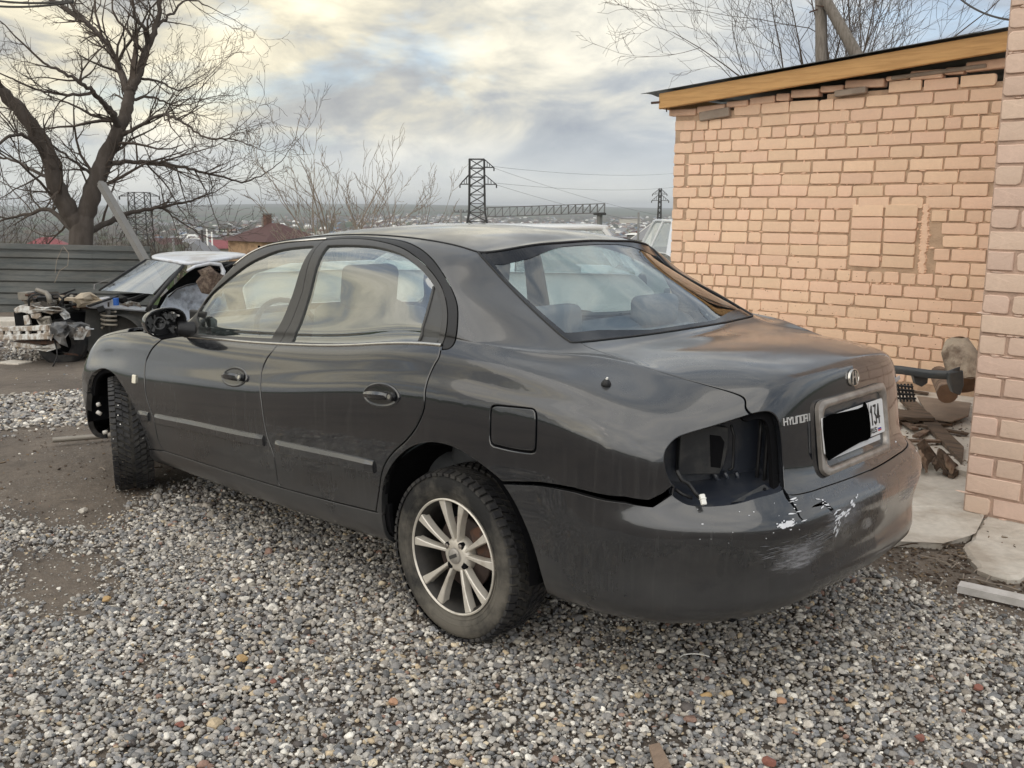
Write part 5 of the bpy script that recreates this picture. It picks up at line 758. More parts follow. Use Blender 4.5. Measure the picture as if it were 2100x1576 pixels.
def surround():
    f = fmap(.028, PZ); m = MB(); rows = []
    for w_, h_, z in ((.249, .120, .0), (.249, .120, .014), (.241, .112, .020), (.230, .101, .020), (.223, .094, .012), (.221, .092, -.004)):
        rows.append([f(x, y, z) for x, y in rrect(w_, h_, .03)])
    n = len(rows[0]); V = [p for r in rows for p in r]; F = [(i*n+k, i*n+(k+1) % n, (i+1)*n+(k+1) % n, (i+1)*n+k)[::-1] for i in range(5) for k in range(n)]
    m.add(V, F); o = m.build('plate_surround', SILVER, trunk, off=ORI); auto(o, .8)
    m = MB(); P = rrect(.223, .094, .03); m.add([f(x, y, .0035) for x, y in P], [tuple(range(len(P)))]); m.build('plate_recess', mk('recess_dark_paint', (.018, .021, .028), .3, coat=.6, c2=(.09, .085, .075), c2s=8, c2f=.5), trunk, off=ORI)
surround()
def plate():
    PX = -.128  # centre of the plate right of the middle
    base, n0 = face_pt(0, PZ+.012); pa_, pb_ = face_pt(0, PZ-.07)[0], face_pt(0, PZ+.09)[0]; dd_ = pb_-pa_; n0 = np.array([-dd_[2], 0, dd_[0]]); n0 /= np.linalg.norm(n0); base = pa_+dd_*(.082/.16)+np.array([0, .050, 0]); ax = np.array([0, -1, 0.]); upv = np.cross(n0, ax); upv = upv if upv[2] > 0 else -upv; upv /= np.linalg.norm(upv)
    def f(x, y, d): return base+ax*x+upv*y+n0*(.010+d)
    m = MB(); P = rrect(.228, .058, .008, 3); n = len(P)
    m.add([f(x, y, 0) for x, y in P]+[f(x, y, .004) for x, y in P], [tuple(range(n, 2*n))]+[(i, (i+1) % n, n+(i+1) % n, n+i) for i in range(n)]); pl = m.build('number_plate', mk('plate_white', (.66, .66, .66), .4, var=.06), car, off=ORI)
    K = mk('plate_black_ink', (.012, .012, .012), .5)
    def g(x, y, d): return f(x, y, .0045+d)
    letters([GL[c] for c in '134'], .122, -.020, .062, .018, .0085, .0075, .0008, g, 'plate_digits', K, pl)
    letters([GL[c] for c in 'RUS'], .118, -.048, .016, .0105, .0055, .0028, .0008, g, 'plate_letters', K, pl)
    m = MB(); m.mi = 0
    for i, zz in enumerate((-.0345, -.040, -.0455)):
        m.mi = i; m.add([g(x, y, .0004) for x, y in ((.172, zz-.0027), (.198, zz-.0027), (.198, zz+.0027), (.172, zz+.0027))], [(0, 1, 2, 3)])
    m.build('plate_flag', parent=pl, mats=[WHITEP, mk('flag_blue', (.03, .06, .35), .5), mk('flag_red', (.5, .03, .03), .5)], off=ORI)
    m = MB(); m.add([g(x, y, .0004) for x, y in ((.111, -.056), (.1135, -.056), (.1135, .056), (.111, .056))], [(0, 1, 2, 3)]); m.build('plate_rule', K, pl, off=ORI)
    # matt black patch hiding the number
    m = MB(); Q = [(-.226, -.060), (-.214, -.078), (-.15, -.072), (-.07, -.066), (.02, -.060), (.078, -.062), (.098, -.055), (.106, -.02), (.104, .02), (.092, .055), (.078, .066), (.068, .052), (.03, .050), (-.08, .056), (-.17, .062), (-.222, .058), (-.230, .02)]
    n = len(Q); m.add([f(x, y, .005) for x, y in Q]+[f(x, y, .009) for x, y in Q], [tuple(range(n, 2*n))]+[(i, (i+1) % n, n+(i+1) % n, n+i) for i in range(n)]); o = m.build('black_number_cover', mk('matt_black_cover', (.002, .002, .002), 1, spec=0), pl, off=ORI)
    m = MB(); m.bar(f(-.20, -.071, .002), f(.185, -.071, .002), .016, .004, up=tuple(n0)); m.build('plate_holder_strip', mk('pale_strip', (.55, .56, .58), .35), pl, off=ORI)
plate()
# small right-hand model badge
p, n_ = face_pt(-.42, .93); m = MB(); m.bar(p+n_*.001+np.array([0, .02, -.004]), p+n_*.001+np.array([0, -.03, .006]), .014, .004, up=tuple(n_)); m.build('trim_badge', mk('grey_badge', (.45, .45, .46), .35, metal=.5), trunk, off=ORI)
# ------------------------------------------------------------------ wheels
mk_brown = mk('dark_brake_iron', (.045, .03, .025), .7, var=.3)
def wheel(x, y, steer=0, out=1, spin=.0, label=None):
    """parts are modelled round the origin with the outer face towards +y"""
    w = bpy.data.objects.new('wheel', None); COL.objects.link(w); w.parent = car; w.location = np.array([x, y, .316])-ORI; w.rotation_euler = (0, 0, steer+(0 if out > 0 else PI)); w.empty_display_size = .1
    R = .316
    m = MB(); hw = .102
    prof = [(.210, .080), (.222, .092), (.245, .1005), (.262, .103), (.280, .1005), (.295, .094), (.303, .082), (.3065, .06), (.3085, .03), (.309, 0)]
    prof = prof+[(r, -h) for r, h in prof[::-1][1:]]
    m.lathe([(r, h) for r, h in prof], axis='y', n=72)
    if True:
        m.lathe([(.2475, .1008), (.2485, .1028), (.2500, .1014)], axis='y', n=72); m.lathe([(.228, .0955), (.2295, .0972), (.231, .0965)], axis='y', n=72)
    o = m.build('tyre', RUBBER, w, True)
    # winter tread: staggered lugs in a v pattern, each a small raised block
    t = MB(); nb = 58
    def lug(a0, wa, y0, y1, skew, h=.3165):
        V = []
        for rr in (.305, h):
            for (yy, s) in ((y0, 0), (y1, 1)):
                for da in (0, wa):
                    a = a0+da+skew*s; sh = max(0, abs(yy)-.075)*.32; r_ = rr-sh; V.append((r_*math.sin(a), yy, r_*math.cos(a)))
        t.add(V, [(4, 5, 7, 6), (0, 1, 5, 4), (1, 3, 7, 5), (3, 2, 6, 7), (2, 0, 4, 6)])
    for k in range(nb):
        a = 2*PI*k/nb; g = 2*PI/nb
        for sg in (1, -1):
            sh = g*.5*(sg < 0)
            lug(a+sh, g*.70, .072*sg, .1005*sg, .012); lug(a+sh+g*.2, g*.64, .040*sg, .068*sg, .035); lug(a+sh+g*.5, g*.62, .008*sg, .036*sg, .055)
    tb = t.build('tread', RUBBERD, w); bm = bmesh.new(); bm.from_mesh(tb.data); bmesh.ops.recalc_face_normals(bm, faces=bm.faces); bm.to_mesh(tb.data); bm.free(); tb['kind'] = 'stuff'
    if steer:
        t = MB(); r = random.Random(4)
        for k in range(110):
            a = r.uniform(0, 2*PI); yy = r.choice((-.085, -.055, .055, .085))+r.uniform(-.006, .006); p = np.array([math.sin(a), 0, math.cos(a)]); c = p*.316+np.array([0, yy, 0]); t.tube([c, c+p*.0022], .003, 6)
        s = t.build('tread_stud', CHROME, w); s['kind'] = 'stuff'
    # barrel and back
    m = MB(); m.lathe([(.213, .086), (.2135, .093), (.210, .0945), (.2055, .090), (.2025, .078), (.196, .07), (.190, .02), (.186, -.05), (.195, -.075), (.212, -.085)], axis='y', n=64); auto(m.build('rim_barrel', ALLOYD, w, True), .8)
    m = MB(); m.lathe([(.2142, .086), (.2150, .0935), (.2105, .0962), (.2062, .0925), (.2055, .088)], axis='y', n=64); auto(m.build('rim_lip', ALLOY, w, True), .8)
    # five v-shaped pairs of spokes
    for k in range(5):
        ac = 2*PI*k/5+spin
        for sg in (-1, 1):
            m = MB(); rows = []
            for i, tt in enumerate(np.linspace(0, 1, 7)):
                r = .040+(.2065-.040)*tt; an = ac+sg*(math.radians(14.5)*tt**.75 if True else 0)*1.0+sg*math.radians(9)*(1-tt); wd = .0050+.0118*tt**2.1+.0015*(1-tt)**2; dp = .080+.008*math.sin(PI*tt*.5)-.012*(1-tt)**2
                c = np.array([r*math.sin(an), 0, r*math.cos(an)]); tg = np.array([math.cos(an), 0, -math.sin(an)]); e = np.array([0, 1., 0])
                rows.append([c-tg*wd*1.15+e*(dp-.030), c-tg*wd+e*(dp-.003), c-tg*(wd-.003)+e*dp, c+tg*(wd-.003)+e*dp, c+tg*wd+e*(dp-.003), c+tg*wd*1.15+e*(dp-.030)])
            V = [p for r_ in rows for p in r_]; F = [(i*6+q, i*6+q+1, (i+1)*6+q+1, (i+1)*6+q) for i in range(6) for q in range(5)]
            m.add(V, F); o = m.build('spoke', ALLOY, w, True)
            bm = bmesh.new(); bm.from_mesh(o.data); bmesh.ops.recalc_face_normals(bm, faces=bm.faces)
            if sum(f.normal.y for f in bm.faces) < 0: bmesh.ops.reverse_faces(bm, faces=bm.faces)
            bm.to_mesh(o.data); bm.free(); auto(o, .5)
    m = MB(); m.lathe([(.0, .0745), (.030, .0745), (.052, .072), (.060, .066), (.066, .050), (.066, .03), (.0, .03)], axis='y', n=40); auto(m.build('hub', ALLOY, w, True), .6)
    m = MB(); m.lathe([(.0, .0845), (.024, .0838), (.0285, .0815), (.030, .076)], axis='y', n=32); auto(m.build('wheel_cap', mk('cap_grey', (.42, .40, .37), .4, metal=.4, c2=(.2, .18, .15), c2s=40, c2f=.5) if not bpy.data.materials.get('cap_grey') else bpy.data.materials['cap_grey'], w, True), .7)
    # worn oval plaque on the cap
    m = MB(); fq = rrect(.021, .0065, .003, 3); q_ = [(.021, .0065)]
    V = []
    ang = -.5
    for z in (.0846, .0856):
        V += [(x*math.cos(ang)-y2*math.sin(ang), z, x*math.sin(ang)+y2*math.cos(ang)) for x, y2 in fq]
    nn = len(fq); m.add(V, [tuple(range(nn, 2*nn))[::-1]]+[(i, (i+1) % nn, nn+(i+1) % nn, nn+i) for i in range(nn)]); m.build('cap_plaque', TRIM, w)
    for k in range(4):
        a = PI/4+PI/2*k+.2; c = np.array([.0500*math.sin(a), 0, .0500*math.cos(a)])
        m = MB(); m.tube([c+[0, .060, 0], c+[0, .0728, 0]], .0135, 16); m.build('bolt_hole', DARK, w)
        if k in (0, 3) or steer:
            m = MB(); m.tube([c+[0, .062, 0], c+[0, .079, 0]], .0085, 6); bevel(m.build('wheel_nut', SILVER, w), .002)
    m = MB(); m.lathe([(.0, .028), (.13, .028), (.133, .024), (.133, .012), (.128, .008), (.0, .008)], axis='y', n=40); m.build('brake_disc', mk_brown, w, True)
    m = MB(); m.box((-.095, .018, .06), (.07, .05, .12), rot=roty(.5)); bevel(m.build('brake_caliper', RUST, w), .008, 2)
    m = MB(); m.lathe([(.0, -.02), (.17, -.02), (.19, -.03)], axis='y', n=40); m.build('dust_shield', DARK, w)
    return w
wheel(0, .757, 0, 1, .02); wheel(0, -.757, 0, -1); wheel(2.70, .775, -.42, 1, .4); wheel(2.70, -.775, -.42, -1)
# wheel housings, floor
def housings():
    m = MB()
    for cx in (0, 2.7):
        for sg in (1, -1):
            V = []; F = []; n = 26; R0 = .372
            prof = [(.862, R0+.012), (.83, R0+.02), (.60, R0+.01), (.52, R0-.04), (.50, .12)]
            for k in range(n+1):
                a = PI*(k/n)*1.04-PI*.02
                for y, r in prof: V.append((cx+r*math.cos(a)*1.02, sg*y*(.985 if cx else 1), .345+r*math.sin(a)))
            for k in range(n):
                for i in range(4): F.append((k*5+i, k*5+i+1, (k+1)*5+i+1, (k+1)*5+i))
            h = MB(); h.add(V, F); h.build('wheel_housing', DARK, car, off=ORI)
    m = MB(); m.box((1.35, 0, .30), (4.3, 1.02, .10)); m.box((1.36, 0, .30), (1.75, 1.56, .09)); m.box((-.72, 0, .36), (.55, 1.2, .12)); m.box((3.2, 0, .33), (.4, 1.3, .12)); m.build('floor_pan', DARK, car, off=ORI)
    m = MB(); m.tube([(2.4, .3, .2), (1.2, .25, .2), (.4, .3, .22), (-.1, .45, .35), (-.5, .5, .28)], .03, 8); m.build('exhaust_pipe', RUST, car, True, off=ORI)
    m = MB(); m.tube([(2.7, -.72, .30), (2.7, .72, .30)], .03, 8); m.tube([(0, -.72, .30), (0, .72, .30)], .03, 8); m.tube([(2.72, .55, .3), (2.72, .55, .75)], .055, 10); m.build('axle', RUST, car, True, off=ORI)
housings()
# door mirror: hollow shell with the glass gone
def mirror(sg):
    C_ = W(337, 663, 4.50) if sg > 0 else W(337, 663, 4.50)*MY
    C_ = np.array(C_); m = MB(); nu, nv = 28, 12; V = []; F = []
    for i in range(nv+1):
        t = PI/2*i/nv*1.0
        for k in range(nu):
            a = 2*PI*k/nu; ca, sa = math.cos(a), math.sin(a); q = (abs(ca)**2.6+abs(sa)**2.6)**(-1/2.6)
            rr = math.cos(t)**.75 if i < nv else 0
            V.append(C_+np.array([.115*math.sin(t)-.02, sg*.104*q*ca*rr*(1-.12*(sa < 0)*abs(sa)), .074*q*sa*rr*(1-.10*(ca > 0)*ca)]))
    for i in range(nv):
        for k in range(nu): F.append((i*nu+k, (i+1)*nu+k, (i+1)*nu+(k+1) % nu, i*nu+(k+1) % nu))
    # inner bowl
    b = len(V)
    for i, (sc_, dx) in enumerate(((1, -.02), (.93, -.022), (.90, .0), (.84, .05), (.0, .055))):
        for k in range(nu):
            a = 2*PI*k/nu; ca, sa = math.cos(a), math.sin(a); q = (abs(ca)**2.6+abs(sa)**2.6)**(-1/2.6)
            V.append(C_+np.array([dx, sg*.104*q*ca*sc_*(1-.12*(sa < 0)*abs(sa)), .074*q*sa*sc_*(1-.10*(ca > 0)*ca)]))
    G = []
    for i in range(4):
        for k in range(nu): G.append((b+i*nu+k, b+(i+1)*nu+k, b+(i+1)*nu+(k+1) % nu, b+i*nu+(k+1) % nu))
    m.add(V, F); m.add([], []); m.mi = 1; m.F += G; m.M += [1]*len(G)
    o = m.build('side_mirror', parent=fd[0 if sg > 0 else 1], mats=[mk('gloss_dark_shell', (.012, .012, .013), .2, coat=.8), BLACK], smooth=True, off=ORI); auto(o, .8)
    m = MB(); m.tube([C_+[-.0, -sg*.06, -.03], C_+[-.03, -sg*.14, -.045]], [.035, .045], 10); m.box(C_+[-.035, -sg*.165, -.01], (.16, .03, .12)); bevel(m.build('mirror_base', BLACK, fd[0 if sg > 0 else 1], off=ORI), .008, 2)
    r = random.Random(3); m = MB()
    for k in range(16): m.box(C_+[.02+r.random()*.02, sg*r.uniform(-.07, .07), r.uniform(-.045, .04)], (.02, r.uniform(.006, .035), r.uniform(.006, .03)), rot=rotx(r.uniform(0, 1)))
    m.tube([C_+[.01, sg*.02+.028*math.cos(a), .028*math.sin(a)] for a in np.linspace(0, 2*PI, 14)], .004, 6)
    m.build('mirror_motor', mk('grey_mechanism', (.10, .10, .10), .4), fd[0 if sg > 0 else 1], off=ORI)
    m = MB(); 
    for p in ((-.075, .03), (-.07, -.03), (.06, -.05), (-.05, .045)): m.tube([C_+[.0, sg*p[0], p[1]], C_+[.02, sg*p[0], p[1]]], .005, 8)
    m.build('mirror_clip', WHITEP, fd[0 if sg > 0 else 1], off=ORI)
mirror(1); mirror(-1)
# ------------------------------------------------------------------ cabin
def soft(name, c, d, mat, parent=car, lv=2, rot=None, cr=.0):
    m = MB(); m.box(c, d, rot=rot); o = m.build(name, mat, parent, True, off=ORI); b = o.modifiers.new('bevel', 'BEVEL'); b.width = min(d)*.35; b.segments = 4; return o
for sg in (1, -1):
    s = soft('seat_cushion', (1.45, sg*.37, .50), (.50, .50, .16), SEAT); soft('seat_backrest', (1.17, sg*.37, .83), (.14, .48, .60), SEAT, rot=roty(-.25))
    soft('headrest', (1.05, sg*.37, 1.20), (.10, .28, .19), SEAT, rot=roty(-.15)); m = MB(); m.tube([(1.07, sg*.37-.06, 1.05), (1.06, sg*.37-.06, 1.15)], .007); m.tube([(1.07, sg*.37+.06, 1.05), (1.06, sg*.37+.06, 1.15)], .007); m.build('headrest_post', CHROME, car, off=ORI)
    soft('headrest', (-.02, sg*.33, 1.12), (.10, .26, .13), SEAT)
soft('rear_bench', (.40, 0, .52), (.52, 1.30, .18), SEAT); soft('rear_backrest', (.10, 0, .82), (.16, 1.30, .56), SEAT, rot=roty(-.3))
m = MB(); m.box((-.22, 0, 1.035), (.44, 1.12, .03)); m.build('parcel_shelf', mk('grey_shelf', (.16, .17, .175), .9, var=.2), car, off=ORI)
soft('dashboard', (2.02, 0, .86), (.42, 1.42, .24), mk('dark_dash', (.07, .072, .075), .7))
m = MB(); c0 = np.array([1.72, .37, .92]); ring_ = [c0+roty(.4)@np.array([0, .18*math.cos(a), .18*math.sin(a)]) for a in np.linspace(0, 2*PI, 25)]; m.tube(ring_, .014, 8); m.tube([c0, c0+[.2, 0, -.08]], .03, 8); m.bar(ring_[0], ring_[12], .03, .01); m.build('steering_wheel', BLACK, car, True, off=ORI)
m = MB(); m.box((1.35, 0, .36), (2.4, 1.45, .02)); m.build('cabin_floor', mk('carpet', (.03, .03, .032), 1), car, off=ORI)
DCM = mk('door_card_grey2', (.13, .13, .13), .9)
for sg in (1, -1):
    m = MB(); m.box((1.55, sg*.80, .70), (1.0, .02, .5)); m.build('door_card', DCM, car, off=ORI); m = MB(); m.box((.72, sg*.80, .74), (.50, .02, .5)); m.build('door_card', DCM, car, off=ORI)
# inner side of pillars and roof lining so the cabin reads as a room
m = MB(); V = []; F = []
us = np.linspace(TU[5], UM-.02, 60); E = S.ev(us, np.full(60, TV[-1]))
for e in E:
    for k in range(13):
        t = 1-2*k/12; V.append((e[0], e[1]*t*.98, e[2]-.018+.03*(e[1]/.545)**2*(1-t*t)))
for i in range(59):
    for k in range(12): F.append((i*13+k, i*13+k+1, (i+1)*13+k+1, (i+1)*13+k))
m.add(V, F); m.build('roof_lining', mk('pale_lining', (.22, .22, .21), .95), car, off=ORI)
# ------------------------------------------------------------------ ground: yard, slope, valley
SLABS = [[(-.60, -1.28), (-.72, -1.19), (-.93, -1.36), (-1.0, -1.60), (-.92, -1.95), (.2, -2.0), (1.6, -2.1), (3.2, -2.1), (3.3, -4.95), (-.80, -4.95), (-.80, -1.9), (-.40, -1.6)],
         [(-.99, -1.66), (-1.02, -1.40), (-1.17, -1.15), (-1.30, -1.12), (-1.36, -1.30), (-1.9, -1.34), (-2.3, -1.45), (-2.3, -1.95), (-.95, -1.95)]]
DIRT = [[(5.0, .9), (4.4, .05), (3.6, -.3), (2.75, .35), (2.50, .88), (2.15, 1.22), (2.45, 1.34), (2.8, 1.5), (3.2, 2.2), (5, 2.6)],
        [(2.0, 1.62), (1.75, 1.42), (1.42, 1.58), (1.3, 1.74), (1.54, 1.78)],
        [(10.4, -.6), (9.2, -2.6), (6.6, -1.0), (7.2, .15), (8.6, 1.2)],
        [(-.55, -1.0), (-.60, -1.55), (-.93, -1.6), (-1.4, -1.45), (-2.4, -1.4), (-2.4, -.93), (-1.44, -.86), (-1.15, -.88), (-.94, -.93)],
        [(-.2, -1.3), (4.0, -1.5), (4.0, -5.0), (-.6, -5.0), (-.7, -1.7)]]
def gmask(P):
    """1 where gravel lies, 0 on bare dirt"""
    m = np.ones(len(P))
    for d in DIRT:
        d = densify(np.array(d, float), .25); ins = inside(d, P); dd = dist(d, P); m = np.minimum(m, np.where(ins, .10-np.minimum(dd, .3)*.28, np.clip(dd/.28, 0, 1)*.85+.12))
    return np.clip(m, .012, 1)
def build_ground():
    radii = [0]+list(np.geomspace(.5, 60, 46))+list(np.geomspace(66, 9500, 46)); n = 168; V = []; F = []; mi = []
    for i, r in enumerate(radii):
        for k in range(n):
            a = 2*PI*k/n; x, y = CAM[0]+r*math.cos(a), CAM[1]+r*math.sin(a); V.append((x, y))
    V = np.array(V); z = ground_z(V[:, 0], V[:, 1]); r_ = np.hypot(V[:, 0]-CAM[0], V[:, 1]-CAM[1])
    az = np.arctan2(V[:, 1]-CAM[1], V[:, 0]-CAM[0])
    # rolling relief of the far country
    z += np.clip((r_-300)/3000, 0, 1)*(9*np.sin(az*9+1.3)+6*np.sin(az*21+r_/900)+5*np.sin(r_/420+az*5))*.55
    z += np.clip((r_-3500)/2500, 0, 1)*(8*np.sin(az*7.3+.4)-6*np.sin(az*3.1))
    z[r_ < 1] = 0
    Z = np.c_[V, z]
    for i in range(len(radii)-1):
        for k in range(n): F.append((i*n+k, (i+1)*n+k, (i+1)*n+(k+1) % n, i*n+(k+1) % n)); mi.append(0 if radii[i] < 40 else 1)
    F0 = [f for f, m in zip(F, mi) if m == 0]; F1 = [f for f, m in zip(F, mi) if m == 1]
    dirt = mk('packed_dirt', (.155, .125, .098), .95, c2=(.09, .072, .057), c2s=.9, c2f=.8, var=.28, vscale=14, bump=.7, bscale=38, bdist=.02)
    nt = dirt.node_tree; b = nt.nodes['Principled BSDF']; L = nt.links.new    # grit pressed into the dirt
    tc = N(nt, 'ShaderNodeTexCoord'); vo = N(nt, 'ShaderNodeTexVoronoi', ins={'Scale': 55}); L(tc.outputs['Object'], vo.inputs['Vector'])
    r = N(nt, 'ShaderNodeMapRange', ins={1: .18, 2: .30, 3: 1, 4: 0}); L(vo.outputs['Distance'], r.inputs[0])
    ns = N(nt, 'ShaderNodeTexNoise', ins={'Scale': 1.1, 'Detail': 4}); L(tc.outputs['Object'], ns.inputs['Vector']); r2 = N(nt, 'ShaderNodeMapRange', ins={1: .45, 2: .6, 3: .1, 4: .8}); L(ns.outputs[0], r2.inputs[0])
    ml = N(nt, 'ShaderNodeMath', operation='MULTIPLY'); L(r.outputs[0], ml.inputs[0]); L(r2.outputs[0], ml.inputs[1])
    src = b.inputs['Base Color'].links[0].from_socket; mx = N(nt, 'ShaderNodeMix', data_type='RGBA'); L(ml.outputs[0], mx.inputs[0]); L(src, mx.inputs[6])
    hs = N(nt, 'ShaderNodeMix', data_type='RGBA', blend_type='MULTIPLY', ins={0: 1}); L(vo.outputs['Color'], hs.inputs[6]); hs.inputs[7].default_value = (.3, .28, .26, 1)
    bw = N(nt, 'ShaderNodeRGBToBW'); L(vo.outputs['Color'], bw.inputs[0]); rr = N(nt, 'ShaderNodeValToRGB'); rr.color_ramp.elements[0].color = (.08, .075, .07, 1); rr.color_ramp.elements[1].color = (.42, .40, .36, 1); L(bw.outputs[0], rr.inputs[0])
    L(rr.outputs[0], mx.inputs[7]); L(mx.outputs[2], b.inputs['Base Color'])
    g = mesh_obj('ground', Z, F0, dirt, smooth=True); g['kind'] = 'structure'
    far = bpy.data.materials.new('far_fields'); far.use_nodes = True; nt = far.node_tree; b = nt.nodes['Principled BSDF']; b.inputs['Roughness'].default_value = 1; b.inputs['Specular IOR Level'].default_value = 0; L = nt.links.new
    tc = N(nt, 'ShaderNodeTexCoord'); v1 = N(nt, 'ShaderNodeTexVoronoi', ins={'Scale': .0022}); mp = N(nt, 'ShaderNodeMapping'); mp.inputs['Scale'].default_value = (1, 2.2, 1); mp.inputs['Rotation'].default_value = (0, 0, .7); L(tc.outputs['Object'], mp.inputs[0]); L(mp.outputs[0], v1.inputs['Vector'])
    bw = N(nt, 'ShaderNodeRGBToBW'); L(v1.outputs['Color'], bw.inputs[0]); rr = N(nt, 'ShaderNodeValToRGB'); L(bw.outputs[0], rr.inputs[0]); e = rr.color_ramp.elements; e[0].position = .2; e[0].color = (.055, .075, .035, 1); e[1].position = .8; e[1].color = (.12, .10, .065, 1); x = e.new(.45); x.color = (.09, .11, .06, 1); x = e.new(.62); x.color = (.085, .062, .045, 1)
    n1 = N(nt, 'ShaderNodeTexNoise', ins={'Scale': .02, 'Detail': 8, 'Roughness': .7}); L(tc.outputs['Object'], n1.inputs['Vector']); r1 = N(nt, 'ShaderNodeMapRange', ins={1: .3, 2: .7, 3: .55, 4: 1.4}); L(n1.outputs[0], r1.inputs[0])
    h = N(nt, 'ShaderNodeHueSaturation'); L(rr.outputs[0], h.inputs['Color']); L(r1.outputs[0], h.inputs['Value']); L(h.outputs[0], b.inputs['Base Color'])
    m = mesh_obj('hills', Z, F1, far, smooth=True); m['kind'] = 'structure'
    for o in (g, m):
        bm = bmesh.new(); bm.from_mesh(o.data); bmesh.ops.delete(bm, geom=[v for v in bm.verts if not v.link_faces], context='VERTS'); bm.to_mesh(o.data); bm.free()
build_ground()
def stone_sources():
    out = []; r = random.Random(11)
    mat = bpy.data.materials.new('river_gravel'); mat.use_nodes = True; nt = mat.node_tree; b = nt.nodes['Principled BSDF']; L = nt.links.new; b.inputs['Roughness'].default_value = .8; b.inputs['Specular IOR Level'].default_value = .3
    oi = N(nt, 'ShaderNodeObjectInfo'); rr = N(nt, 'ShaderNodeValToRGB'); L(oi.outputs['Random'], rr.inputs[0]); rr.color_ramp.interpolation = 'CONSTANT'; e = rr.color_ramp.elements
    pal = [(0, (.21, .20, .19)), (.10, (.30, .285, .26)), (.20, (.40, .37, .33)), (.27, (.15, .15, .148)), (.36, (.30, .275, .245)), (.46, (.25, .24, .23)), (.56, (.51, .48, .43)), (.64, (.28, .25, .215)), (.72, (.19, .19, .195)), (.80, (.60, .57, .51)), (.85, (.36, .33, .28)), (.91, (.40, .32, .215)), (.935, (.085, .075, .07)), (.975, (.25, .16, .125)), (.985, (.47, .40, .29))]
    e[0].position = 0; e[0].color = (*pal[0][1], 1); e[1].position = pal[-1][0]; e[1].color = (*pal[-1][1], 1)
    for p, c in pal[1:-1]: x = e.new(p); x.color = (*c, 1)
    tc = N(nt, 'ShaderNodeTexCoord'); n1 = N(nt, 'ShaderNodeTexNoise', ins={'Scale': 2.3, 'Detail': 7, 'Roughness': .7}); L(tc.outputs['Object'], n1.inputs['Vector'])
    ml = N(nt, 'ShaderNodeMath', operation='MULTIPLY', ins={1: 91.7}); L(oi.outputs['Random'], ml.inputs[0]); fr = N(nt, 'ShaderNodeMath', operation='FRACT'); L(ml.outputs[0], fr.inputs[0])
    r1 = N(nt, 'ShaderNodeMapRange', ins={3: .90, 4: 1.50}); L(fr.outputs[0], r1.inputs[0]); r2 = N(nt, 'ShaderNodeMapRange', ins={1: .3, 2: .7, 3: .72, 4: 1.25}); L(n1.outputs[0], r2.inputs[0]); mm = N(nt, 'ShaderNodeMath', operation='MULTIPLY'); L(r1.outputs[0], mm.inputs[0]); L(r2.outputs[0], mm.inputs[1])
    h = N(nt, 'ShaderNodeHueSaturation'); L(rr.outputs[0], h.inputs['Color']); L(mm.outputs[0], h.inputs['Value']); L(h.outputs[0], b.inputs['Base Color'])
    col = bpy.data.collections.new('gravel_shapes')
    for k in range(9):
        bm = bmesh.new(); bmesh.ops.create_icosphere(bm, subdivisions=2, radius=1)
        cuts = [(Vector((r.gauss(0, 1), r.gauss(0, 1), r.gauss(0, 1))).normalized(), r.uniform(.50, .82)) for _ in range(r.choice((5, 8, 11)))]
        sx, sy, sz = r.uniform(.85, 1.35), r.uniform(.75, 1.0), r.uniform(.5, .8)
        for v in bm.verts:
            for nrm_, d in cuts:
                q = v.co.dot(nrm_)
                if q > d: v.co -= nrm_*(q-d)*.93
            v.co *= 1+r.uniform(-.035, .035); v.co = Vector((v.co.x*sx, v.co.y*sy, v.co.z*sz))
        for f in bm.faces: f.smooth = k % 2 != 0
        me = bpy.data.meshes.new('pebble'); bm.to_mesh(me); bm.free(); me.materials.append(mat); o = bpy.data.objects.new('pebble', me); col.objects.link(o)
    return col
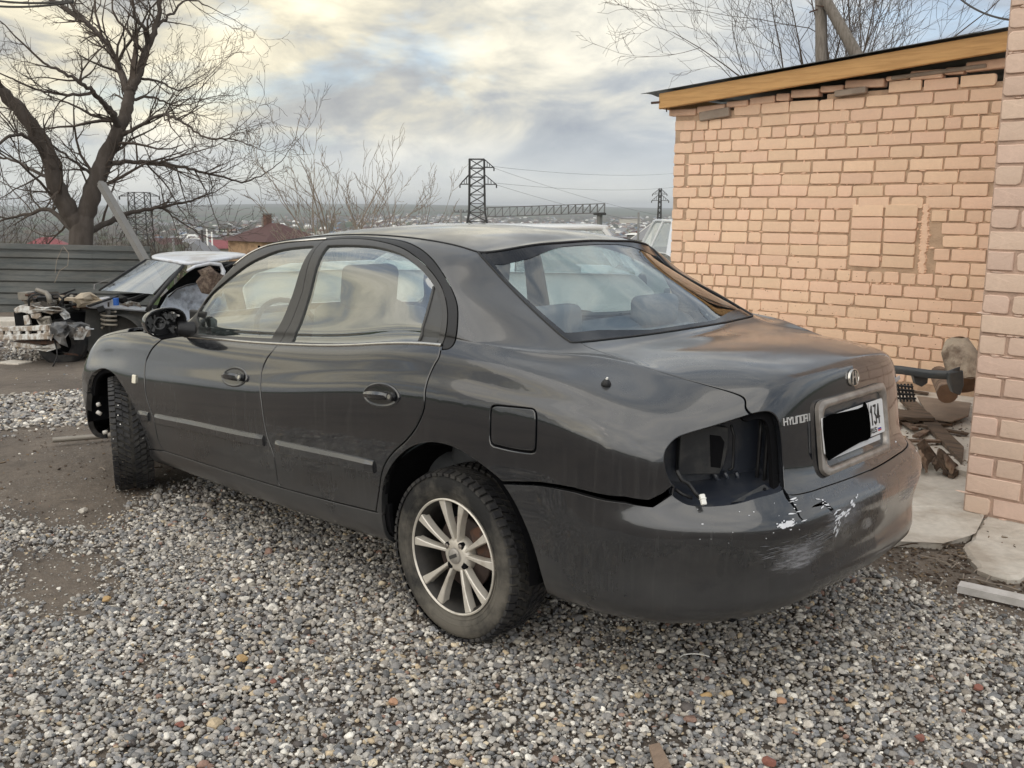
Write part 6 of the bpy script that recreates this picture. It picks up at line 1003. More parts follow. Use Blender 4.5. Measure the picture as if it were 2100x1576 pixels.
def scatter(name, P, scl, rot, col, kind='stuff'):
    """P nx3, scl n, rot nx3 euler: geometry-node instances of a collection on a point mesh"""
    me = bpy.data.meshes.new(name); me.from_pydata(P.tolist(), [], [])
    a = me.attributes.new('scl', 'FLOAT', 'POINT'); a.data.foreach_set('value', scl.astype(np.float32))
    a = me.attributes.new('rot', 'FLOAT_VECTOR', 'POINT'); a.data.foreach_set('vector', rot.astype(np.float32).ravel())
    o = bpy.data.objects.new(name, me); COL.objects.link(o); o['kind'] = kind
    ng = bpy.data.node_groups.new(name+'_nodes', 'GeometryNodeTree'); ng.interface.new_socket('Geometry', in_out='INPUT', socket_type='NodeSocketGeometry'); ng.interface.new_socket('Geometry', in_out='OUTPUT', socket_type='NodeSocketGeometry')
    gi = ng.nodes.new('NodeGroupInput'); go = ng.nodes.new('NodeGroupOutput'); L = ng.links.new
    ci = ng.nodes.new('GeometryNodeCollectionInfo'); ci.inputs['Collection'].default_value = col; ci.inputs['Separate Children'].default_value = True; ci.inputs['Reset Children'].default_value = True
    ip = ng.nodes.new('GeometryNodeInstanceOnPoints'); ip.inputs['Pick Instance'].default_value = True
    s = ng.nodes.new('GeometryNodeInputNamedAttribute'); s.data_type = 'FLOAT'; s.inputs['Name'].default_value = 'scl'
    q = ng.nodes.new('GeometryNodeInputNamedAttribute'); q.data_type = 'FLOAT_VECTOR'; q.inputs['Name'].default_value = 'rot'
    rv = ng.nodes.new('FunctionNodeRandomValue'); rv.data_type = 'INT'; rv.inputs['Min'].default_value = 0; rv.inputs['Max'].default_value = len(col.objects)-1
    L(gi.outputs[0], ip.inputs['Points']); L(ci.outputs[0], ip.inputs['Instance']); L(rv.outputs[2], ip.inputs['Instance Index']); L(s.outputs['Attribute'], ip.inputs['Scale'])
    try: L(q.outputs['Attribute'], ip.inputs['Rotation'])
    except Exception: pass
    L(ip.outputs[0], go.inputs[0]); m = o.modifiers.new('scatter', 'NODES'); m.node_group = ng; return o
def gravel():
    rg = np.random.default_rng(3); col = stone_sources(); cam2 = CAM[:2]; P = []; 
    bands = [(1.3, 3.0, 5000, 1.0), (3.0, 5.0, 4200, 1.06), (5.0, 7.5, 2100, 1.25), (7.5, 11.5, 1000, 1.6), (11.5, 17, 240, 2.2)]
    out = []; S_ = []
    for r0, r1, den, sc in bands:
        a0, a1 = YAW-.66, YAW+.68; A = (a1-a0)/2*(r1*r1-r0*r0); n = int(A*den)
        r = np.sqrt(rg.uniform(r0*r0, r1*r1, n)); a = rg.uniform(a0, a1, n); xy = np.stack([cam2[0]+r*np.cos(a), cam2[1]+r*np.sin(a)], 1)
        k = rg.random(n) < gmask(xy)
        k &= ~((xy[:, 1] < -1.97) & (xy[:, 0] < 3.5)); xy = xy[k]
        s = .0089*sc*np.exp(rg.normal(0, .30, len(xy))); out.append(xy); S_.append(s)
    xy = np.concatenate(out); s = np.concatenate(S_)
    for sl in SLABS: k = ~inside(np.array(sl, float), xy); k |= rg.random(len(xy)) < .01; xy, s = xy[k], s[k]
    g = gmask(xy); s = s*np.where(g < .3, .62, 1)
    hump = .010*np.sin(xy[:, 0]*5+1)*np.sin(xy[:, 1]*4.3)+.008*np.sin(xy[:, 0]*11+xy[:, 1]*7)
    z = ground_z(xy[:, 0], xy[:, 1])+np.where(g > .5, .006+hump*.5+rg.uniform(0, .008, len(xy)), .001)+s*.15
    P = np.c_[xy, z]; rot = np.stack([rg.normal(0, .36, len(P)), rg.normal(0, .36, len(P)), rg.uniform(0, 2*PI, len(P))], 1)
    n2 = 90000; r = np.sqrt(rg.uniform(1.3**2, 5.6**2, n2)); a = rg.uniform(YAW-.62, YAW+.62, n2); q = np.stack([cam2[0]+r*np.cos(a), cam2[1]+r*np.sin(a)], 1); q = q[rg.random(n2) < gmask(q)]
    for sl in SLABS: q = q[~inside(np.array(sl, float), q)]
    q = q[q[:, 1] > -1.95]; s2 = .0042*np.exp(rg.normal(0, .35, len(q))); P = np.r_[P, np.c_[q, np.full(len(q), .004)+rg.uniform(0, .010, len(q))]]; s = np.r_[s, s2]; rot = np.r_[rot, rg.uniform(-1, 1, (len(q), 3))*[.4, .4, 3.1]]
    scatter('gravel', P, s, rot, col)
gravel()
# concrete apron by the buildings, broken edge
CONC = mk('weathered_concrete', (.52, .48, .42), .9, c2=(.33, .28, .225), c2s=2.4, c2f=.75, c2th=(.48, .62), var=.14, vscale=22, bump=.45, bscale=30, bdist=.012)
def slab(poly, top, name='concrete_slab', crack=True, seed=1):
    r = random.Random(seed); P = densify(np.array(poly, float), .07); P = P+np.array([[r.uniform(-.012, .012), r.uniform(-.012, .012)] for _ in P])
    P = P if area(P) > 0 else P[::-1]
    n = len(P); V = [(x, y, -.05) for x, y in P]+[(x, y, top-.012) for x, y in P]
    I = inset(P, .018); V += [(x, y, top+r.uniform(-.003, .003)) for x, y in I]
    F = [(i, (i+1) % n, n+(i+1) % n, n+i) for i in range(n)]+[(n+i, n+(i+1) % n, 2*n+(i+1) % n, 2*n+i) for i in range(n)]+[tuple(range(2*n, 3*n))]
    o = mesh_obj(name, V, F, CONC); tag(o, kind='structure'); return o
slab(SLABS[0], .040, 'concrete_apron', seed=4); slab(SLABS[1], .030, 'concrete_pad', seed=6)
o = slab([(-.74, -2.55), (-.70, -4.9), (3.2, -4.8), (3.2, -2.9)], .085, 'upper_slab', seed=9)
# ------------------------------------------------------------------ brickwork: every brick its own piece
BRICK = objrand(mk('peach_painted_brick', (.83, .585, .42), .85, c2=(.75, .50, .345), c2s=4, c2f=.5, var=.06, vscale=25, bump=.5, bscale=40, bdist=.006, c2th=(.5, .66)), .07, .006)
MORT = mk('painted_mortar', (.55, .39, .27), .95, c2=(.36, .25, .175), c2s=7, c2f=.7, bump=.7, bscale=60, bdist=.01)
BRICK2 = objrand(mk('pinkish_painted_brick', (.66, .49, .39), .85, c2=(.56, .41, .32), c2s=5, c2f=.5, var=.07, vscale=25, bump=.4, bscale=50, bdist=.006), .07, .006)
MORT2 = mk('pinkish_mortar', (.52, .37, .29), .95, c2=(.38, .27, .21), c2s=9, c2f=.6, bump=.7, bscale=60, bdist=.01)
PIT = mk('brick_pits', (.34, .19, .12), 1)
def brick_mesh(w, h, seed, mat, dep=.03):
    r = random.Random(seed); rad = r.uniform(.005, .017); n = 12; P = []
    hw, hh = w/2, h/2
    cor = [(hw, hh), (-hw, hh), (-hw, -hh), (hw, -hh)]
    for q, (cx, cy) in enumerate(cor):
        ra = rad*r.uniform(.4, 2.3); ccx, ccy = cx-math.copysign(ra, cx), cy-math.copysign(ra, cy); a0 = q*PI/2
        for k in range(3): a = a0+PI/2*k/2; P.append((ccx+ra*math.cos(a)+r.uniform(-.002, .002), ccy+ra*math.sin(a)+r.uniform(-.0015, .0015)))
    V = [(x, -dep, z) for x, z in P]+[(x, -.0035, z) for x, z in P]+[(x-math.copysign(.0032, x), r.uniform(-.0006, .0006), z-math.copysign(.0030, z)) for x, z in P]+[(0, .0008, 0)]
    F = [(i, n+i, n+(i+1) % n, (i+1) % n) for i in range(n)]+[(n+i, 2*n+i, 2*n+(i+1) % n, n+(i+1) % n) for i in range(n)]+[(2*n+i, 3*n, 2*n+(i+1) % n) for i in range(n)]
    me = bpy.data.meshes.new('brick'); me.from_pydata(V, [], F); me.materials.append(mat); me.update()
    for p in me.polygons: p.use_smooth = False
    return me
SH = {}
def brick_at(kind, p, parent, mat, jit, store):
    key = (kind, mat.name); 
    if key not in SH:
        w = {'s': .252, 'h': .118, 'q': .07, 'l': .256}[kind]; h = .088 if kind != 'l' else .0945
        SH[key] = [brick_mesh(w, h, 40+i+hash(kind) % 7 if False else 40+i, mat) for i in range(7)]
    me = rnd.choice(SH[key]); store.append((me, p, (rnd.uniform(-.010, .010), rnd.uniform(-.012, .012), rnd.uniform(-.010, .010)), jit))
def lay(store, parent, angle, limit=300, key=None):
    store.sort(key=key)
    for me, p, ro, j in store[:limit]:
        o = bpy.data.objects.new('brick', me); COL.objects.link(o); o.parent = parent; o.location = p; o.rotation_euler = ro
    rest = store[limit:]
    if rest:
        m = MB()
        for me, p, ro, j in rest: m.add([tuple(np.array(v.co)+np.array(p)) for v in me.vertices], [tuple(f.vertices) for f in me.polygons])
        o = m.build('far_bricks', store[0][0].materials[0], parent); o['kind'] = 'stuff'
# the long peach wall of the shed: local x runs from the inner corner to the free corner
A0 = np.array([-.02, -4.852, .0]); B0 = np.array([2.85, -4.65, 0]); WL = np.linalg.norm(B0-A0); wa = math.atan2(B0[1]-A0[1], B0[0]-A0[0])
shed = empty('brick_shed', (A0[0], A0[1], 0), 'peach painted brick shed with a sloping tin roof behind the car', 'shed', rz=wa)
def shed_wall():
    ptc = .1012; z0 = .135; r = random.Random(21); rows = 26; st = []
    top = lambda x: 2.405+.225*(1-x/WL)      # brick tops follow the fascia
    ix0, ix1, iz0, iz1 = .61, 1.16, 1.075, 1.60     # bricked-up opening, from the inner corner
    header = {3, 8, 13, 14, 19}
    for k in range(rows):
        z = z0+ptc*(k+.5); x = -r.uniform(0, .2) if k % 2 else -r.uniform(.05, .12)-.12; hd = k in (2, 8, 13, 20)
        while x < WL-.02:
            left_zone = x > WL-.95
            kind = 'h' if hd and x < WL-.02 else 's'
            if left_zone and not hd: kind = 'h' if (r.random() < (.75 if k % 2 else .30)) else 's'
            if not hd and not left_zone and r.random() < .06: kind = 'h'
            w = {'s': .265, 'h': .131}[kind]*r.uniform(.965, 1.035)
            if z > iz0-.03 and z < iz1-.02 and x < ix1 and x+w > ix0-.09:
                if x+.131 <= ix0-.07: kind, w = 'h', .131
                else: x = ix1+.004; continue
            if x+w > WL+.004: kind, w = ('h', .131)
            if x+w > WL+.06: break
            if x+w > WL-.03: x = WL-w+.004
            xc = x+w/2; x += w
            if xc < .0 or z+.045 > top(xc): continue
            brick_at(kind, (xc, rnd.uniform(-.001, .003), z+rnd.uniform(-.0045, .0045)), shed, BRICK, 0, st)
    for c in range(2):      # two straight stacks closing the old opening
        for k in range(6):
            if k == 5: continue
            brick_at('l', (ix0+.14+c*.272, .004+rnd.uniform(-.001, .002), iz0+.052+k*.1035), shed, BRICK, 0, st)
    lay(st, shed, wa, 300, key=lambda s: s[1][0])
    m = MB(); hgt = 2.40; m.box((WL*.25, -.16, hgt/2+.10), (WL*.5-.012, .29, hgt)); m.box((WL/2, -.16, hgt/2+.02), (WL-.012, .30, hgt)); m.box((WL/2, -2.3, hgt/2+.02), (WL-.1, 4.0, hgt)); m.build('wall_core', MORT, shed)
    # ragged mortar: smears over joints, the plastered jamb beside the opening, top bedding
    m = MB(); r = random.Random(8)
    for k in range(300):
        x, z = r.uniform(.05, WL-.05), r.uniform(.3, 2.35); s1, s2 = r.uniform(.008, .04), r.uniform(.004, .012)
        if r.random() < .5: z = z0+ptc*round((z-z0)/ptc)
        else: s1, s2 = r.uniform(.005, .01), r.uniform(.012, .035)
        pts = [(x+s1*math.cos(t)*r.uniform(.6, 1.2), z+s2*math.sin(t)*r.uniform(.6, 1.2)) for t in np.linspace(0, 2*PI, 8, endpoint=False)]
        V = [(a, -.01, b) for a, b in pts]+[(x+(a-x)*.6, .0008, z+(b-z)*.6) for a, b in pts]; m.add(V, [(i, 8+i, 8+(i+1) % 8, (i+1) % 8) for i in range(8)]+[tuple(range(8, 16))[::-1]])
    for k in range(26):
        z = iz0-.02+k*.021; x = ix0-.05+r.uniform(-.008, .008); w2 = r.uniform(.028, .045)
        pts = [(x+w2*math.cos(t)*r.uniform(.8, 1.15), z+.022*math.sin(t)*r.uniform(.8, 1.2)) for t in np.linspace(0, 2*PI, 8, endpoint=False)]
        V = [(a, -.01, b) for a, b in pts]+[(x+(a-x)*.7, .002+r.uniform(0, .002), z+(b-z)*.7) for a, b in pts]; m.add(V, [(i, 8+i, 8+(i+1) % 8, (i+1) % 8) for i in range(8)]+[tuple(range(8, 16))[::-1]])
    o = m.build('mortar_smears', BRICK, shed); o['kind'] = 'stuff'
    m = MB()
    for k in range(260):
        x, z = r.gauss(1.35, .5), r.gauss(.75, .28)
        if not (.05 < x < WL-.05 and .2 < z < 2.2): continue
        s1 = r.uniform(.0018, .006); m.add([(x+s1*math.cos(t), .0022, z+s1*.7*math.sin(t)) for t in np.linspace(0, 2*PI, 6, endpoint=False)], [tuple(range(6))[::-1]])
    o = m.build('chipped_pits', PIT, shed); o['kind'] = 'stuff'
    # top: uneven capping bricks and bedding under the roof
    m = MB(); x = .05
    while x < WL-.1:
        w = r.uniform(.12, .34); m.box((x+w/2, -.035+r.uniform(-.008, .008), top(x+w/2)+.015+r.uniform(-.02, .01)), (w-.012, .10, r.uniform(.035, .075)), rot=roty(r.uniform(-.03, .05))); x += w
    o = m.build('bedding_course', BRICK, shed); o['kind'] = 'stuff'; bevel(o, .008)
    gbm = mk('grey_cement_block', (.34, .28, .23), .95, var=.2, bump=.5, bscale=40)
    for c, d, a in (((1.22, .02, 2.50), (.26, .06, .05), .06), ((WL-.42, .01, 2.395), (.30, .05, .08), .1), ((.55, .01, 2.60), (.7, .05, .03), .05)): m = MB(); m.box(c, d, rot=roty(a)); bevel(m.build('grey_block', gbm, shed), .006)
shed_wall()
WOODY = mk('yellow_pine_board', (.55, .315, .12), .6, c2=(.40, .21, .07), c2s=5, c2f=.6, stretch=(.6, 8, 8), var=.08, bump=.1, bscale=20)
def fascia():
    zr = lambda x: 2.765-.235*(x/2.95)     # centre height along the local x
    def bar(x0, x1, y0, y1, dz0, dz1, name, mat, bw=.003):
        V = []
        for x in (x0, x1):
            for y in (y0, y1):
                for dz in (dz0, dz1): V.append((x, y, zr(x)+dz))
        o = mesh_obj(name, V, [(0, 1, 3, 2), (4, 6, 7, 5), (0, 4, 5, 1), (2, 3, 7, 6), (1, 5, 7, 3), (0, 2, 6, 4)], mat, shed); return bevel(o, bw)
    bar(-.06, 2.965, .115, .150, -.070, .070, 'fascia_board', WOODY); bar(-.06, 2.96, .1505, .156, -.066, -.052, 'board_edge', WOODY, .001)
    bar(2.93, 2.965, -4.2, .114, -.066, .068, 'end_board', WOODY)
    bar(-.05, 2.92, .02, .10, -.045, .03, 'roof_batten', mk('old_grey_timber', (.14, .115, .09), .9, stretch=(1, 8, 8), var=.3))
    # tin sheet: trapezoid ribs running down the slope, seen edge on
    TIN = mk('grey_tin', (.13, .14, .145), .45, metal=.5, var=.15, vscale=6)
    V = []; F = []; n = 0; ys = np.linspace(.185, -4.3, 46)
    for j, y in enumerate(ys):
        rz_ = .012 if (j % 4) in (1, 2) else 0
        for x in (-.08, 3.14): V.append((x, y, zr(x)+.088+rz_)); 
    for j in range(len(ys)-1): F.append((2*j, 2*j+1, 2*j+3, 2*j+2))
    o = mesh_obj('roof_sheet', V, F, TIN, shed); so = o.modifiers.new('thick', 'SOLIDIFY'); so.thickness = .004
    m = MB(); m.box((3.0, .14, zr(3.0)-.005), (.10, .02, .02)); m.tube([(2.90, .12, zr(2.9)-.07), (2.89, .13, zr(2.9)-.10)], .006); m.build('bent_nail_scrap', RUST, shed)
fascia()
# ------------------------------------------------------------------ right-hand building, its corner runs close to the camera
bld = empty('brick_building', (-.84, -1.91, 0), 'pale pink painted brick building corner at the right edge of the photo', 'building', rz=PI)
def right_wall():
    r = random.Random(31); st = []; ptc = .1015; z0 = .033
    for k in range(36):
        z = z0+ptc*(k+.5); x = 0; first = True
        while x < 1.0:
            kind = ('h' if k % 2 == 0 else 's') if first else ('s' if r.random() < .7 else 'h')
            w = {'s': .266, 'h': .133}[kind]; xc = x+w/2; x += w; first = False
            brick_at(kind, (xc+.004, rnd.uniform(-.004, .003), z+rnd.uniform(-.003, .003)), bld, BRICK2, 0, st)
    # local frame is turned by 180 degrees: outward is local -y, so bricks are flipped
    st = [(me, (p[0], -p[1], p[2]), (ro[0], ro[1], PI+ro[2]), j) for me, p, ro, j in st]
    lay(st, bld, 0, 300, key=lambda s: s[1][0])
    m = MB(); m.box((.56, .165, 1.86), (1.108, .31, 3.70)); m.box((.57, 1.5, 1.86), (1.08, 2.4, 3.6)); m.build('wall_core', MORT2, bld)
    m = MB()
    for k in range(150):
        z = z0+ptc*r.randrange(0, 34); x = r.uniform(.01, 1.0); s1, s2 = r.uniform(.01, .05), r.uniform(.004, .009)
        pts = [(x+s1*math.cos(t)*r.uniform(.6, 1.2), z+s2*math.sin(t)*r.uniform(.6, 1.2)) for t in np.linspace(0, 2*PI, 8, endpoint=False)]
        V = [(a, .01, b) for a, b in pts]+[(x+(a-x)*.6, -.0015, z+(b-z)*.6) for a, b in pts]; m.add(V, [(i, (i+1) % 8, 8+(i+1) % 8, 8+i) for i in range(8)]+[tuple(range(8, 16))])
    o = m.build('mortar_smears', BRICK2, bld); o['kind'] = 'stuff'
    m = MB(); m.box((.52, .05, 3.46), (1.16, .22, .10)); bevel(m.build('corbel_course', BRICK2, bld), .01)
right_wall()
# ------------------------------------------------------------------ bare trees: traced limbs, grown twigs
BARK = mk('grey_brown_bark', (.070, .056, .046), .95, c2=(.12, .10, .085), c2s=6, c2f=.5, bump=.6, bscale=18, bdist=.03, stretch=(1, 1, .35))
TWIG = mk('thin_twigs', (.085, .066, .052), .95, var=.2)
PALETWIG = mk('pale_winter_twigs', (.27, .225, .18), .95, var=.25)
def grow(m, p, d, L, r, depth, rg, up=.25, wob=.35, nseg=6, kids=5, shrink=.58, spread=.8, rmin=.004, sides=(8, 6, 4, 3, 3), drop=0):
    """a branch as a bent tube with children along it"""
    P = [p.copy()]; D = d/np.linalg.norm(d); R = [r]; seg = L/nseg; pts = [(p.copy(), D.copy(), r)]
    for i in range(nseg):
        D = D+rg.normal(0, wob/nseg**.5, 3)+np.array([0, 0, up/nseg]); D /= np.linalg.norm(D); p = p+D*seg; rr = max(rmin*.7, r*(1-.75*(i+1)/nseg)); P.append(p.copy()); R.append(rr); pts.append((p.copy(), D.copy(), rr))
    m.tube(P, R, sides[min(len(sides)-1, 4-depth if depth <= 4 else 0)], cap=False)
    if depth <= 0: return
    for k in range(kids):
        t = (k+rg.uniform(.3, 1))/kids; i = min(nseg, 1+int(t*nseg)) ; q, dd, rr = pts[i]
        ax = np.cross(dd, rg.normal(0, 1, 3)); ax /= max(np.linalg.norm(ax), 1e-6); a = rg.uniform(.45, 1.1)*spread
        nd = dd*math.cos(a)+ax*math.sin(a)
        grow(m, q, nd, L*shrink*rg.uniform(.6, 1.15)*(1.1-.45*t), max(rmin, rr*.62), depth-1, rg, up, wob*1.1, max(3, nseg-1), max(2, kids-(rg.random() < .35)), shrink, spread, rmin, sides)
def limb(m, tw, path, s, depth, rg, dens=1.6, kl=1.3, up=.3, tk=.80, **k):
    """path: (px, py, radius in m, depth offset); returns nothing; children sprout along"""
    Q = [W(x, y, s+o) for x, y, r, o in path]; R = [r*tk for x, y, r, o in path]
    # smooth
    P2, R2 = [], []
    for i in range(len(Q)-1):
        p0, p1, p2, p3 = Q[max(i-1, 0)], Q[i], Q[i+1], Q[min(i+2, len(Q)-1)]
        for t in np.linspace(0, 1, 6, endpoint=False):
            P2.append(.5*((2*p1)+(-p0+p2)*t+(2*p0-5*p1+4*p2-p3)*t*t+(-p0+3*p1-3*p2+p3)*t**3)+rg.normal(0, .012, 3)); R2.append(R[i]+(R[i+1]-R[i])*t)
    P2.append(Q[-1]); R2.append(R[-1]); m.tube(P2, R2, 10 if R[0] > .1 else 7, cap=False, jit=.05)
    tot = sum(np.linalg.norm(b-a) for a, b in zip(P2[:-1], P2[1:])); n = int(tot*dens*2)
    for j in range(n):
        t = rg.uniform(.12, 1); i = int(t*(len(P2)-2)); d = P2[i+1]-P2[i]; d /= max(np.linalg.norm(d), 1e-9)
        ax = np.cross(d, rg.normal(0, 1, 3)); ax /= np.linalg.norm(ax); a = rg.uniform(.5, 1.25); nd = d*math.cos(a)+ax*math.sin(a); nd[2] += .15
        L_ = kl*rg.uniform(.35, 1.1)*(1.15-.4*t); grow(tw, P2[i].copy(), nd, L_, min(R2[i]*.55, .016+.014*L_), depth, rg, up=up, **k)
    grow(tw, P2[-1].copy(), P2[-1]-P2[-3], kl*.8, R2[-1], depth, rg, up=up, **k)
def big_tree():
    s = 21.; rg = np.random.default_rng(12); tr = MB(); tw = MB(); u = 21/1945.
    base = W(165, 520, s); gz = float(ground_z(base[0], base[1]))
    t = empty('bare_tree', (base[0], base[1], gz), 'large bare spreading tree with two thick leaning trunks behind the metal fence', 'tree')
    bp = np.array([base[0], base[1], gz])
    tr.tube([bp+[0, 0, -.2], bp+(base-bp)*.6, base, W(168, 470, s), W(172, 440, s)], [.33, .27, .25, .25, .21], 14, jit=.06)
    K = dict(kids=5, wob=.42, spread=.9, rmin=.0048)
    L_ = [ # right trunk rising
        [(172, 450, .26, 0), (195, 380, .25, .0), (215, 325, .22, .1), (245, 268, .19, .1), (262, 215, .16, .2), (268, 180, .13, .2)],
        [(268, 185, .14, .2), (285, 150, .11, .2), (300, 105, .095, .3), (318, 60, .075, .3), (328, 10, .06, .3), (330, -60, .04, .3)],
        [(303, 95, .07, .3), (296, 60, .055, 0), (275, 30, .04, -.3), (268, -30, .03, -.5)],
        [(262, 190, .12, .2), (240, 130, .09, .5), (215, 85, .08, .9), (180, 50, .065, 1.2), (130, 15, .05, 1.5), (80, -10, .04, 1.7)],
        [(183, 55, .055, 1.2), (150, 15, .045, 1.3), (120, -20, .035, 1.4)],
        [(245, 265, .12, .1), (232, 235, .09, -.3), (205, 205, .07, -.8), (180, 180, .055, -1.2), (140, 155, .045, -1.5), (90, 130, .03, -1.7)],
        [(195, 190, .045, -1), (140, 195, .04, -1.3), (80, 185, .03, -1.5), (20, 160, .02, -1.7)],
        [(228, 335, .075, .1), (265, 332, .06, .4), (320, 335, .055, .9), (380, 345, .045, 1.4), (440, 360, .035, 1.8), (505, 372, .025, 2.2), (560, 345, .015, 2.4), (600, 300, .008, 2.4)],
        [(255, 275, .06, 0), (300, 250, .045, -.4), (338, 236, .04, -.9), (375, 252, .033, -1.3), (420, 282, .026, -1.6), (470, 285, .02, -1.8), (520, 300, .01, -2)],
        [(338, 236, .025, -.9), (352, 210, .015, -1)],
        [(268, 205, .05, .2), (310, 200, .035, .6), (350, 215, .025, .9), (390, 215, .015, 1.1)],
        [(285, 160, .045, .3), (330, 170, .03, .6), (370, 185, .02, .9), (415, 165, .01, 1.1)],
        [(320, 55, .045, .3), (350, 30, .035, .5), (385, 0, .025, .7), (440, 20, .012, .9)],
        [(185, 475, .10, .3), (225, 455, .08, .8), (265, 438, .065, 1.2), (330, 425, .05, 1.7), (390, 412, .03, 2.1), (440, 395, .015, 2.3)],
        # left trunk
        [(165, 470, .27, 0), (140, 430, .25, -.2), (115, 380, .23, -.4), (100, 320, .21, -.5), (70, 265, .19, -.7), (30, 215, .17, -.9), (-10, 175, .15, -1.1), (-60, 130, .11, -1.2)],
        [(105, 345, .07, -.4), (60, 285, .05, -1), (20, 280, .04, -1.5), (-20, 310, .03, -1.8)],
        [(110, 370, .06, -.4), (70, 350, .045, -.2), (30, 330, .035, .2), (-10, 320, .025, .4)],
        [(150, 475, .08, -.1), (100, 430, .06, .4), (60, 440, .045, .8), (10, 450, .03, 1.1)],
        [(200, 365, .05, .1), (150, 330, .035, -.5), (100, 295, .025, -1), (70, 290, .015, -1.3)],
        [(330, 425, .03, 1.7), (370, 455, .022, 2.0), (410, 480, .014, 2.2)],
        [(300, 335, .03, .7), (340, 380, .022, .8), (370, 430, .015, .9), (400, 470, .008, 1)],
    ]
    for i, l in enumerate(L_): limb(tr, tw, l, s, 2, rg, dens=2.0 if i != 14 else 1.5, kl=1.75, **K)
    tr.build('trunk', BARK, t, True, off=t.location); o = tw.build('crown', TWIG, t, False, off=t.location)
big_tree()
def bare_tree(name, px, py, s, H, rg, label, stems=3, mat=TWIG, lean=.35, depth=3, kids=4, group=None, r0=.05, spread=.75, up=.45, trunkh=.0, kind=None, rmin=.006, cat='tree', wob=.3, shrink=.58):
    b = W(px, py, s); gz = float(ground_z(b[0], b[1])); t = empty(name, (b[0], b[1], gz), label, cat, group)
    m = MB(); m2 = MB(); bp = np.array([b[0], b[1], gz]); top = bp+np.array([0, 0, trunkh])
    if trunkh: m.tube([bp+[0, 0, -.3], bp+[.03, .02, trunkh*.5], top], [r0*1.25, r0*1.1, r0], 8)
    else: m.tube([bp+[0, 0, -.3], bp+[0, 0, .15]], [r0*1.2, r0], 8)
    for k in range(stems):
        a = 2*PI*(k+rg.uniform(-.3, .3))/stems; d = np.array([math.cos(a)*lean, math.sin(a)*lean, 1.]); grow(m2, top.copy(), d, (H-trunkh)*rg.uniform(.72, 1), r0*.75, depth, rg, up=up, wob=wob, nseg=7, kids=kids, shrink=shrink, spread=spread, rmin=rmin)
    m.build('trunk', BARK if mat != PALETWIG else mat, t, True, off=t.location); o = m2.build('crown', mat, t, False, off=t.location); return t
RG = lambda k: np.random.default_rng(k)
bare_tree('bare_tree', 690, 470, 22, 3.5, RG(5), 'pale bare young tree with many upright stems, left of the lattice pylon', stems=8, mat=PALETWIG, lean=.50, depth=3, kids=4, r0=.04, spread=.62, up=.45, rmin=.0062)
bare_tree('bare_tree', 775, 470, 24, 3.5, RG(9), 'pale bare small tree between the upright-stemmed tree and the lattice pylon', stems=6, mat=PALETWIG, lean=.6, depth=3, kids=4, r0=.036, spread=.65, up=.4, rmin=.0062)
bare_tree('bare_tree', 630, 470, 23, 2.1, RG(19), 'thin leaning bare sapling beside the dark-roofed house', stems=5, mat=PALETWIG, lean=.5, depth=3, kids=4, r0=.03, spread=.6, up=.3, rmin=.008)
bare_tree('bare_tree', 1690, 330, 19, 7.6, RG(33), 'bare tree with fine reddish twigs standing behind the shed roof', stems=11, mat=TWIG, lean=.46, depth=3, kids=6, r0=.036, spread=.8, up=.35, trunkh=2.2, rmin=.0042, shrink=.62)
k = 0
for px, s, H, seed in ((30, 24, 3.4, 41), (85, 25, 3.0, 42), (225, 26, 3.0, 43), (300, 24, 2.6, 44), (345, 27, 2.8, 45), (270, 30, 3.8, 46), (-40, 23, 4, 47)):
    bare_tree('bare_shrub', px, 490, s, H*.72, RG(seed), 'tangled bare shrub behind the corrugated fence, '+{30: 'left of the large trunk near the photo edge', 85: 'just left of the large trunk', 225: 'between the large trunk and the leaning prop', 300: 'right of the leaning prop above the fence end', 345: 'the rightmost above the wreck roof', 270: 'the tall one behind the leaning prop', -40: 'at the very left edge'}[px], stems=5, mat=TWIG, lean=.5, depth=2, kids=5, group='bare shrubs behind the fence', r0=.03, cat='shrub')
for px, s, H, seed in ((395, 62, 5.0, 61), (445, 66, 4.6, 62), (860, 90, 5, 64), (1110, 95, 5, 65), (1150, 100, 6, 66), (1290, 80, 4.5, 67), (1240, 85, 4, 68), (905, 85, 5, 69)):
    bare_tree('bare_shrub', px, 470, s, H*.55, RG(seed), 'brownish bare thicket '+{395: 'below the hazy hills left of the white steel posts', 445: 'behind the red-roofed house', 860: 'left of the tall pylon over the car roof', 1110: 'below the left half of the gantry beam', 1150: 'below the middle of the gantry beam', 1290: 'right of the gantry column', 1240: 'at the foot of the gantry column', 905: 'at the foot of the thin pole left of the pylon'}[px], stems=7, mat=PALETWIG, lean=.5, depth=2, kids=5, group='bare thickets on the slope', r0=.05, rmin=.03, cat='shrub')
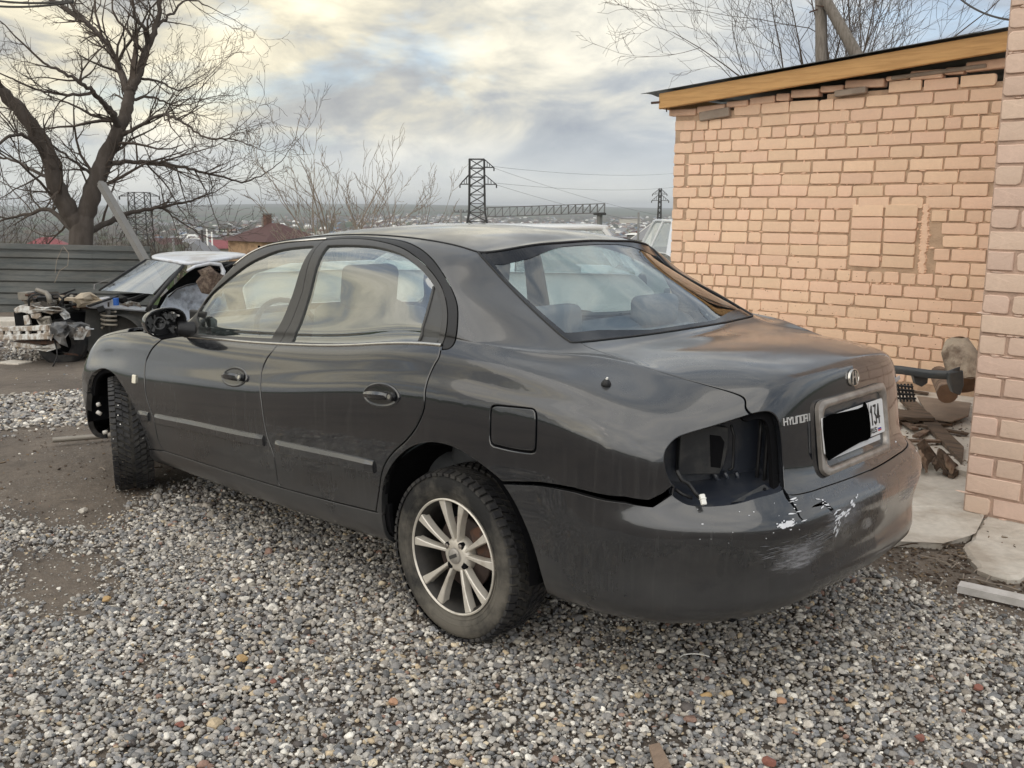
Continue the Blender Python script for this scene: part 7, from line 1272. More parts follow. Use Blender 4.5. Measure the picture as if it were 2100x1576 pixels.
# ------------------------------------------------------------------ pylons, gantry, poles, houses, the town
STEEL = mk('dark_lattice_steel', (.045, .042, .040), .8)
STEELP = mk('grey_gantry_steel', (.14, .135, .13), .8)
CPOST = mk('grey_concrete_post', (.20, .195, .185), .9, var=.12, bump=.2, bscale=20)
WOODPOLE = mk('weathered_pole_timber', (.19, .165, .14), .9, c2=(.09, .075, .06), c2s=5, c2f=.6, stretch=(6, 6, .6), var=.15, bump=.5, bscale=16, bdist=.02)
def col_basis(): return np.array([R_[0], R_[1], 0])
def RightV(): return np.array([math.sin(YAW), -math.cos(YAW), 0.])
R3 = RightV(); U3 = np.array([0, 0, 1.]); F3 = np.cross(U3, R3)
def lattice(name, px, pytop, s, parts, label, cat='pylon', bar=.10, foot=3.2, w0=2.3, wtop=2.0, taper_at=.35, arms=(), nlev=14):
    top = W(px, pytop, s); gz = float(ground_z(top[0], top[1])); H = top[2]-gz
    t = empty(name, (top[0], top[1], gz), label, cat)
    def wid(h): q = h/H; return (foot+(w0-foot)*min(1, q/taper_at)) if q < taper_at else w0+(wtop-w0)*(q-taper_at)/(1-taper_at)
    m = MB(); lv = [H*(1-(1-k/nlev)**1.0) for k in range(nlev+1)]
    def c(h, i, j): return i*wid(h)/2*R3+j*wid(h)/2*F3+U3*h
    for i, j in ((-1, -1), (1, -1), (1, 1), (-1, 1)):
        for a, b in zip(lv[:-1], lv[1:]): m.bar(c(a, i, j), c(b, i, j), bar*1.15)
    br = MB()
    for a, b in zip(lv[:-1], lv[1:]):
        for (i, j), (k, l) in (((-1, -1), (1, -1)), ((1, -1), (1, 1)), ((1, 1), (-1, 1)), ((-1, 1), (-1, -1))):
            br.bar(c(a, i, j), c(b, k, l), bar*.62); br.bar(c(a, k, l), c(b, i, j), bar*.62); br.bar(c(b, i, j), c(b, k, l), bar*.7)
    m.build('mast', STEEL, t); o = br.build('bracing', STEEL, t); o['kind'] = 'stuff'
    for py, L0, L1, tip in arms:
        h = H-(py-pytop)/FPX*s; a = MB()
        for sg, L_ in ((-1, L0), (1, L1)):
            if L_ <= 0: continue
            e = R3*sg*L_+U3*(h-.05)
            for j in (-1, 1): a.bar(c(h, sg, j), e, bar*.8); a.bar(c(min(H, h+1.5*tip), sg, j), e, bar*.6)
            for q in (.3, .55, .8): pa = c(h, sg, 0)+(e-c(h, sg, 0))*q; pb = c(min(H, h+1.5*tip), sg, 0)+(e-c(min(H, h+1.5*tip), sg, 0))*q; a.bar(pa, pb, bar*.5)
            a.tube([e, e-U3*.55*tip], [.09*tip+.02]*2, 6)
        a.build('cross_arm', STEEL, t)
    return t, H
lattice('lattice_pylon', 978, 327, 150, None, 'tall dark lattice power pylon in the middle of the view, rising above the car roof', arms=((343, .0, 2.7, 1), (377, 2.7, 3.1, 1)), foot=6.0, w0=2.5, wtop=2.3, taper_at=.55, nlev=13, bar=.16)
lattice('lattice_pylon', 1354, 387, 150, None, 'slim dark lattice power mast near the left edge of the brick shed', arms=((398, 1.2, 1.1, .5), (411, 1.3, 1.4, .6)), foot=.85, w0=.6, wtop=.35, taper_at=.5, nlev=16, bar=.09)
lattice('lattice_pylon', 285, 395, 95, None, 'dark lattice frame pylon half hidden behind the large bare tree', arms=((402, 2.0, 2.0, .6),), foot=2.6, w0=1.8, wtop=1.6, nlev=9, bar=.07)
def gantry():
    s = 120; a, b = W(985, 427, s), W(1240, 418, s+2); t = empty('gantry_crane', tuple(W(1232, 520, s+2)), 'long grey lattice gantry beam resting on a concrete column right of the pylon', 'gantry'); O = np.array(t.location)
    m = MB(); h = 1.15; n = 17; dn = -U3*h
    for off in (-.5, .5):
        o = F3*off; m.bar(a+o, b+o, .10); m.bar(a+dn+o, b+dn+o, .10)
        for k in range(n+1):
            p = a+(b-a)*k/n; m.bar(p+o, p+dn+o, .055)
            if k < n: q = a+(b-a)*(k+1)/n; m.bar(p+dn+o, q+o, .05)
    m.build('truss_beam', STEELP, t, off=O)
    m = MB(); c = W(1230, 440, s+2); gz = float(ground_z(c[0], c[1])); m.bar(c, (c[0], c[1], gz-1), .55, .45); m.build('column', CPOST, t, off=O)
    m = MB(); m.box(c+U3*.05, (1.3, 1.0, .30)); m.build('column_head', STEEL, t, off=O)
gantry()
def pole(px, pyt, s, label, r=.11, mat=WOODPOLE, arm=0, group=None, name='utility_pole'):
    p = W(px, pyt, s); gz = float(ground_z(p[0], p[1])); t = empty(name, (p[0], p[1], gz), label, 'pole', group); m = MB(); m.tube([(0, 0, -.3), (0, 0, p[2]-gz)], [r*1.2, r*.85], 8); m.build('post', mat, t, True)
    if arm:
        m = MB(); m.bar(-R3*arm+U3*(p[2]-gz-.3), R3*arm+U3*(p[2]-gz-.3), .09)
        for q in (-1, -.4, .4, 1): m.tube([R3*arm*q*.9+U3*(p[2]-gz-.25), R3*arm*q*.9+U3*(p[2]-gz-.05)], .04, 6)
        m.build('cross_arm', STEEL, t)
    return t
pole(945, 430, 110, 'pale concrete pole just left of the tall pylon', .16, CPOST, .8)
pole(1310, 436, 105, 'thin concrete pole between the gantry column and the slim mast', .13, CPOST)
pole(538, 447, 62, 'thin dark timber pole in front of the dark-roofed house', .07, WOODPOLE)
pole(467, 468, 70, 'dark pole with cross-arm above the red-roofed house', .10, WOODPOLE, .7)
pole(355, 490, 52, 'short pale post beyond the wrecked car', .08, CPOST)
pole(414, 472, 60, 'dark thin post left of the white posts', .08, STEEL); pole(424, 470, 60, 'left one of the two white steel posts before the red roof', .06, WHITEP); pole(434, 476, 61, 'right one of the two white steel posts before the red roof', .06, WHITEP)
# leaning concrete prop by the large tree
a, b = W(208, 378, 18.7), W(285, 512, 18.4); gz = float(ground_z(b[0], b[1])); t = empty('leaning_concrete_prop', (b[0], b[1], gz), 'grey concrete post leaning to the left behind the metal fence', 'post'); m = MB(); e = b+(b-a)*.75; m.bar(a, e, .135, .12); m.build('post', CPOST, t, off=t.location)
m = MB(); m.bar(a+(b-a)*.01, a-(b-a)*.03, .10, .08); m.build('post_tip', CPOST, t, off=t.location)
# timber utility pole with its raking brace behind the shed
def braced():
    s = 11.6; a, b = W(1682, -60, s), W(1684, 160, s); gz = float(ground_z(b[0], b[1])); t = empty('braced_utility_pole', (b[0], b[1], gz), 'weathered timber utility pole with a slanting brace behind the shed roof', 'pole'); O = np.array(t.location)
    m = MB(); m.tube([np.array([b[0], b[1], gz]), b, a], [.085, .068, .062], 12, jit=.03); m.build('post', WOODPOLE, t, True, off=O)
    p, q = W(1694, 2, s-.1), W(1760, 118, s-.3); d = q-p; m = MB(); m.tube([p-d*.06, p, q, q+d*2.2], [.060, .064, .075, .09], 12, jit=.03); m.build('brace', WOODPOLE, t, True, off=O)
    m = MB(); m.tube([W(1676, 20, s-.06), W(1664, 24, s-.1), W(1660, 26, s-.1)], .010, 6); m.tube([W(1674, 12, s-.06), W(1690, 14, s-.12)], .008, 6); m.build('step_iron', RUST, t, True, off=O)
braced()
def wires():
    def cat_(a, b, sag, r, label, group=None, n=24):
        a = np.array(a); b = np.array(b); P = [a+(b-a)*t-U3*sag*4*t*(1-t) for t in np.linspace(0, 1, n)]; m = MB(); m.tube(P, r, 5); o = m.build('overhead_wire', STEEL, off=a, loc=tuple(a)); tag(o, label, 'wire', group)
    cat_(W(1962, -8, 6.2), W(2078, 42, 4.9), .03, .006, 'dark service cable running down to the corner of the pink building')
    g = 'power lines strung from the tall pylon'
    for (x, y), (x2, y2), lb in (((1012, 342), (1420, 352), 'topmost thin power line running right from the tall pylon'), ((1017, 376), (1420, 380), 'power line running level from the lower arm of the tall pylon'), ((1010, 344), (1420, 452), 'power line sagging steeply from the upper arm of the tall pylon'), ((1016, 379), (1420, 468), 'lowest power line sagging from the lower arm of the tall pylon')): cat_(W(x, y, 150), W(x2, y2, 260), 1.2, .022, lb, g)
    g = 'cables crossing the sky at the top left'
    for y0, y1, lb in ((0, 2, 'upper black cable crossing the top left corner of the sky'), (12, 4, 'lower black cable crossing the top left corner of the sky')): cat_(W(-20, y0, 19), W(150, y1, 17), .05, .022, lb, g)
wires()
# houses
def house(name, px, pyr, s, w, d, wallh, roofh, label, roof, wall, hip=True, rz=0., win=2, chimney=False, white_gable=False, group=None, overhang=.35):
    c = W(px, pyr, s); eave = c[2]-roofh; gz = eave-wallh; t = empty(name, (c[0], c[1], gz), label, 'house', group, rz=YAW+PI/2+rz)
    m = MB(); m.box((0, 0, wallh/2-.6), (w, d, wallh+1.2)); wl = m.build('wall', wall, t)
    for k in range(win):
        x = -w/2+w*(k+.5)/win
        for yy in (-d/2,):
            f = MB(); f.box((x, yy-.02, wallh*.55), (.95, .06, 1.15)); fo = f.build('window', mk_cached('house_window_frame', (.55, .52, .46)), t); p = MB(); p.box((x, yy-.055, wallh*.55), (.75, .02, .95)); p.build('pane', mk_cached('house_pane', (.03, .035, .04), .2), fo)
    o = overhang; hw, hd = w/2+o, d/2+o; m = MB(); e = wallh
    if hip:
        rl = max(.3, hw-hd*.9); V = [(-hw, -hd, e), (hw, -hd, e), (hw, hd, e), (-hw, hd, e), (-rl, 0, e+roofh), (rl, 0, e+roofh)]; F = [(0, 1, 5, 4), (1, 2, 5), (2, 3, 4, 5), (3, 0, 4), (3, 2, 1, 0)]
    else:
        V = [(-hw, -hd, e), (hw, -hd, e), (hw, hd, e), (-hw, hd, e), (0, -hd, e+roofh), (0, hd, e+roofh)]; F = [(0, 4, 5, 3), (1, 2, 5, 4), (0, 1, 4), (2, 3, 5), (3, 2, 1, 0)]
    m.add(V, F); ro = m.build('roof', roof, t)
    if white_gable:
        for sg, q in ((1, 0), (-1, 1)):
            f = MB(); f.bar((sg*hw, -hd-.03, e), (0, -hd-.03, e+roofh), .14, .08, up=(0, 1, 0)); f.build('barge_board', WHITEP, t)
    if chimney:
        m = MB(); m.box((w*.18, 0, e+roofh+.0), (.4, .4, 1.1)); m.build('chimney', mk_cached('chimney_brick', (.16, .09, .07)), ro)
        m = MB(); m.box((w*.18, 0, e+roofh+.58), (.5, .5, .08)); m.build('chimney_cap', CPOST, ro)
    return t
_mc = {}
def mk_cached(n, c, rough=.9):
    if n not in _mc: _mc[n] = mk(n, c, rough, var=.08)
    return _mc[n]
DRED = mk('dark_red_tile', (.085, .040, .036), .8, var=.15, vscale=3); RED = mk('red_sheet_roof', (.22, .06, .065), .7, var=.2, vscale=1.5); CREAM = mk('patchy_cream_brick', (.50, .33, .20), .95, c2=(.28, .17, .10), c2s=1.6, c2f=.9, var=.2); GREYW = mk('grey_render', (.26, .24, .24), .95, var=.1); GREYR = mk('grey_slate_roof', (.24, .24, .25), .9, var=.1); WHW = mk('off_white_wall', (.55, .53, .48), .9, var=.08)
house('hip_roof_house', 563, 458, 62, 4.6, 4.2, 2.6, 1.12, 'dark red hipped-roof house with patchy cream walls, seen above the front door', DRED, CREAM, rz=-.75, win=4, chimney=True)
house('red_roof_house', 455, 492, 66, 3.6, 2.6, 2.2, .55, 'low house with a bright red roof left of the dark-roofed house', RED, WHW, hip=True, rz=.1, win=2)
house('small_gable_house', 412, 495, 60, 1.2, 2.2, 1.2, .8, 'small white gable end at the left of the red roof', GREYR, WHW, hip=False, rz=0, win=0)
house('red_roof_house', 95, 487, 80, 4.0, 3.5, 2.4, 1.0, 'red roof glimpsed through the shrubs behind the fence at the far left', RED, WHW, rz=.3, win=2)
house('white_gable_house', 1352, 457, 112, 4.8, 4.0, 2.3, 2.0, 'whitewashed gabled house with a red brick strip beside the slim mast', GREYR, WHW, hip=False, rz=.15, win=2, white_gable=True)
house('red_hut', 1316, 468, 160, 1.6, 1.6, 1.0, .45, 'tiny red hut with a pale roof left of the white gabled house', GREYR, mk('red_hut_wall', (.35, .06, .06), .8), win=1)
house('low_shed', 1300, 478, 135, 1.8, 1.5, .7, .25, 'low white shed just below the tiny red hut', WHITEP, GREYW, win=0)
house('long_barn', 1292, 446, 420, 9, 3, .9, .5, 'long pale barn on the hillside right of the gantry', GREYR, WHW, win=6)
def town():
    r = random.Random(77); mats = [(WHW, GREYR), (GREYW, GREYR), (WHW, DRED), (CREAM, DRED), (WHW, mk('rust_roof', (.18, .09, .06), .9)), (GREYW, WHW), (WHW, mk('blue_roof', (.10, .15, .22), .8)), (WHW, WHITEP)]
    src = {}
    def small(w, d, h, rh, k):
        m = MB(); m.mi = 0; m.box((0, 0, h/2-1), (w, d, h+2)); m.mi = 1; hw, hd = w/2+.3, d/2+.3
        m.add([(-hw, -hd, h), (hw, -hd, h), (hw, hd, h), (-hw, hd, h), (-hw*.6, 0, h+rh), (hw*.6, 0, h+rh)], [(0, 1, 5, 4), (1, 2, 5), (2, 3, 4, 5), (3, 0, 4)]); m.mi = 2
        for q in (-.25, .25): m.box((w*q, -d/2-.02, h*.55), (w*.16, .04, h*.4))
        return m
    protos = []
    for k, (wm, rm) in enumerate(mats):
        w, d, h, rh = r.uniform(7, 13), r.uniform(6, 9), r.uniform(2.8, 5), r.uniform(1.6, 3); mm = small(w, d, h, rh, k); me = bpy.data.meshes.new('town_house'); me.from_pydata(mm.V, [], mm.F)
        for q in (wm, rm, mk_cached('house_pane', (.03, .035, .04), .2)): me.materials.append(q)
        me.polygons.foreach_set('material_index', np.array(mm.M, dtype=np.int32)); me.update(); protos.append((me, mm))
    cand = []
    for k in range(2600):
        a = YAW+r.uniform(-.17, .36); d_ = 420*(3300/420)**(r.random()**.8)
        if a > YAW+.16 and r.random() < .7: continue
        x, y = CAM[0]+d_*math.cos(a), CAM[1]+d_*math.sin(a); cand.append((d_, x, y))
    cand.sort(); rest = MB()
    def zt(x, y):
        rr = math.hypot(x-CAM[0], y-CAM[1]); az = math.atan2(y-CAM[1], x-CAM[0]); z = float(ground_z(x, y)); z += min(max((rr-300)/3000, 0), 1)*(9*math.sin(az*9+1.3)+6*math.sin(az*21+rr/900)+5*math.sin(rr/420+az*5))*.55; return z
    rest_c = []
    for i, (d_, x, y) in enumerate(cand):
        me, mm = r.choice(protos); rz = r.uniform(0, PI)
        if i < 300:
            o = bpy.data.objects.new('town_house', me); COL.objects.link(o); o.location = (x, y, zt(x, y)); o.rotation_euler = (0, 0, rz); tag(o, 'small distant house of the valley town seen over the car roof', 'house', 'houses of the town in the valley')
        else: rest_c.append((mm, x, y, rz))
    V = []; F = []; M_ = []; b = 0; allm = []
    for wm, rm in mats:
        for q in (wm, rm):
            if q not in allm: allm.append(q)
    pane = mk_cached('house_pane', (.03, .035, .04), .2); allm.append(pane)
    idx = {m: i for i, m in enumerate(allm)}
    for mm, x, y, rz in rest_c:
        k = [i for i, p in enumerate(protos) if p[1] is mm][0]; wm, rm = mats[k]; P = np.array(mm.V) @ rotz(rz).T+[x, y, zt(x, y)]; V += P.tolist(); F += [tuple(b+i for i in f) for f in mm.F]; M_ += [idx[(wm, rm, pane)[q]] for q in mm.M]; b += len(P)
    o = mesh_obj('far_town', V, F, mats=allm, midx=M_); o['kind'] = 'stuff'
    # tree clumps between the houses: one mass
    m = MB(); 
    for k in range(2200):
        a = YAW+r.uniform(-.2, .62); d_ = 260*(3600/260)**(r.random()**.85); x, y = CAM[0]+d_*math.cos(a), CAM[1]+d_*math.sin(a); z = zt(x, y); s_ = r.uniform(2, 6)*(1+d_/2500)
        pts = [(math.cos(t)*s_*r.uniform(.6, 1.3), math.sin(t)*s_*r.uniform(.6, 1.3)) for t in np.linspace(0, 2*PI, 6, endpoint=False)]
        V = [(x+p, y+q, z-1) for p, q in pts]+[(x+p*.8, y+q*.8, z+s_*.45*r.uniform(.7, 1.2)) for p, q in pts]+[(x, y, z+s_*.8)]
        m.add(V, [(i, (i+1) % 6, 6+(i+1) % 6, 6+i) for i in range(6)]+[(6+i, 6+(i+1) % 6, 12) for i in range(6)])
    o = m.build('distant_thickets', mk('distant_brown_scrub', (.085, .070, .055), 1, c2=(.06, .07, .045), c2s=.01, c2f=.8)); o['kind'] = 'stuff'
    # dam-like green bank in the middle distance
town()
# grass bank beyond the yard's right-hand edge
def bank():
    r = np.random.default_rng(4); V = []; F = []; nx, ny = 40, 10
    a, b = W(1225, 520, 26), W(1420, 520, 22)
    for i in range(nx+1):
        for j in range(ny+1):
            t = i/nx; u_ = j/ny; p = a+(b-a)*(t*1.6-.3)+F3*(-1)*0; q = p+np.array([F_[0], F_[1], 0])*(u_*9-1.5); z = -.52+.35*math.sin(PI*min(1, u_*1.15))+r.normal(0, .015); V.append((q[0], q[1], z))
    for i in range(nx):
        for j in range(ny): k = i*(ny+1)+j; F.append((k, k+ny+1, k+ny+2, k+1))
    o = mesh_obj('grass_bank', V, F, mk('rough_green_grass', (.075, .105, .035), 1, c2=(.14, .12, .06), c2s=3, c2f=.7, var=.3, vscale=20, bump=.8, bscale=30, bdist=.05), smooth=True); o['kind'] = 'structure'
bank()
# haze
m = MB(); m.box((0, 0, 8), (19400, 19400, 116)); hz = m.build('haze'); hz['kind'] = 'stuff'
hm = bpy.data.materials.new('thin_haze'); hm.use_nodes = True; nt = hm.node_tree; nt.nodes.remove(nt.nodes['Principled BSDF']); out = [n for n in nt.nodes if n.type == 'OUTPUT_MATERIAL'][0]
pv = N(nt, 'ShaderNodeVolumePrincipled', ins={'Density': .00019, 'Anisotropy': .2}); pv.inputs['Color'].default_value = (.86, .90, .95, 1); nt.links.new(pv.outputs[0], out.inputs['Volume']); hz.data.materials.append(hm); hz.location = (CAM[0], CAM[1], 0)
# ------------------------------------------------------------------ corrugated fence
def metal_fence():
    s0, s1 = 18.6, 19.3; a = W(-60, 504, s0); b = W(308, 512, s1); ga = W(-60, 650, s0); t = empty('corrugated_fence', (b[0], b[1], float(ground_z(b[0], b[1]))), 'dark grey-green horizontally ribbed metal fence at the far left behind the wreck', 'fence'); O = np.array(t.location)
    FM = mk('grey_green_fence_metal', (.115, .125, .122), .45, metal=.3, c2=(.18, .175, .16), c2s=2, c2f=.5, var=.1, stretch=(.6, .6, 3))
    H = 1.62; d = b-a; d[2] = 0; L_ = np.linalg.norm(d); d /= L_; n_ = np.array([d[1], -d[0], 0]); n_ = n_ if n_@F3 < 0 else -n_
    prof = []; pitch = .235; z = 0; k = 0
    while z < H: prof += [(z, 0), (z+.085, 0), (z+.115, .045), (z+.20, .045)]; z += pitch
    prof = [(q, w_) for q, w_ in prof if q <= H]+[(H, .0)]
    for i in range(3):
        x0, x1 = L_*i/3-.02*(i > 0), L_*(i+1)/3; V = []; F = []; m = len(prof); tilt = (.0, .012, -.01)[i]
        for x in np.linspace(x0, x1, 9):
            top = a+(b-a)*(x/L_)
            for q, w_ in prof: p = top-U3*q+n_*(w_+.012*(i % 2)+.010*math.sin(x*3+q*5)); V.append(p-O)
        for j in range(8):
            for k in range(m-1): F.append((j*m+k, j*m+k+1, (j+1)*m+k+1, (j+1)*m+k))
        mesh_obj('ribbed_sheet', V, F, FM, t)
    m = MB(); m.bar(a+n_*.06+U3*.01, b+n_*.06+U3*.01, .05, .10); m.build('top_cap', FM, t, off=O)
    for q in (.02, .5, .98): p = a+(b-a)*q-n_*.08; m = MB(); m.bar(p, p-U3*2.0, .08); m.build('fence_post', STEEL, t, off=O)
    m = MB(); P = [W(145, 505, 18.4), W(140, 530, 18.4), W(132, 560, 18.4)]; m.tube([W(x, y, 18.45) for x, y in ((130, 506), (141, 520), (139, 545), (122, 556), (112, 580))], .007, 5); m.tube([W(x, y, 18.45) for x, y in ((128, 508), (116, 535), (113, 560))], .006, 5); tag(m.build('dry_vine', PALETWIG), 'thin dry vine hanging over the ribbed metal fence', 'vine')
    # low pale block under the fence's left end
    p = W(5, 668, 14.5); gz = float(ground_z(p[0], p[1])); m = MB(); m.box((0, 0, .14), (.9, .5, .30), rot=rotz(YAW+PI/2)); o = m.build('pale_block', CONC, loc=(p[0], p[1], gz)); bevel(o, .02, 2); tag(o, 'pale concrete block on the ground left of the wrecked car', 'block')
metal_fence()
# ------------------------------------------------------------------ the stripped white wreck
def wreck():
    g = W(120, 745, 11.3); gz = float(ground_z(g[0], g[1])); t = empty('wrecked_car', (g[0], g[1], gz), 'stripped white wrecked car with its front torn open, in front of the metal fence', 'car'); O = np.array(t.location)
    WP = mk('dirty_white_body', (.62, .65, .70), .35, coat=.3, c2=(.35, .31, .27), c2s=3.5, c2f=.6, var=.08); WD = mk('torn_white_metal', (.60, .60, .58), .5, c2=(.22, .16, .11), c2s=9, c2f=.9, c2th=(.42, .56)); GP = mk('grey_torn_plastic', (.15, .15, .15), .6, c2=(.30, .28, .25), c2s=6, c2f=.6, var=.2); GU = mk('underseal_grey', (.055, .054, .05), .85, c2=(.12, .11, .095), c2s=5, c2f=.6, var=.2); JK = [mk('engine_grime', (.05, .042, .035), .7, var=.4, vscale=20), mk('grimy_alloy', (.24, .22, .19), .5, metal=.4, var=.3), GP, mk('beige_scrap', (.42, .35, .26), .8, var=.15), BLACK, RUST]
    sl = lambda x: 11.2+max(0, x-100)*.0048+max(0, 100-x)*.008      # depth of the near side / front face
    def ext(name, poly, mat, th=.05, ds=0, parent=t, slope=sl, bv=.006, dth=None, smooth=False):
        n = len(poly); A = [W(x, y, slope(x)+ds) for x, y in poly]; back = np.array([F3[0], F3[1], 0])*th; m = MB(); m.add(A+[p+back for p in A], [tuple(range(n))[::-1], tuple(range(n, 2*n))]+[(i, (i+1) % n, n+(i+1) % n, n+i) for i in range(n)])
        o = m.build(name, mat, parent, off=O); bm = bmesh.new(); bm.from_mesh(o.data); bmesh.ops.recalc_face_normals(bm, faces=bm.faces); bm.to_mesh(o.data); bm.free()
        if bv: bevel(o, bv, 1)
        return o
    # inner wing with its arch and strut, scuttle, sill
    ext('inner_wing', [(176, 634), (250, 636), (312, 640), (318, 690), (345, 705), (330, 730), (180, 722), (170, 700)], GU, .12, .18)
    V = []; m = MB()   # arch shell
    c = W(236, 700, sl(236)+.12)
    for k in range(15):
        a = PI*k/14; 
        for q in (0, .35): p = c+R3*.36*math.cos(a)+U3*.33*math.sin(a)+np.array([F3[0], F3[1], 0])*q; V.append(p)
    m.add(V, [(2*k, 2*k+1, 2*k+3, 2*k+2) for k in range(14)]); m.build('wheel_arch', GU, t, True, off=O)
    m = MB(); c = W(222, 640, sl(222)+.08); P = [c+R3*.088*math.cos(a)+F3*.088*math.sin(a)-U3*a/(2*PI)*.055 for a in np.linspace(0, 2*PI*3.6, 60)]; m.tube(P, .0135, 7); m.build('coil_spring', mk('pale_spring', (.30, .27, .22), .6), t, True, off=O)
    m = MB(); m.tube([c+U3*.02, c-U3*.3], .03, 10); m.build('strut', GU, t, True, off=O)
    ext('wing_ledge', [(172, 626), (188, 619), (196, 612), (215, 610), (232, 617), (240, 625), (280, 631), (308, 634), (306, 641), (240, 636), (178, 633)], WP, .16, .05, bv=.02)
    ext('front_panel', [(27, 634), (40, 627), (70, 630), (96, 634), (112, 640), (106, 646), (84, 640), (60, 645), (44, 641), (30, 643)], WD, .30, .02, bv=.01)
    ext('headlamp_housing', [(28, 644), (50, 644), (52, 668), (33, 668)], DARK, .10, .12); ext('lamp_bracket', [(47, 648), (58, 646), (62, 666), (50, 668)], WD, .05, .05)
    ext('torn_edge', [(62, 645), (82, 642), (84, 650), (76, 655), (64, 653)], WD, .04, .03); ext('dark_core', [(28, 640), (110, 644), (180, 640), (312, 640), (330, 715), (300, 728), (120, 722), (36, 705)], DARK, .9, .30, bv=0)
    # front beam with slots: rails and webs so that the slots are real openings
    for y0, y1 in ((671, 680), (687, 698)): ext('beam_rail', [(-30, y0+1), (60, y0-1), (96, y0-4), (99, y1-1), (40, y1), (-30, y1)], WD, .10, -.14, bv=.008)
    for x in (-20, 2, 19, 37, 56, 80, 93): ext('beam_web', [(x-4, 678), (x+4, 678), (x+4, 689), (x-4, 689)], WD, .05, -.12, bv=.003)
    ext('lower_valance', [(18, 701), (60, 706), (84, 712), (112, 705), (118, 716), (96, 722), (62, 716), (24, 710)], WD, .10, -.02); ext('rusty_crossmember', [(28, 700), (112, 700), (112, 708), (28, 706)], RUST, .1, .03)
    # torn grey inner bumper pieces: crumpled fans
    r = random.Random(2)
    def crumple(name, pts, mat, ds, amp=.03, seed=0):
        rr = random.Random(seed); cx = sum(p[0] for p in pts)/len(pts); cy = sum(p[1] for p in pts)/len(pts); V = [W(cx, cy, sl(cx)+ds-amp)]; rings = 3
        for q in (.35, .68, 1):
            for x, y in pts: V.append(W(cx+(x-cx)*q+rr.uniform(-1, 1), cy+(y-cy)*q+rr.uniform(-1, 1), sl(x)+ds+rr.uniform(-amp, amp)))
        n = len(pts); F = [(0, 1+i, 1+(i+1) % n) for i in range(n)]
        for q in range(2):
            for i in range(n): F.append((1+q*n+i, 1+(q+1)*n+i, 1+(q+1)*n+(i+1) % n, 1+q*n+(i+1) % n))
        m = MB(); m.add(V, F); o = m.build(name, mat, t, off=O); so = o.modifiers.new('thick', 'SOLIDIFY'); so.thickness = .006; return o
    crumple('torn_plastic', [(100, 668), (112, 661), (135, 660), (150, 664), (146, 678), (134, 694), (140, 712), (122, 706), (108, 690)], GP, -.10, .05, 1)
    crumple('torn_plastic', [(132, 664), (165, 660), (184, 666), (180, 684), (160, 698), (142, 690)], GP, -.04, .05, 2); crumple('torn_metal', [(148, 672), (168, 670), (180, 680), (172, 696), (152, 698)], WD, -.10, .04, 3); crumple('hose_bundle', [(96, 672), (104, 664), (110, 682), (104, 700), (97, 690)], WD, -.12, .04, 4)
    ext('bumper_bracket', [(175, 670), (183, 672), (184, 690), (177, 692), (176, 686), (179, 685), (179, 677), (175, 676)], WD, .03, -.06, bv=.002); m = MB(); m.bar(W(180, 675, 11.5), W(192, 675, 11.45), .012); m.build('bracket_pin', WP, t, off=O)
    crumple('radiator_duct', [(76, 655), (92, 648), (104, 650), (108, 668), (98, 676), (84, 672)], JK[1], .0, .05, 5); crumple('headlamp_shell', [(122, 645), (132, 636), (142, 642), (144, 652), (132, 656)], mk('old_lens', (.5, .5, .48), .2), -.02, .02, 6)
    # junk heaped in the engine bay
    for k in range(64):
        x = r.uniform(52, 215); y = r.uniform(610, 634)-6*math.exp(-((x-95)/40)**2)*1.5; s = sl(x)+r.uniform(.05, .7); c = W(x, y, s); m = MB(); q = r.random(); a = rotz(r.uniform(0, PI))@rotx(r.uniform(-.6, .6))
        if q < .4: m.box(c, (r.uniform(.05, .22), r.uniform(.04, .16), r.uniform(.02, .09)), rot=a)
        elif q < .8: e = a@np.array([r.uniform(.1, .3), 0, r.uniform(-.03, .05)]); m.tube([c-e/2, c+U3*r.uniform(0, .05), c+e/2], r.uniform(.008, .03), 7)
        else: m.lathe([(0, .04), (.05, .04), (.06, .03), (.06, -.04), (0, -.04)], c=c, n=12)
        m.build('engine_scrap', r.choice(JK), t, smooth=q >= .4, off=O)
    crumple('crumpled_sheet', [(150, 612), (165, 602), (185, 600), (205, 612), (212, 618), (190, 624), (160, 628)], JK[3], -.02, .03, 7); crumple('crumpled_hood_skin', [(60, 626), (84, 632), (112, 628), (136, 634), (120, 640), (88, 638), (60, 636)], WD, -.06, .03, 8)
    m = MB(); m.tube([W(x, y, 11.25) for x, y in ((74, 594), (82, 597), (94, 601), (100, 608), (103, 622))], [.024, .026, .028, .032, .034], 10); m.build('intake_pipe', JK[1], t, True, off=O)
    m = MB(); m.tube([W(x, y, 11.3) for x, y in ((60, 628), (58, 615), (66, 606), (80, 603), (96, 606), (118, 604), (128, 614), (120, 628))], .012, 7); m.tube([W(x, y, 11.35) for x, y in ((128, 628), (130, 612), (145, 602), (158, 604))], .014, 7); m.build('hose', BLACK, t, True, off=O)
    m = MB(); m.bar(W(120, 606, 11.7), W(154, 594, 11.8), .03, .02); m.bar(W(182, 628, 11.5), W(240, 608, 11.9), .05, .02); m.bar(W(262, 616, 11.8), W(307, 602, 12.0), .035, .03); m.build('bent_black_bar', BLACK, t, off=O)
    m = MB(); p = W(238, 620, 11.75); m.tube([p+U3*.05, p-U3*.04], .035, 10); m.build('blue_reservoir_cap', mk('blue_cap', (.02, .10, .38), .4), t, off=O)
    crumple('cowl_cover', [(212, 610), (240, 603), (300, 602), (308, 606), (290, 618), (262, 628), (240, 630)], BLACK, .18, .02, 9); crumple('cowl_scrap', [(245, 625), (265, 618), (285, 622), (290, 632), (262, 634)], WD, .1, .03, 10)
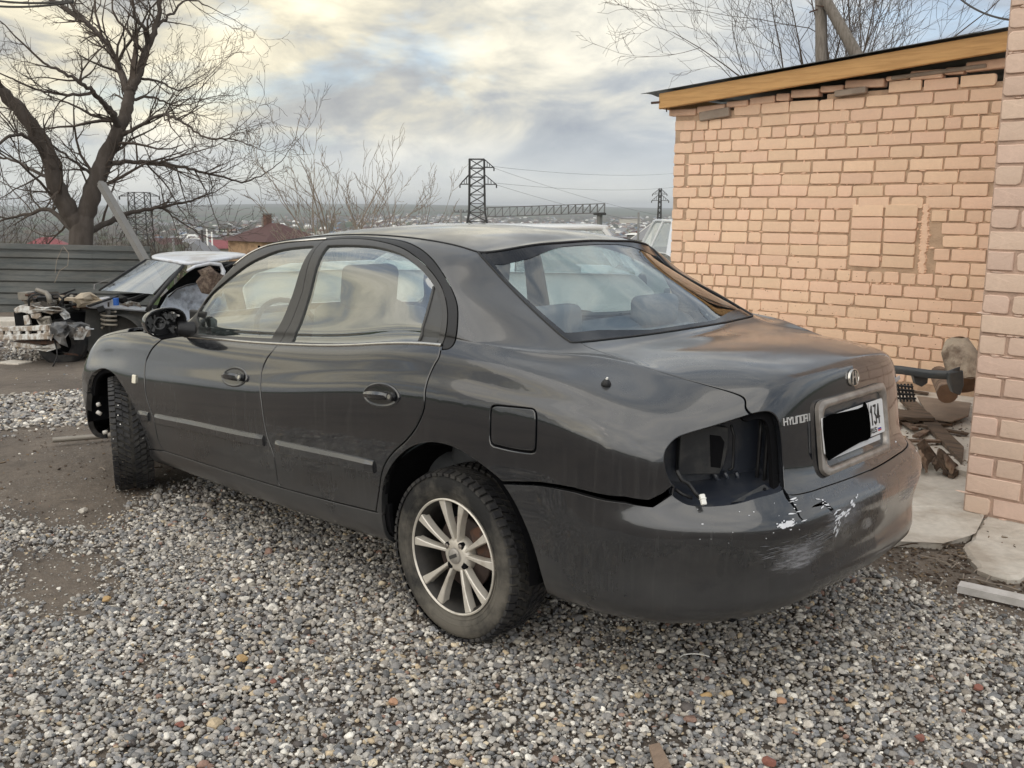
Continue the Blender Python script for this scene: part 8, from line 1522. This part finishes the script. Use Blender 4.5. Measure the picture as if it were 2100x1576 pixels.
    # windscreen, pillars, roof, door
    wsP = [(203, 596, 12.2), (300, 533, 12.7), (376, 544, 12.15), (316, 604, 11.75)]; Q = [W(*p) for p in wsP]; V = []; F = []; nn = 8
    for i in range(nn+1):
        for j in range(nn+1):
            u_, v_ = i/nn, j/nn; p = Q[0]*(1-u_)*(1-v_)+Q[1]*(1-u_)*v_+Q[2]*u_*v_+Q[3]*u_*(1-v_); p = p+np.array([-F3[0], -F3[1], .2])*.07*math.sin(PI*u_); V.append(p-O)
    for i in range(nn):
        for j in range(nn): k = i*(nn+1)+j; F.append((k, k+nn+1, k+nn+2, k+1))
    mesh_obj('windshield', V, F, glass('dusty_windshield', (.45, .48, .46), .30, .05), t, True)
    m = MB(); 
    for a, b in ((Q[0], Q[1]), (Q[1], Q[2]), (Q[2], Q[3])): m.tube([a, a*.5+b*.5+U3*.012, b], .014, 6)
    m.build('windshield_rubber', BLACK, t, True, off=O)
    m = MB(); m.tube([W(376, 545, 12.1), W(345, 580, 11.9), W(310, 622, 11.7), W(303, 640, 11.7)], [.022, .026, .032, .035], 8); m.build('door_pillar', mk('black_pillar', (.02, .02, .02), .4), t, True, off=O)
    # roof shell
    rows = [[(302, 531, 12.7), (330, 523, 13.2), (380, 519, 13.6)], [(330, 536, 12.45), (370, 526, 12.9), (440, 520, 13.4)], [(372, 543, 12.12), (410, 530, 12.5), (490, 522, 13.1)], [(392, 546, 12.1), (440, 537, 12.35), (520, 528, 12.9)]]
    V = [W(*p)-O for r_ in rows for p in r_]; F = [(i*3+j, i*3+j+1, (i+1)*3+j+1, (i+1)*3+j) for i in range(3) for j in range(2)]; o = mesh_obj('roof', V, F, WP, t, True); sd_ = o.modifiers.new('sub', 'SUBSURF'); sd_.levels = sd_.render_levels = 2; so = o.modifiers.new('thick', 'SOLIDIFY'); so.thickness = .03
    m = MB(); m.tube([W(384, 556, 12.0), W(400, 547, 12.1), W(430, 541, 12.25), (W(452, 543, 12.4)), W(458, 556, 12.4), W(452, 590, 12.4)], [.018, .02, .022, .026, .03, .035], 8); m.build('door_frame', WP, t, True, off=O)
    m = MB(); m.tube([W(462, 548, 12.4), W(476, 542, 12.5), W(520, 538, 12.8)], .016, 8); m.build('rear_door_frame', BLACK, t, True, off=O)
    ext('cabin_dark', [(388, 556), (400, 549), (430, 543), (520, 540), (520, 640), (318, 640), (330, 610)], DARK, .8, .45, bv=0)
    ext('door', [(322, 640), (342, 606), (362, 592), (400, 584), (450, 580), (470, 650), (440, 700), (330, 700)], mk('door_glossy_pale', (.50, .55, .64), .18, coat=.8, c2=(.15, .16, .18), c2s=4, c2f=.9, var=.1), .08, .02, bv=.02)
    m = MB(); m.tube([W(345, 610, 11.6), W(362, 594, 11.65), (W(385, 585, 11.7)), W(415, 580, 11.8)], .010, 6); m.build('door_seal', BLACK, t, True, off=O)
    m = MB(); m.bar(W(194, 594, 12.1), W(195, 583, 12.1), .02); m.bar(W(195, 584, 12.1), W(225, 571, 12.1), .022, .012); m.build('wiper_arm', GP, t, off=O)
    # wheel, dangling cable
    wc = W(128, 702, 11.65); m = MB(); ax = F3; V = []; F = []; prof = [(.15, .09), (.24, .10), (.285, .08), (.29, 0), (.285, -.08), (.24, -.10), (.15, -.09)]; n = 28
    for k in range(n):
        a = 2*PI*k/n; d = R3*math.cos(a)+U3*math.sin(a)
        for r1, h in prof: V.append(wc+d*r1+ax*h-O)
    for k in range(n):
        for i in range(6): F.append((k*7+i, ((k+1) % n)*7+i, ((k+1) % n)*7+i+1, k*7+i+1))
    mesh_obj('front_wheel', V, F, RUBBERD, t, True)
    m = MB(); m.tube([W(x, y, 11.2) for x, y in ((112, 700), (116, 715), (118, 730), (112, 745), (106, 757))], .009, 6); m.build('dangling_cable', BLACK, t, True, off=O)
    ext('underbody_tube', [(130, 724), (165, 727), (166, 731), (130, 728)], RUST, .03, .1)
wreck()
m = MB(); p = W(30, 724, 11.6); gz = float(ground_z(p[0], p[1])); m.box((0, 0, .02), (.34, .22, .03), rot=rotz(.4)); o = m.build('flat_stone', CONC, loc=(p[0], p[1], gz)); bevel(o, .01, 2); tag(o, 'flat pale stone on the dirt below the wreck front beam', 'stone')
# ------------------------------------------------------------------ cars parked beyond, seen over the roof and trunk
def simple_car(px, py, s, label, col, yaw, seed=0):
    """hatchback built from sections: body shell, glasshouse, glass, wheels"""
    b = W(px, py, s); gz = float(ground_z(b[0], b[1])); t = empty('parked_car', (b[0], b[1], gz), label, 'car', rz=yaw); P = mk('parked_paint_%d' % seed, col, .3, coat=.8, var=.05); G = GLASSC
    prof = [(-2.05, .55), (-2.1, .85), (-1.95, 1.0), (-.95, 1.04), (1.9, .98), (2.1, .8), (2.12, .45), (1.7, .28), (-1.9, .28)]
    m = MB(); V = []; F = []; hw = .83; n = len(prof)
    for sy, k in ((-hw+.08, .97), (-hw, 1), (hw, 1), (hw-.08, .97)): V += [(x*k, sy, z if k == 1 or z < .5 else z+.01) for x, z in prof]
    for q in range(3): F += [(q*n+i, q*n+(i+1) % n, (q+1)*n+(i+1) % n, (q+1)*n+i) for i in range(n)]
    F += [tuple(range(n))[::-1], tuple(3*n+i for i in range(n))]; m.add(V, F); auto(bevel(m.build('body', P, t), .03, 2), .5)
    rf = [(-.10, 1.44), (1.55, 1.46)]; m = MB(); m.box((.72, 0, 1.45), (1.85, 1.18, .05)); auto(bevel(m.build('roof', P, t), .02, 2), .5)
    def pil(a, b_, r=.03): 
        for sy in (-1, 1): m = MB(); m.bar((a[0], sy*a[1], a[2]), (b_[0], sy*b_[1], b_[2]), .06, .045); m.build('pillar', P, t)
    pil((-.90, .76, 1.02), (-.15, .58, 1.44)); pil((.62, .79, 1.0), (.66, .59, 1.44)); pil((1.95, .76, .98), (1.60, .58, 1.44))
    m = MB(); m.add([(-.92, -.72, 1.03), (-.92, .72, 1.03), (-.16, .55, 1.44), (-.16, -.55, 1.44)], [(0, 1, 2, 3)]); m.build('windshield', G, t)
    m = MB(); m.add([(1.97, -.72, 1.0), (1.62, -.55, 1.43), (1.62, .55, 1.43), (1.97, .72, 1.0)], [(0, 1, 2, 3)]); m.build('rear_glass', G, t)
    for sy in (-1, 1):
        m = MB(); m.add([(-.88, sy*.77, 1.03), (.6, sy*.80, 1.0), (.64, sy*.60, 1.42), (-.12, sy*.59, 1.42)], [(0, 1, 2, 3)]); m.add([(.66, sy*.80, 1.0), (1.9, sy*.77, 1.0), (1.58, sy*.59, 1.42), (.69, sy*.60, 1.42)], [(0, 1, 2, 3)]); m.build('side_glass', G, t)
        for x in (-1.3, 1.35): m = MB(); m.lathe([(.0, .09), (.2, .09), (.30, .07), (.31, -.07), (.2, -.09)], c=(x, sy*.77, .31), axis='y', n=24); m.build('wheel', RUBBERD, t, True)
    m = MB(); m.box((.6, 0, .8), (1.5, 1.3, .5)); m.build('seats', SEAT, t)
    return t
simple_car(925, 520, 10.4, 'pale silver parked car with dark window frames, just over the rear roof edge', (.72, .73, .73), YAW-PI/2+.06, 1)
simple_car(1458, 530, 13.6, 'white parked car whose windscreen shows between the sedan and the brick shed', (.62, .64, .65), YAW, 2)
# ------------------------------------------------------------------ timber, bark and scrap by the shed wall
LOGW = mk('bleached_log', (.40, .33, .255), .95, c2=(.13, .085, .06), c2s=5, c2f=.9, c2th=(.46, .6), var=.25, bump=.8, bscale=14, bdist=.02); BRK = mk('brown_rough_bark', (.13, .085, .06), .95, c2=(.28, .20, .14), c2s=8, c2f=.6, var=.3, bump=1, bscale=18, bdist=.02, stretch=(1, 1, .4)); CUT = mk('sawn_log_end', (.17, .10, .06), .85, var=.3, vscale=12, bump=.3); PLK = mk('rotten_plank', (.13, .09, .062), .95, c2=(.055, .04, .03), c2s=3, c2f=.8, stretch=(1, 6, 6), var=.3, bump=.8, bscale=12, bdist=.01)
def rough_log(name, pts, rad, mat, label, cat='log', n=18, amp=.12, seed=1, endmat=None):
    r = random.Random(seed); P = [np.array(p, float) for p in pts]; t = empty(name, tuple(P[0]), label, cat); m = MB(); m.tube(P, rad, n, jit=amp, cap=False); o = m.build('bark', mat, t, True, off=P[0])
    d = P[-1]-P[0]; d /= np.linalg.norm(d)
    for p, q, sg in ((P[0], rad[0], -1), (P[-1], rad[-1], 1)):
        x = np.cross(d, U3+.01); x /= np.linalg.norm(x); y = np.cross(d, x); m = MB(); V = [p+d*sg*.004]+[p+q*1.0*(math.cos(a)*x+math.sin(a)*y) for a in np.linspace(0, 2*PI, 20, endpoint=False)]; m.add(V, [(0, 1+i, 1+(i+1) % 20) for i in range(20)]); m.build('cut_end', endmat or CUT, t, off=P[0])
    return t
rough_log('standing_log', [W(1985, 790, 6.55), W(1978, 755, 6.62), W(1965, 722, 6.7), (W(1960, 703, 6.75))], [.10, .115, .10, .075], LOGW, 'bleached rough log leaning in the corner against the peach wall', seed=3, amp=.22, n=13)
rough_log('short_log', [W(1943, 808, 6.15), W(1936, 790, 6.5), W(1925, 768, 6.9)], [.062, .066, .06], BRK, 'brown log lying with its round sawn end towards the camera', seed=4, amp=.06)
STUMPB = mk('grey_brown_stump_bark', (.09, .062, .048), .95, c2=(.22, .17, .13), c2s=22, c2f=.7, var=.4, vscale=30, bump=1, bscale=40, bdist=.03)
rough_log('wood_stump', [W(434, 604, 9.6), W(436, 592, 9.6), W(430, 580, 9.6), W(437, 570, 9.6), W(433, 561, 9.6), W(440, 553, 9.6)], [.10, .115, .125, .105, .12, .06], STUMPB, 'rough brown stump showing between the wreck and the front pillar of the sedan', 'stump', seed=5, amp=.16, n=15)
def pltxt(name, pts, th, mat, label, cat, jag=.0, seed=0, bv=.003):
    """flat irregular piece lying at its own place: pts are 3d points of its top outline"""
    r = random.Random(seed); A = [np.array(p, float)+np.array([r.uniform(-jag, jag), r.uniform(-jag, jag), r.uniform(-jag, jag)*.4]) for p in pts]; n = len(A); o0 = A[0].copy(); dn = np.array([0, 0, -th]); m = MB(); m.add([p-o0 for p in A]+[p+dn-o0 for p in A], [tuple(range(n)), tuple(range(n, 2*n))[::-1]]+[(i, n+i, n+(i+1) % n, (i+1) % n) for i in range(n)])
    o = m.build(name, mat, loc=tuple(o0)); bm = bmesh.new(); bm.from_mesh(o.data); bmesh.ops.recalc_face_normals(bm, faces=bm.faces); bm.to_mesh(o.data); bm.free(); tag(o, label, cat)
    if bv: bevel(o, bv)
    return o
def G_(px, py, z):
    d = F_+R_*(px-1050)/FPX+U_*(788-py)/FPX; t = (z-CAM[2])/d[2]; return CAM+t*d
# plank, boards and flat sheet on the slab
pltxt('long_plank', [G_(1846, 818, .14), G_(1868, 812, .15), G_(1978, 915, .12), G_(1972, 945, .11)], .03, PLK, 'long rotten plank lying diagonally towards the pink brick corner', 'plank', .006, 1)
pltxt('cross_plank', [G_(1820, 836, .155), G_(1905, 845, .16), G_(1918, 858, .16), G_(1825, 854, .155)], .025, PLK, 'dark cracked board lying across the long plank', 'plank', .006, 2)
pltxt('short_board', [G_(1838, 838, .10), G_(1846, 838, .10), G_(1850, 878, .09), G_(1842, 880, .09)], .02, BRK, 'short pale stick of board pointing at the camera beside the bumper', 'board', .002, 3)
pltxt('fibre_sheet', [G_(1880, 812, .13), G_(1990, 826, .13), G_(1988, 852, .13), G_(1950, 864, .13), G_(1905, 858, .13)], .012, mk('damp_fibreboard', (.24, .185, .14), .9, var=.2, c2=(.15, .11, .08), c2s=3), 'damp brown fibreboard sheet in front of the logs', 'sheet', .004, 4)
for i, (x, y, a, l) in enumerate(((1880, 852, .3, .5), (1910, 872, 1.2, .35), (1860, 870, 2.2, .4), (1935, 882, .1, .3), (1890, 890, 1.7, .3), (1850, 800, .2, .4), (1905, 905, .9, .25))):
    c = G_(x, y, .11); e = np.array([math.cos(a), math.sin(a), .05])*l/2; m = MB(); m.bar(-e, e, .045, .014); o = m.build('wood_scrap', PLK if i % 2 else BRK, loc=tuple(c)); tag(o, ('dark wood scrap left of the long plank, farthest from the camera', 'wood scrap lying across the middle of the long plank', 'broken scrap beside the short pale stick', 'scrap near the right edge of the upper slab', 'scrap just above the bark lump', 'small scrap under the loose bumper bar', 'lowest wood scrap, touching the bark lump')[i], 'scrap', 'wood scraps on the upper slab')
# torn lump of bark
def bark_lump():
    r = random.Random(9); c = G_(1912, 968, .045); t = empty('bark_lump', tuple(c), 'torn lump of brown bark on the concrete right of the bumper', 'bark')
    for k in range(9):
        m = MB(); a = r.uniform(.9, 2.4); P = []; base = np.array([r.uniform(-.12, .14), r.uniform(-.05, .07), 0]); w = r.uniform(.05, .10); L_ = r.uniform(.10, .20); tl = r.uniform(.2, 1.0)
        V = []
        for i in range(6):
            q = i/5
            for j in range(4):
                u_ = j/3-.5; V.append(base+np.array([u_*w*(1-.5*q)*2*math.cos(.3), u_*.03+r.uniform(-.006, .006), 0])@rotz(a).T+np.array([-.04+q*L_*math.cos(tl)*.5, q*.03, .02+q*L_*math.sin(tl)+.03*(1-(2*u_)**2)+r.uniform(-.006, .006)]))
        m.add(V, [(i*4+j, i*4+j+1, i*4+j+5, i*4+j+4) for i in range(5) for j in range(3)]); o = m.build('bark_flake', BRK if k % 2 else PLK, t); so = o.modifiers.new('thick', 'SOLIDIFY'); so.thickness = .014
    for x, y in ((1948, 968), (1955, 972)): m = MB(); m.box(G_(x, y, .06)-c, (.09, .03, .03), rot=rotz(r.uniform(0, 2))); m.build('bark_chip', PLK, t)
bark_lump()
# black bumper skin on the ground and the grille piece
def scrap_bumper():
    BP = mk('grey_black_bumper', (.045, .05, .055), .4, c2=(.10, .095, .085), c2s=5, c2f=.5); c = W(1900, 770, 5.9); t = empty('loose_bumper', tuple(c), 'loose dark grey bumper bar lying against the logs by the shed', 'bumper')
    P = [(1795, 755, 6.15), (1850, 760, 6.0), (1905, 768, 5.85), (1945, 770, 5.78), (1968, 762, 5.75)]; rows = []
    for x, y, s in P:
        p = W(x, y, s); rows.append([p+np.array([0, 0, .022])+F3*.03, p+np.array([0, 0, .028]), p, p-np.array([0, 0, .026]), p-np.array([0, 0, .03])+F3*.05])
    V = [q-c for r_ in rows for q in r_]; o = mesh_obj('bar', V, [(i*5+j, i*5+j+1, (i+1)*5+j+1, (i+1)*5+j) for i in range(4) for j in range(4)], BP, t, True); so = o.modifiers.new('thick', 'SOLIDIFY'); so.thickness = .006
    m = MB(); V = [W(x, y, 5.75) for x, y in ((1946, 765), (1976, 760), (1978, 790), (1970, 812), (1955, 806), (1948, 786))]; b = [p+F3*.05 for p in V]; m.add(V+b, [tuple(range(6))[::-1], tuple(range(6, 12))]+[(i, (i+1) % 6, 6+(i+1) % 6, 6+i) for i in range(6)]); bevel(m.build('bumper_end', BP, t, off=c), .006)
    m = MB(); V = [W(x, y, 5.95) for x, y in ((1872, 768), (1904, 772), (1902, 786), (1890, 794), (1878, 788))]; b = [p+F3*.04 for p in V]; m.add(V+b, [tuple(range(5))[::-1], tuple(range(5, 10))]+[(i, (i+1) % 5, 5+(i+1) % 5, 5+i) for i in range(5)]); m.build('bumper_lug', BP, t, off=c)
    g = W(1850, 806, 5.75); t2 = empty('grille_piece', tuple(g), 'black plastic slatted grille lying under the loose bumper bar', 'grille'); m = MB()
    for k in range(4): bevel(MB().bar(W(1828+3*k, 790+9*k, 5.8)-g, W(1872+2*k, 794+8*k, 5.7)-g, .018, .012).build('slat', BLACK, t2), .002)
    for k in range(6): MB().bar(W(1834+7*k, 788, 5.8)-g, W(1840+7*k, 824, 5.75)-g, .010, .010).build('rib', BLACK, t2)
scrap_bumper()
# white metal profile lower right
p0, p1 = G_(1968, 1196, .045), G_(2130, 1232, .045); d = p1-p0; d /= np.linalg.norm(d); q = np.array([-d[1], d[0], 0]); q = q if q@F3 < 0 else -q
t = empty('white_channel', tuple(p0), 'off-white metal channel lying on the dirt at the lower right edge', 'channel'); m = MB()
V = []
for p in (p0, p0+(p1-p0)*1.3): V += [p+q*.035+[0, 0, -.03], p+q*.035, p-q*.02+[0, 0, .004], p-q*.03+[0, 0, -.006]]
m.add([v-p0 for v in V], [(0, 1, 5, 4), (1, 2, 6, 5), (2, 3, 7, 6), (0, 3, 2, 1)]); m.build('channel', mk('chalky_white_metal', (.52, .50, .48), .5, var=.08, c2=(.3, .28, .25), c2s=12, c2f=.4), t)
# pipe on the dirt left of the front wheel
p0, p1 = G_(108, 903, .022), G_(235, 893, .022); t = empty('steel_pipe', tuple(p0), 'short pale steel pipe lying on the dirt under the front bumper', 'pipe'); m = MB(); m.tube([np.zeros(3), (p1-p0)], .018, 14, cap=False); m.lathe([(.0125, 0)], n=3) if False else None; m.build('tube', mk('dusty_steel_pipe', (.26, .235, .20), .5, metal=.3, var=.15), t, True); m = MB(); d = (p1-p0)/np.linalg.norm(p1-p0); m.tube([d*.001, d*.003], .0135, 12); m.build('bore', DARK, t)
# bright fittings inside the front arch
for (x, y), (x2, y2) in (((199, 831), (205, 829)), ((199, 845), (207, 850)), ((212, 888), (220, 886))):
    a, b = W(x, y, 5.12), W(x2, y2, 5.12); m = MB(); m.tube([a, b], .011, 8); o = m.build('arch_fitting', mk_cached('pale_fitting', (.5, .48, .44), .5), car, True, off=ORI)
# wood offcuts, red stones and string on the gravel
pltxt('wood_offcut', [G_(1330, 1528, .04), G_(1352, 1522, .042), G_(1382, 1582, .035), G_(1348, 1592, .035)], .012, mk('weathered_offcut', (.25, .18, .13), .9, stretch=(8, 2, 2), var=.25, bump=.4), 'flat reddish-brown wood offcut on the gravel at the bottom edge', 'offcut', .002, 7, .001)
m = MB(); P = [G_(x, y, .034) for x, y in ((1394, 1348), (1402, 1343), (1418, 1341), (1436, 1342), (1455, 1347))]; c = P[0].copy(); m.tube([p-c for p in P], .0022, 5); tag(m.build('white_string', WHITEP, loc=tuple(c)), 'short curved white string on the gravel behind the rear bumper', 'string')
REDST = mk('brick_red_fragment', (.24, .10, .075), .9, var=.2, bump=.3)
def fragment(px, py, r, mat, label, cat='stone', seed=0, z=.028):
    rr = random.Random(seed); bm = bmesh.new(); bmesh.ops.create_icosphere(bm, subdivisions=2, radius=1); cuts = [(Vector((rr.gauss(0, 1), rr.gauss(0, 1), rr.gauss(0, 1))).normalized(), rr.uniform(.5, .75)) for _ in range(9)]
    for v in bm.verts:
        for nn, d in cuts:
            q = v.co.dot(nn)
            if q > d: v.co -= nn*(q-d)
        v.co *= r; v.co.z *= .65
    me = bpy.data.meshes.new('fragment'); bm.to_mesh(me); bm.free(); me.materials.append(mat); o = bpy.data.objects.new('stone_fragment', me); COL.objects.link(o); o.location = G_(px, py, z); o.rotation_euler = (0, 0, rr.uniform(0, 6)); return tag(o, label, cat)
OCH = mk('ochre_stone', (.42, .28, .13), .8, var=.15); ORG = mk('orange_stone', (.42, .24, .15), .8, var=.15)
fragment(1578, 1562, .022, REDST, 'dark red brick fragment near the bottom edge right of the wood offcut', seed=1); fragment(806, 1440, .020, ORG, 'flat orange stone on the gravel below the rear wheel', seed=2); fragment(1602, 1438, .018, ORG, 'orange stone on the gravel under the bumper corner', seed=3); fragment(1448, 1426, .020, OCH, 'ochre stone on the gravel below the torn bumper', seed=4)
fragment(1885, 1512, .018, REDST, 'small red stone on the gravel at the lower right', seed=5); fragment(2005, 1410, .018, REDST, 'dark red stone near the right edge of the gravel', seed=6); fragment(370, 1486, .018, REDST, 'reddish stone on the gravel at the lower left', seed=7); fragment(562, 1398, .014, REDST, 'small crimson stone on the gravel left of the rear wheel', seed=8); fragment(497, 1350, .022, OCH, 'flat yellowish stone on the gravel left of the rear wheel', seed=9); fragment(218, 1230, .022, OCH, 'brown ochre stone beside the small bare dirt patch', seed=10); fragment(170, 1048, .028, CONC, 'larger grey stone on the dirt below the front wheel', seed=11, z=.012)
fragment(1800, 1105, .0, CONC, 'x') if False else None
# dry twigs and leaves on the dirt
def litter():
    r = random.Random(15)
    for k in range(46):
        px, py = (r.uniform(1790, 2090), r.uniform(1105, 1215)) if k < 34 else (r.uniform(20, 330), r.uniform(880, 1060)); c = G_(px, py, .012); a = r.uniform(0, PI); L_ = r.uniform(.04, .16)*(1 if k < 34 else .7); e = np.array([math.cos(a), math.sin(a), r.uniform(-.05, .12)])*L_/2; m = MB(); m.tube([-e, np.array([0, 0, r.uniform(0, .012)]), e], [.0035, .0032, .002], 5); tag(m.build('dry_twig', PALETWIG if k % 3 else PLK, loc=tuple(c)), 'small dry twig on the bare dirt', 'twig', 'dry twigs scattered on the dirt')
    # fine crumbs: grit, bark and leaf bits nobody could count
    col = bpy.data.collections.new('crumb_shapes'); mats = [PLK, BRK, mk('dry_leaf', (.17, .12, .075), .95)]
    for k in range(6):
        bm = bmesh.new(); bmesh.ops.create_icosphere(bm, subdivisions=1, radius=1)
        for v in bm.verts: v.co = Vector((v.co.x*r.uniform(.8, 1.8), v.co.y*r.uniform(.4, .8), v.co.z*r.uniform(.15, .5)))
        me = bpy.data.meshes.new('crumb'); bm.to_mesh(me); bm.free(); me.materials.append(mats[k % 3]); col.objects.link(bpy.data.objects.new('crumb', me))
    rg = np.random.default_rng(8); X = []
    for poly, n, z in ((DIRT[3], 1500, .004), ([(-.72, -2.6), (-.66, -4.7), (2.6, -4.55), (1.6, -2.4), (.2, -2.2)], 1400, .088), (DIRT[0], 500, .004), ([(-.4, -1.7), (-.95, -1.95), (-.95, -1.5), (-1.9, -1.5), (-1.9, -1.9)], 60, .032)):
        p = np.array(poly, float); lo, hi = p.min(0), p.max(0); q = rg.uniform(lo, hi, (n*2, 2)); q = q[inside(p, q)][:n]; X.append(np.c_[q, ground_z(q[:, 0], q[:, 1])+z])
    X = np.concatenate(X); scatter('ground_litter', X, .006*np.exp(rg.normal(0, .5, len(X))), np.stack([rg.normal(0, .3, len(X)), rg.normal(0, .3, len(X)), rg.uniform(0, 6.3, len(X))], 1), col)
litter()
# shallow puddle at the left edge
def puddle():
    P = [G_(x, y, .004)[:2] for x, y in ((-40, 930), (30, 940), (50, 965), (42, 1000), (60, 1030), (20, 1065), (-60, 1070))]; P = densify(np.array(P), .25); P = np.array([p+.06*np.array([math.sin(7*i), math.cos(5*i)]) for i, p in enumerate(P)]); o = mesh_obj('puddle', [(x, y, .006) for x, y in P], [tuple(range(len(P)))], mk('wet_mud', (.13, .108, .088), .38, c2=(.16, .135, .11), c2s=6, c2f=.8, bump=.5, bscale=25)); 
    if o.data.polygons[0].normal.z < 0: o.data.flip_normals()
    o['kind'] = 'structure'
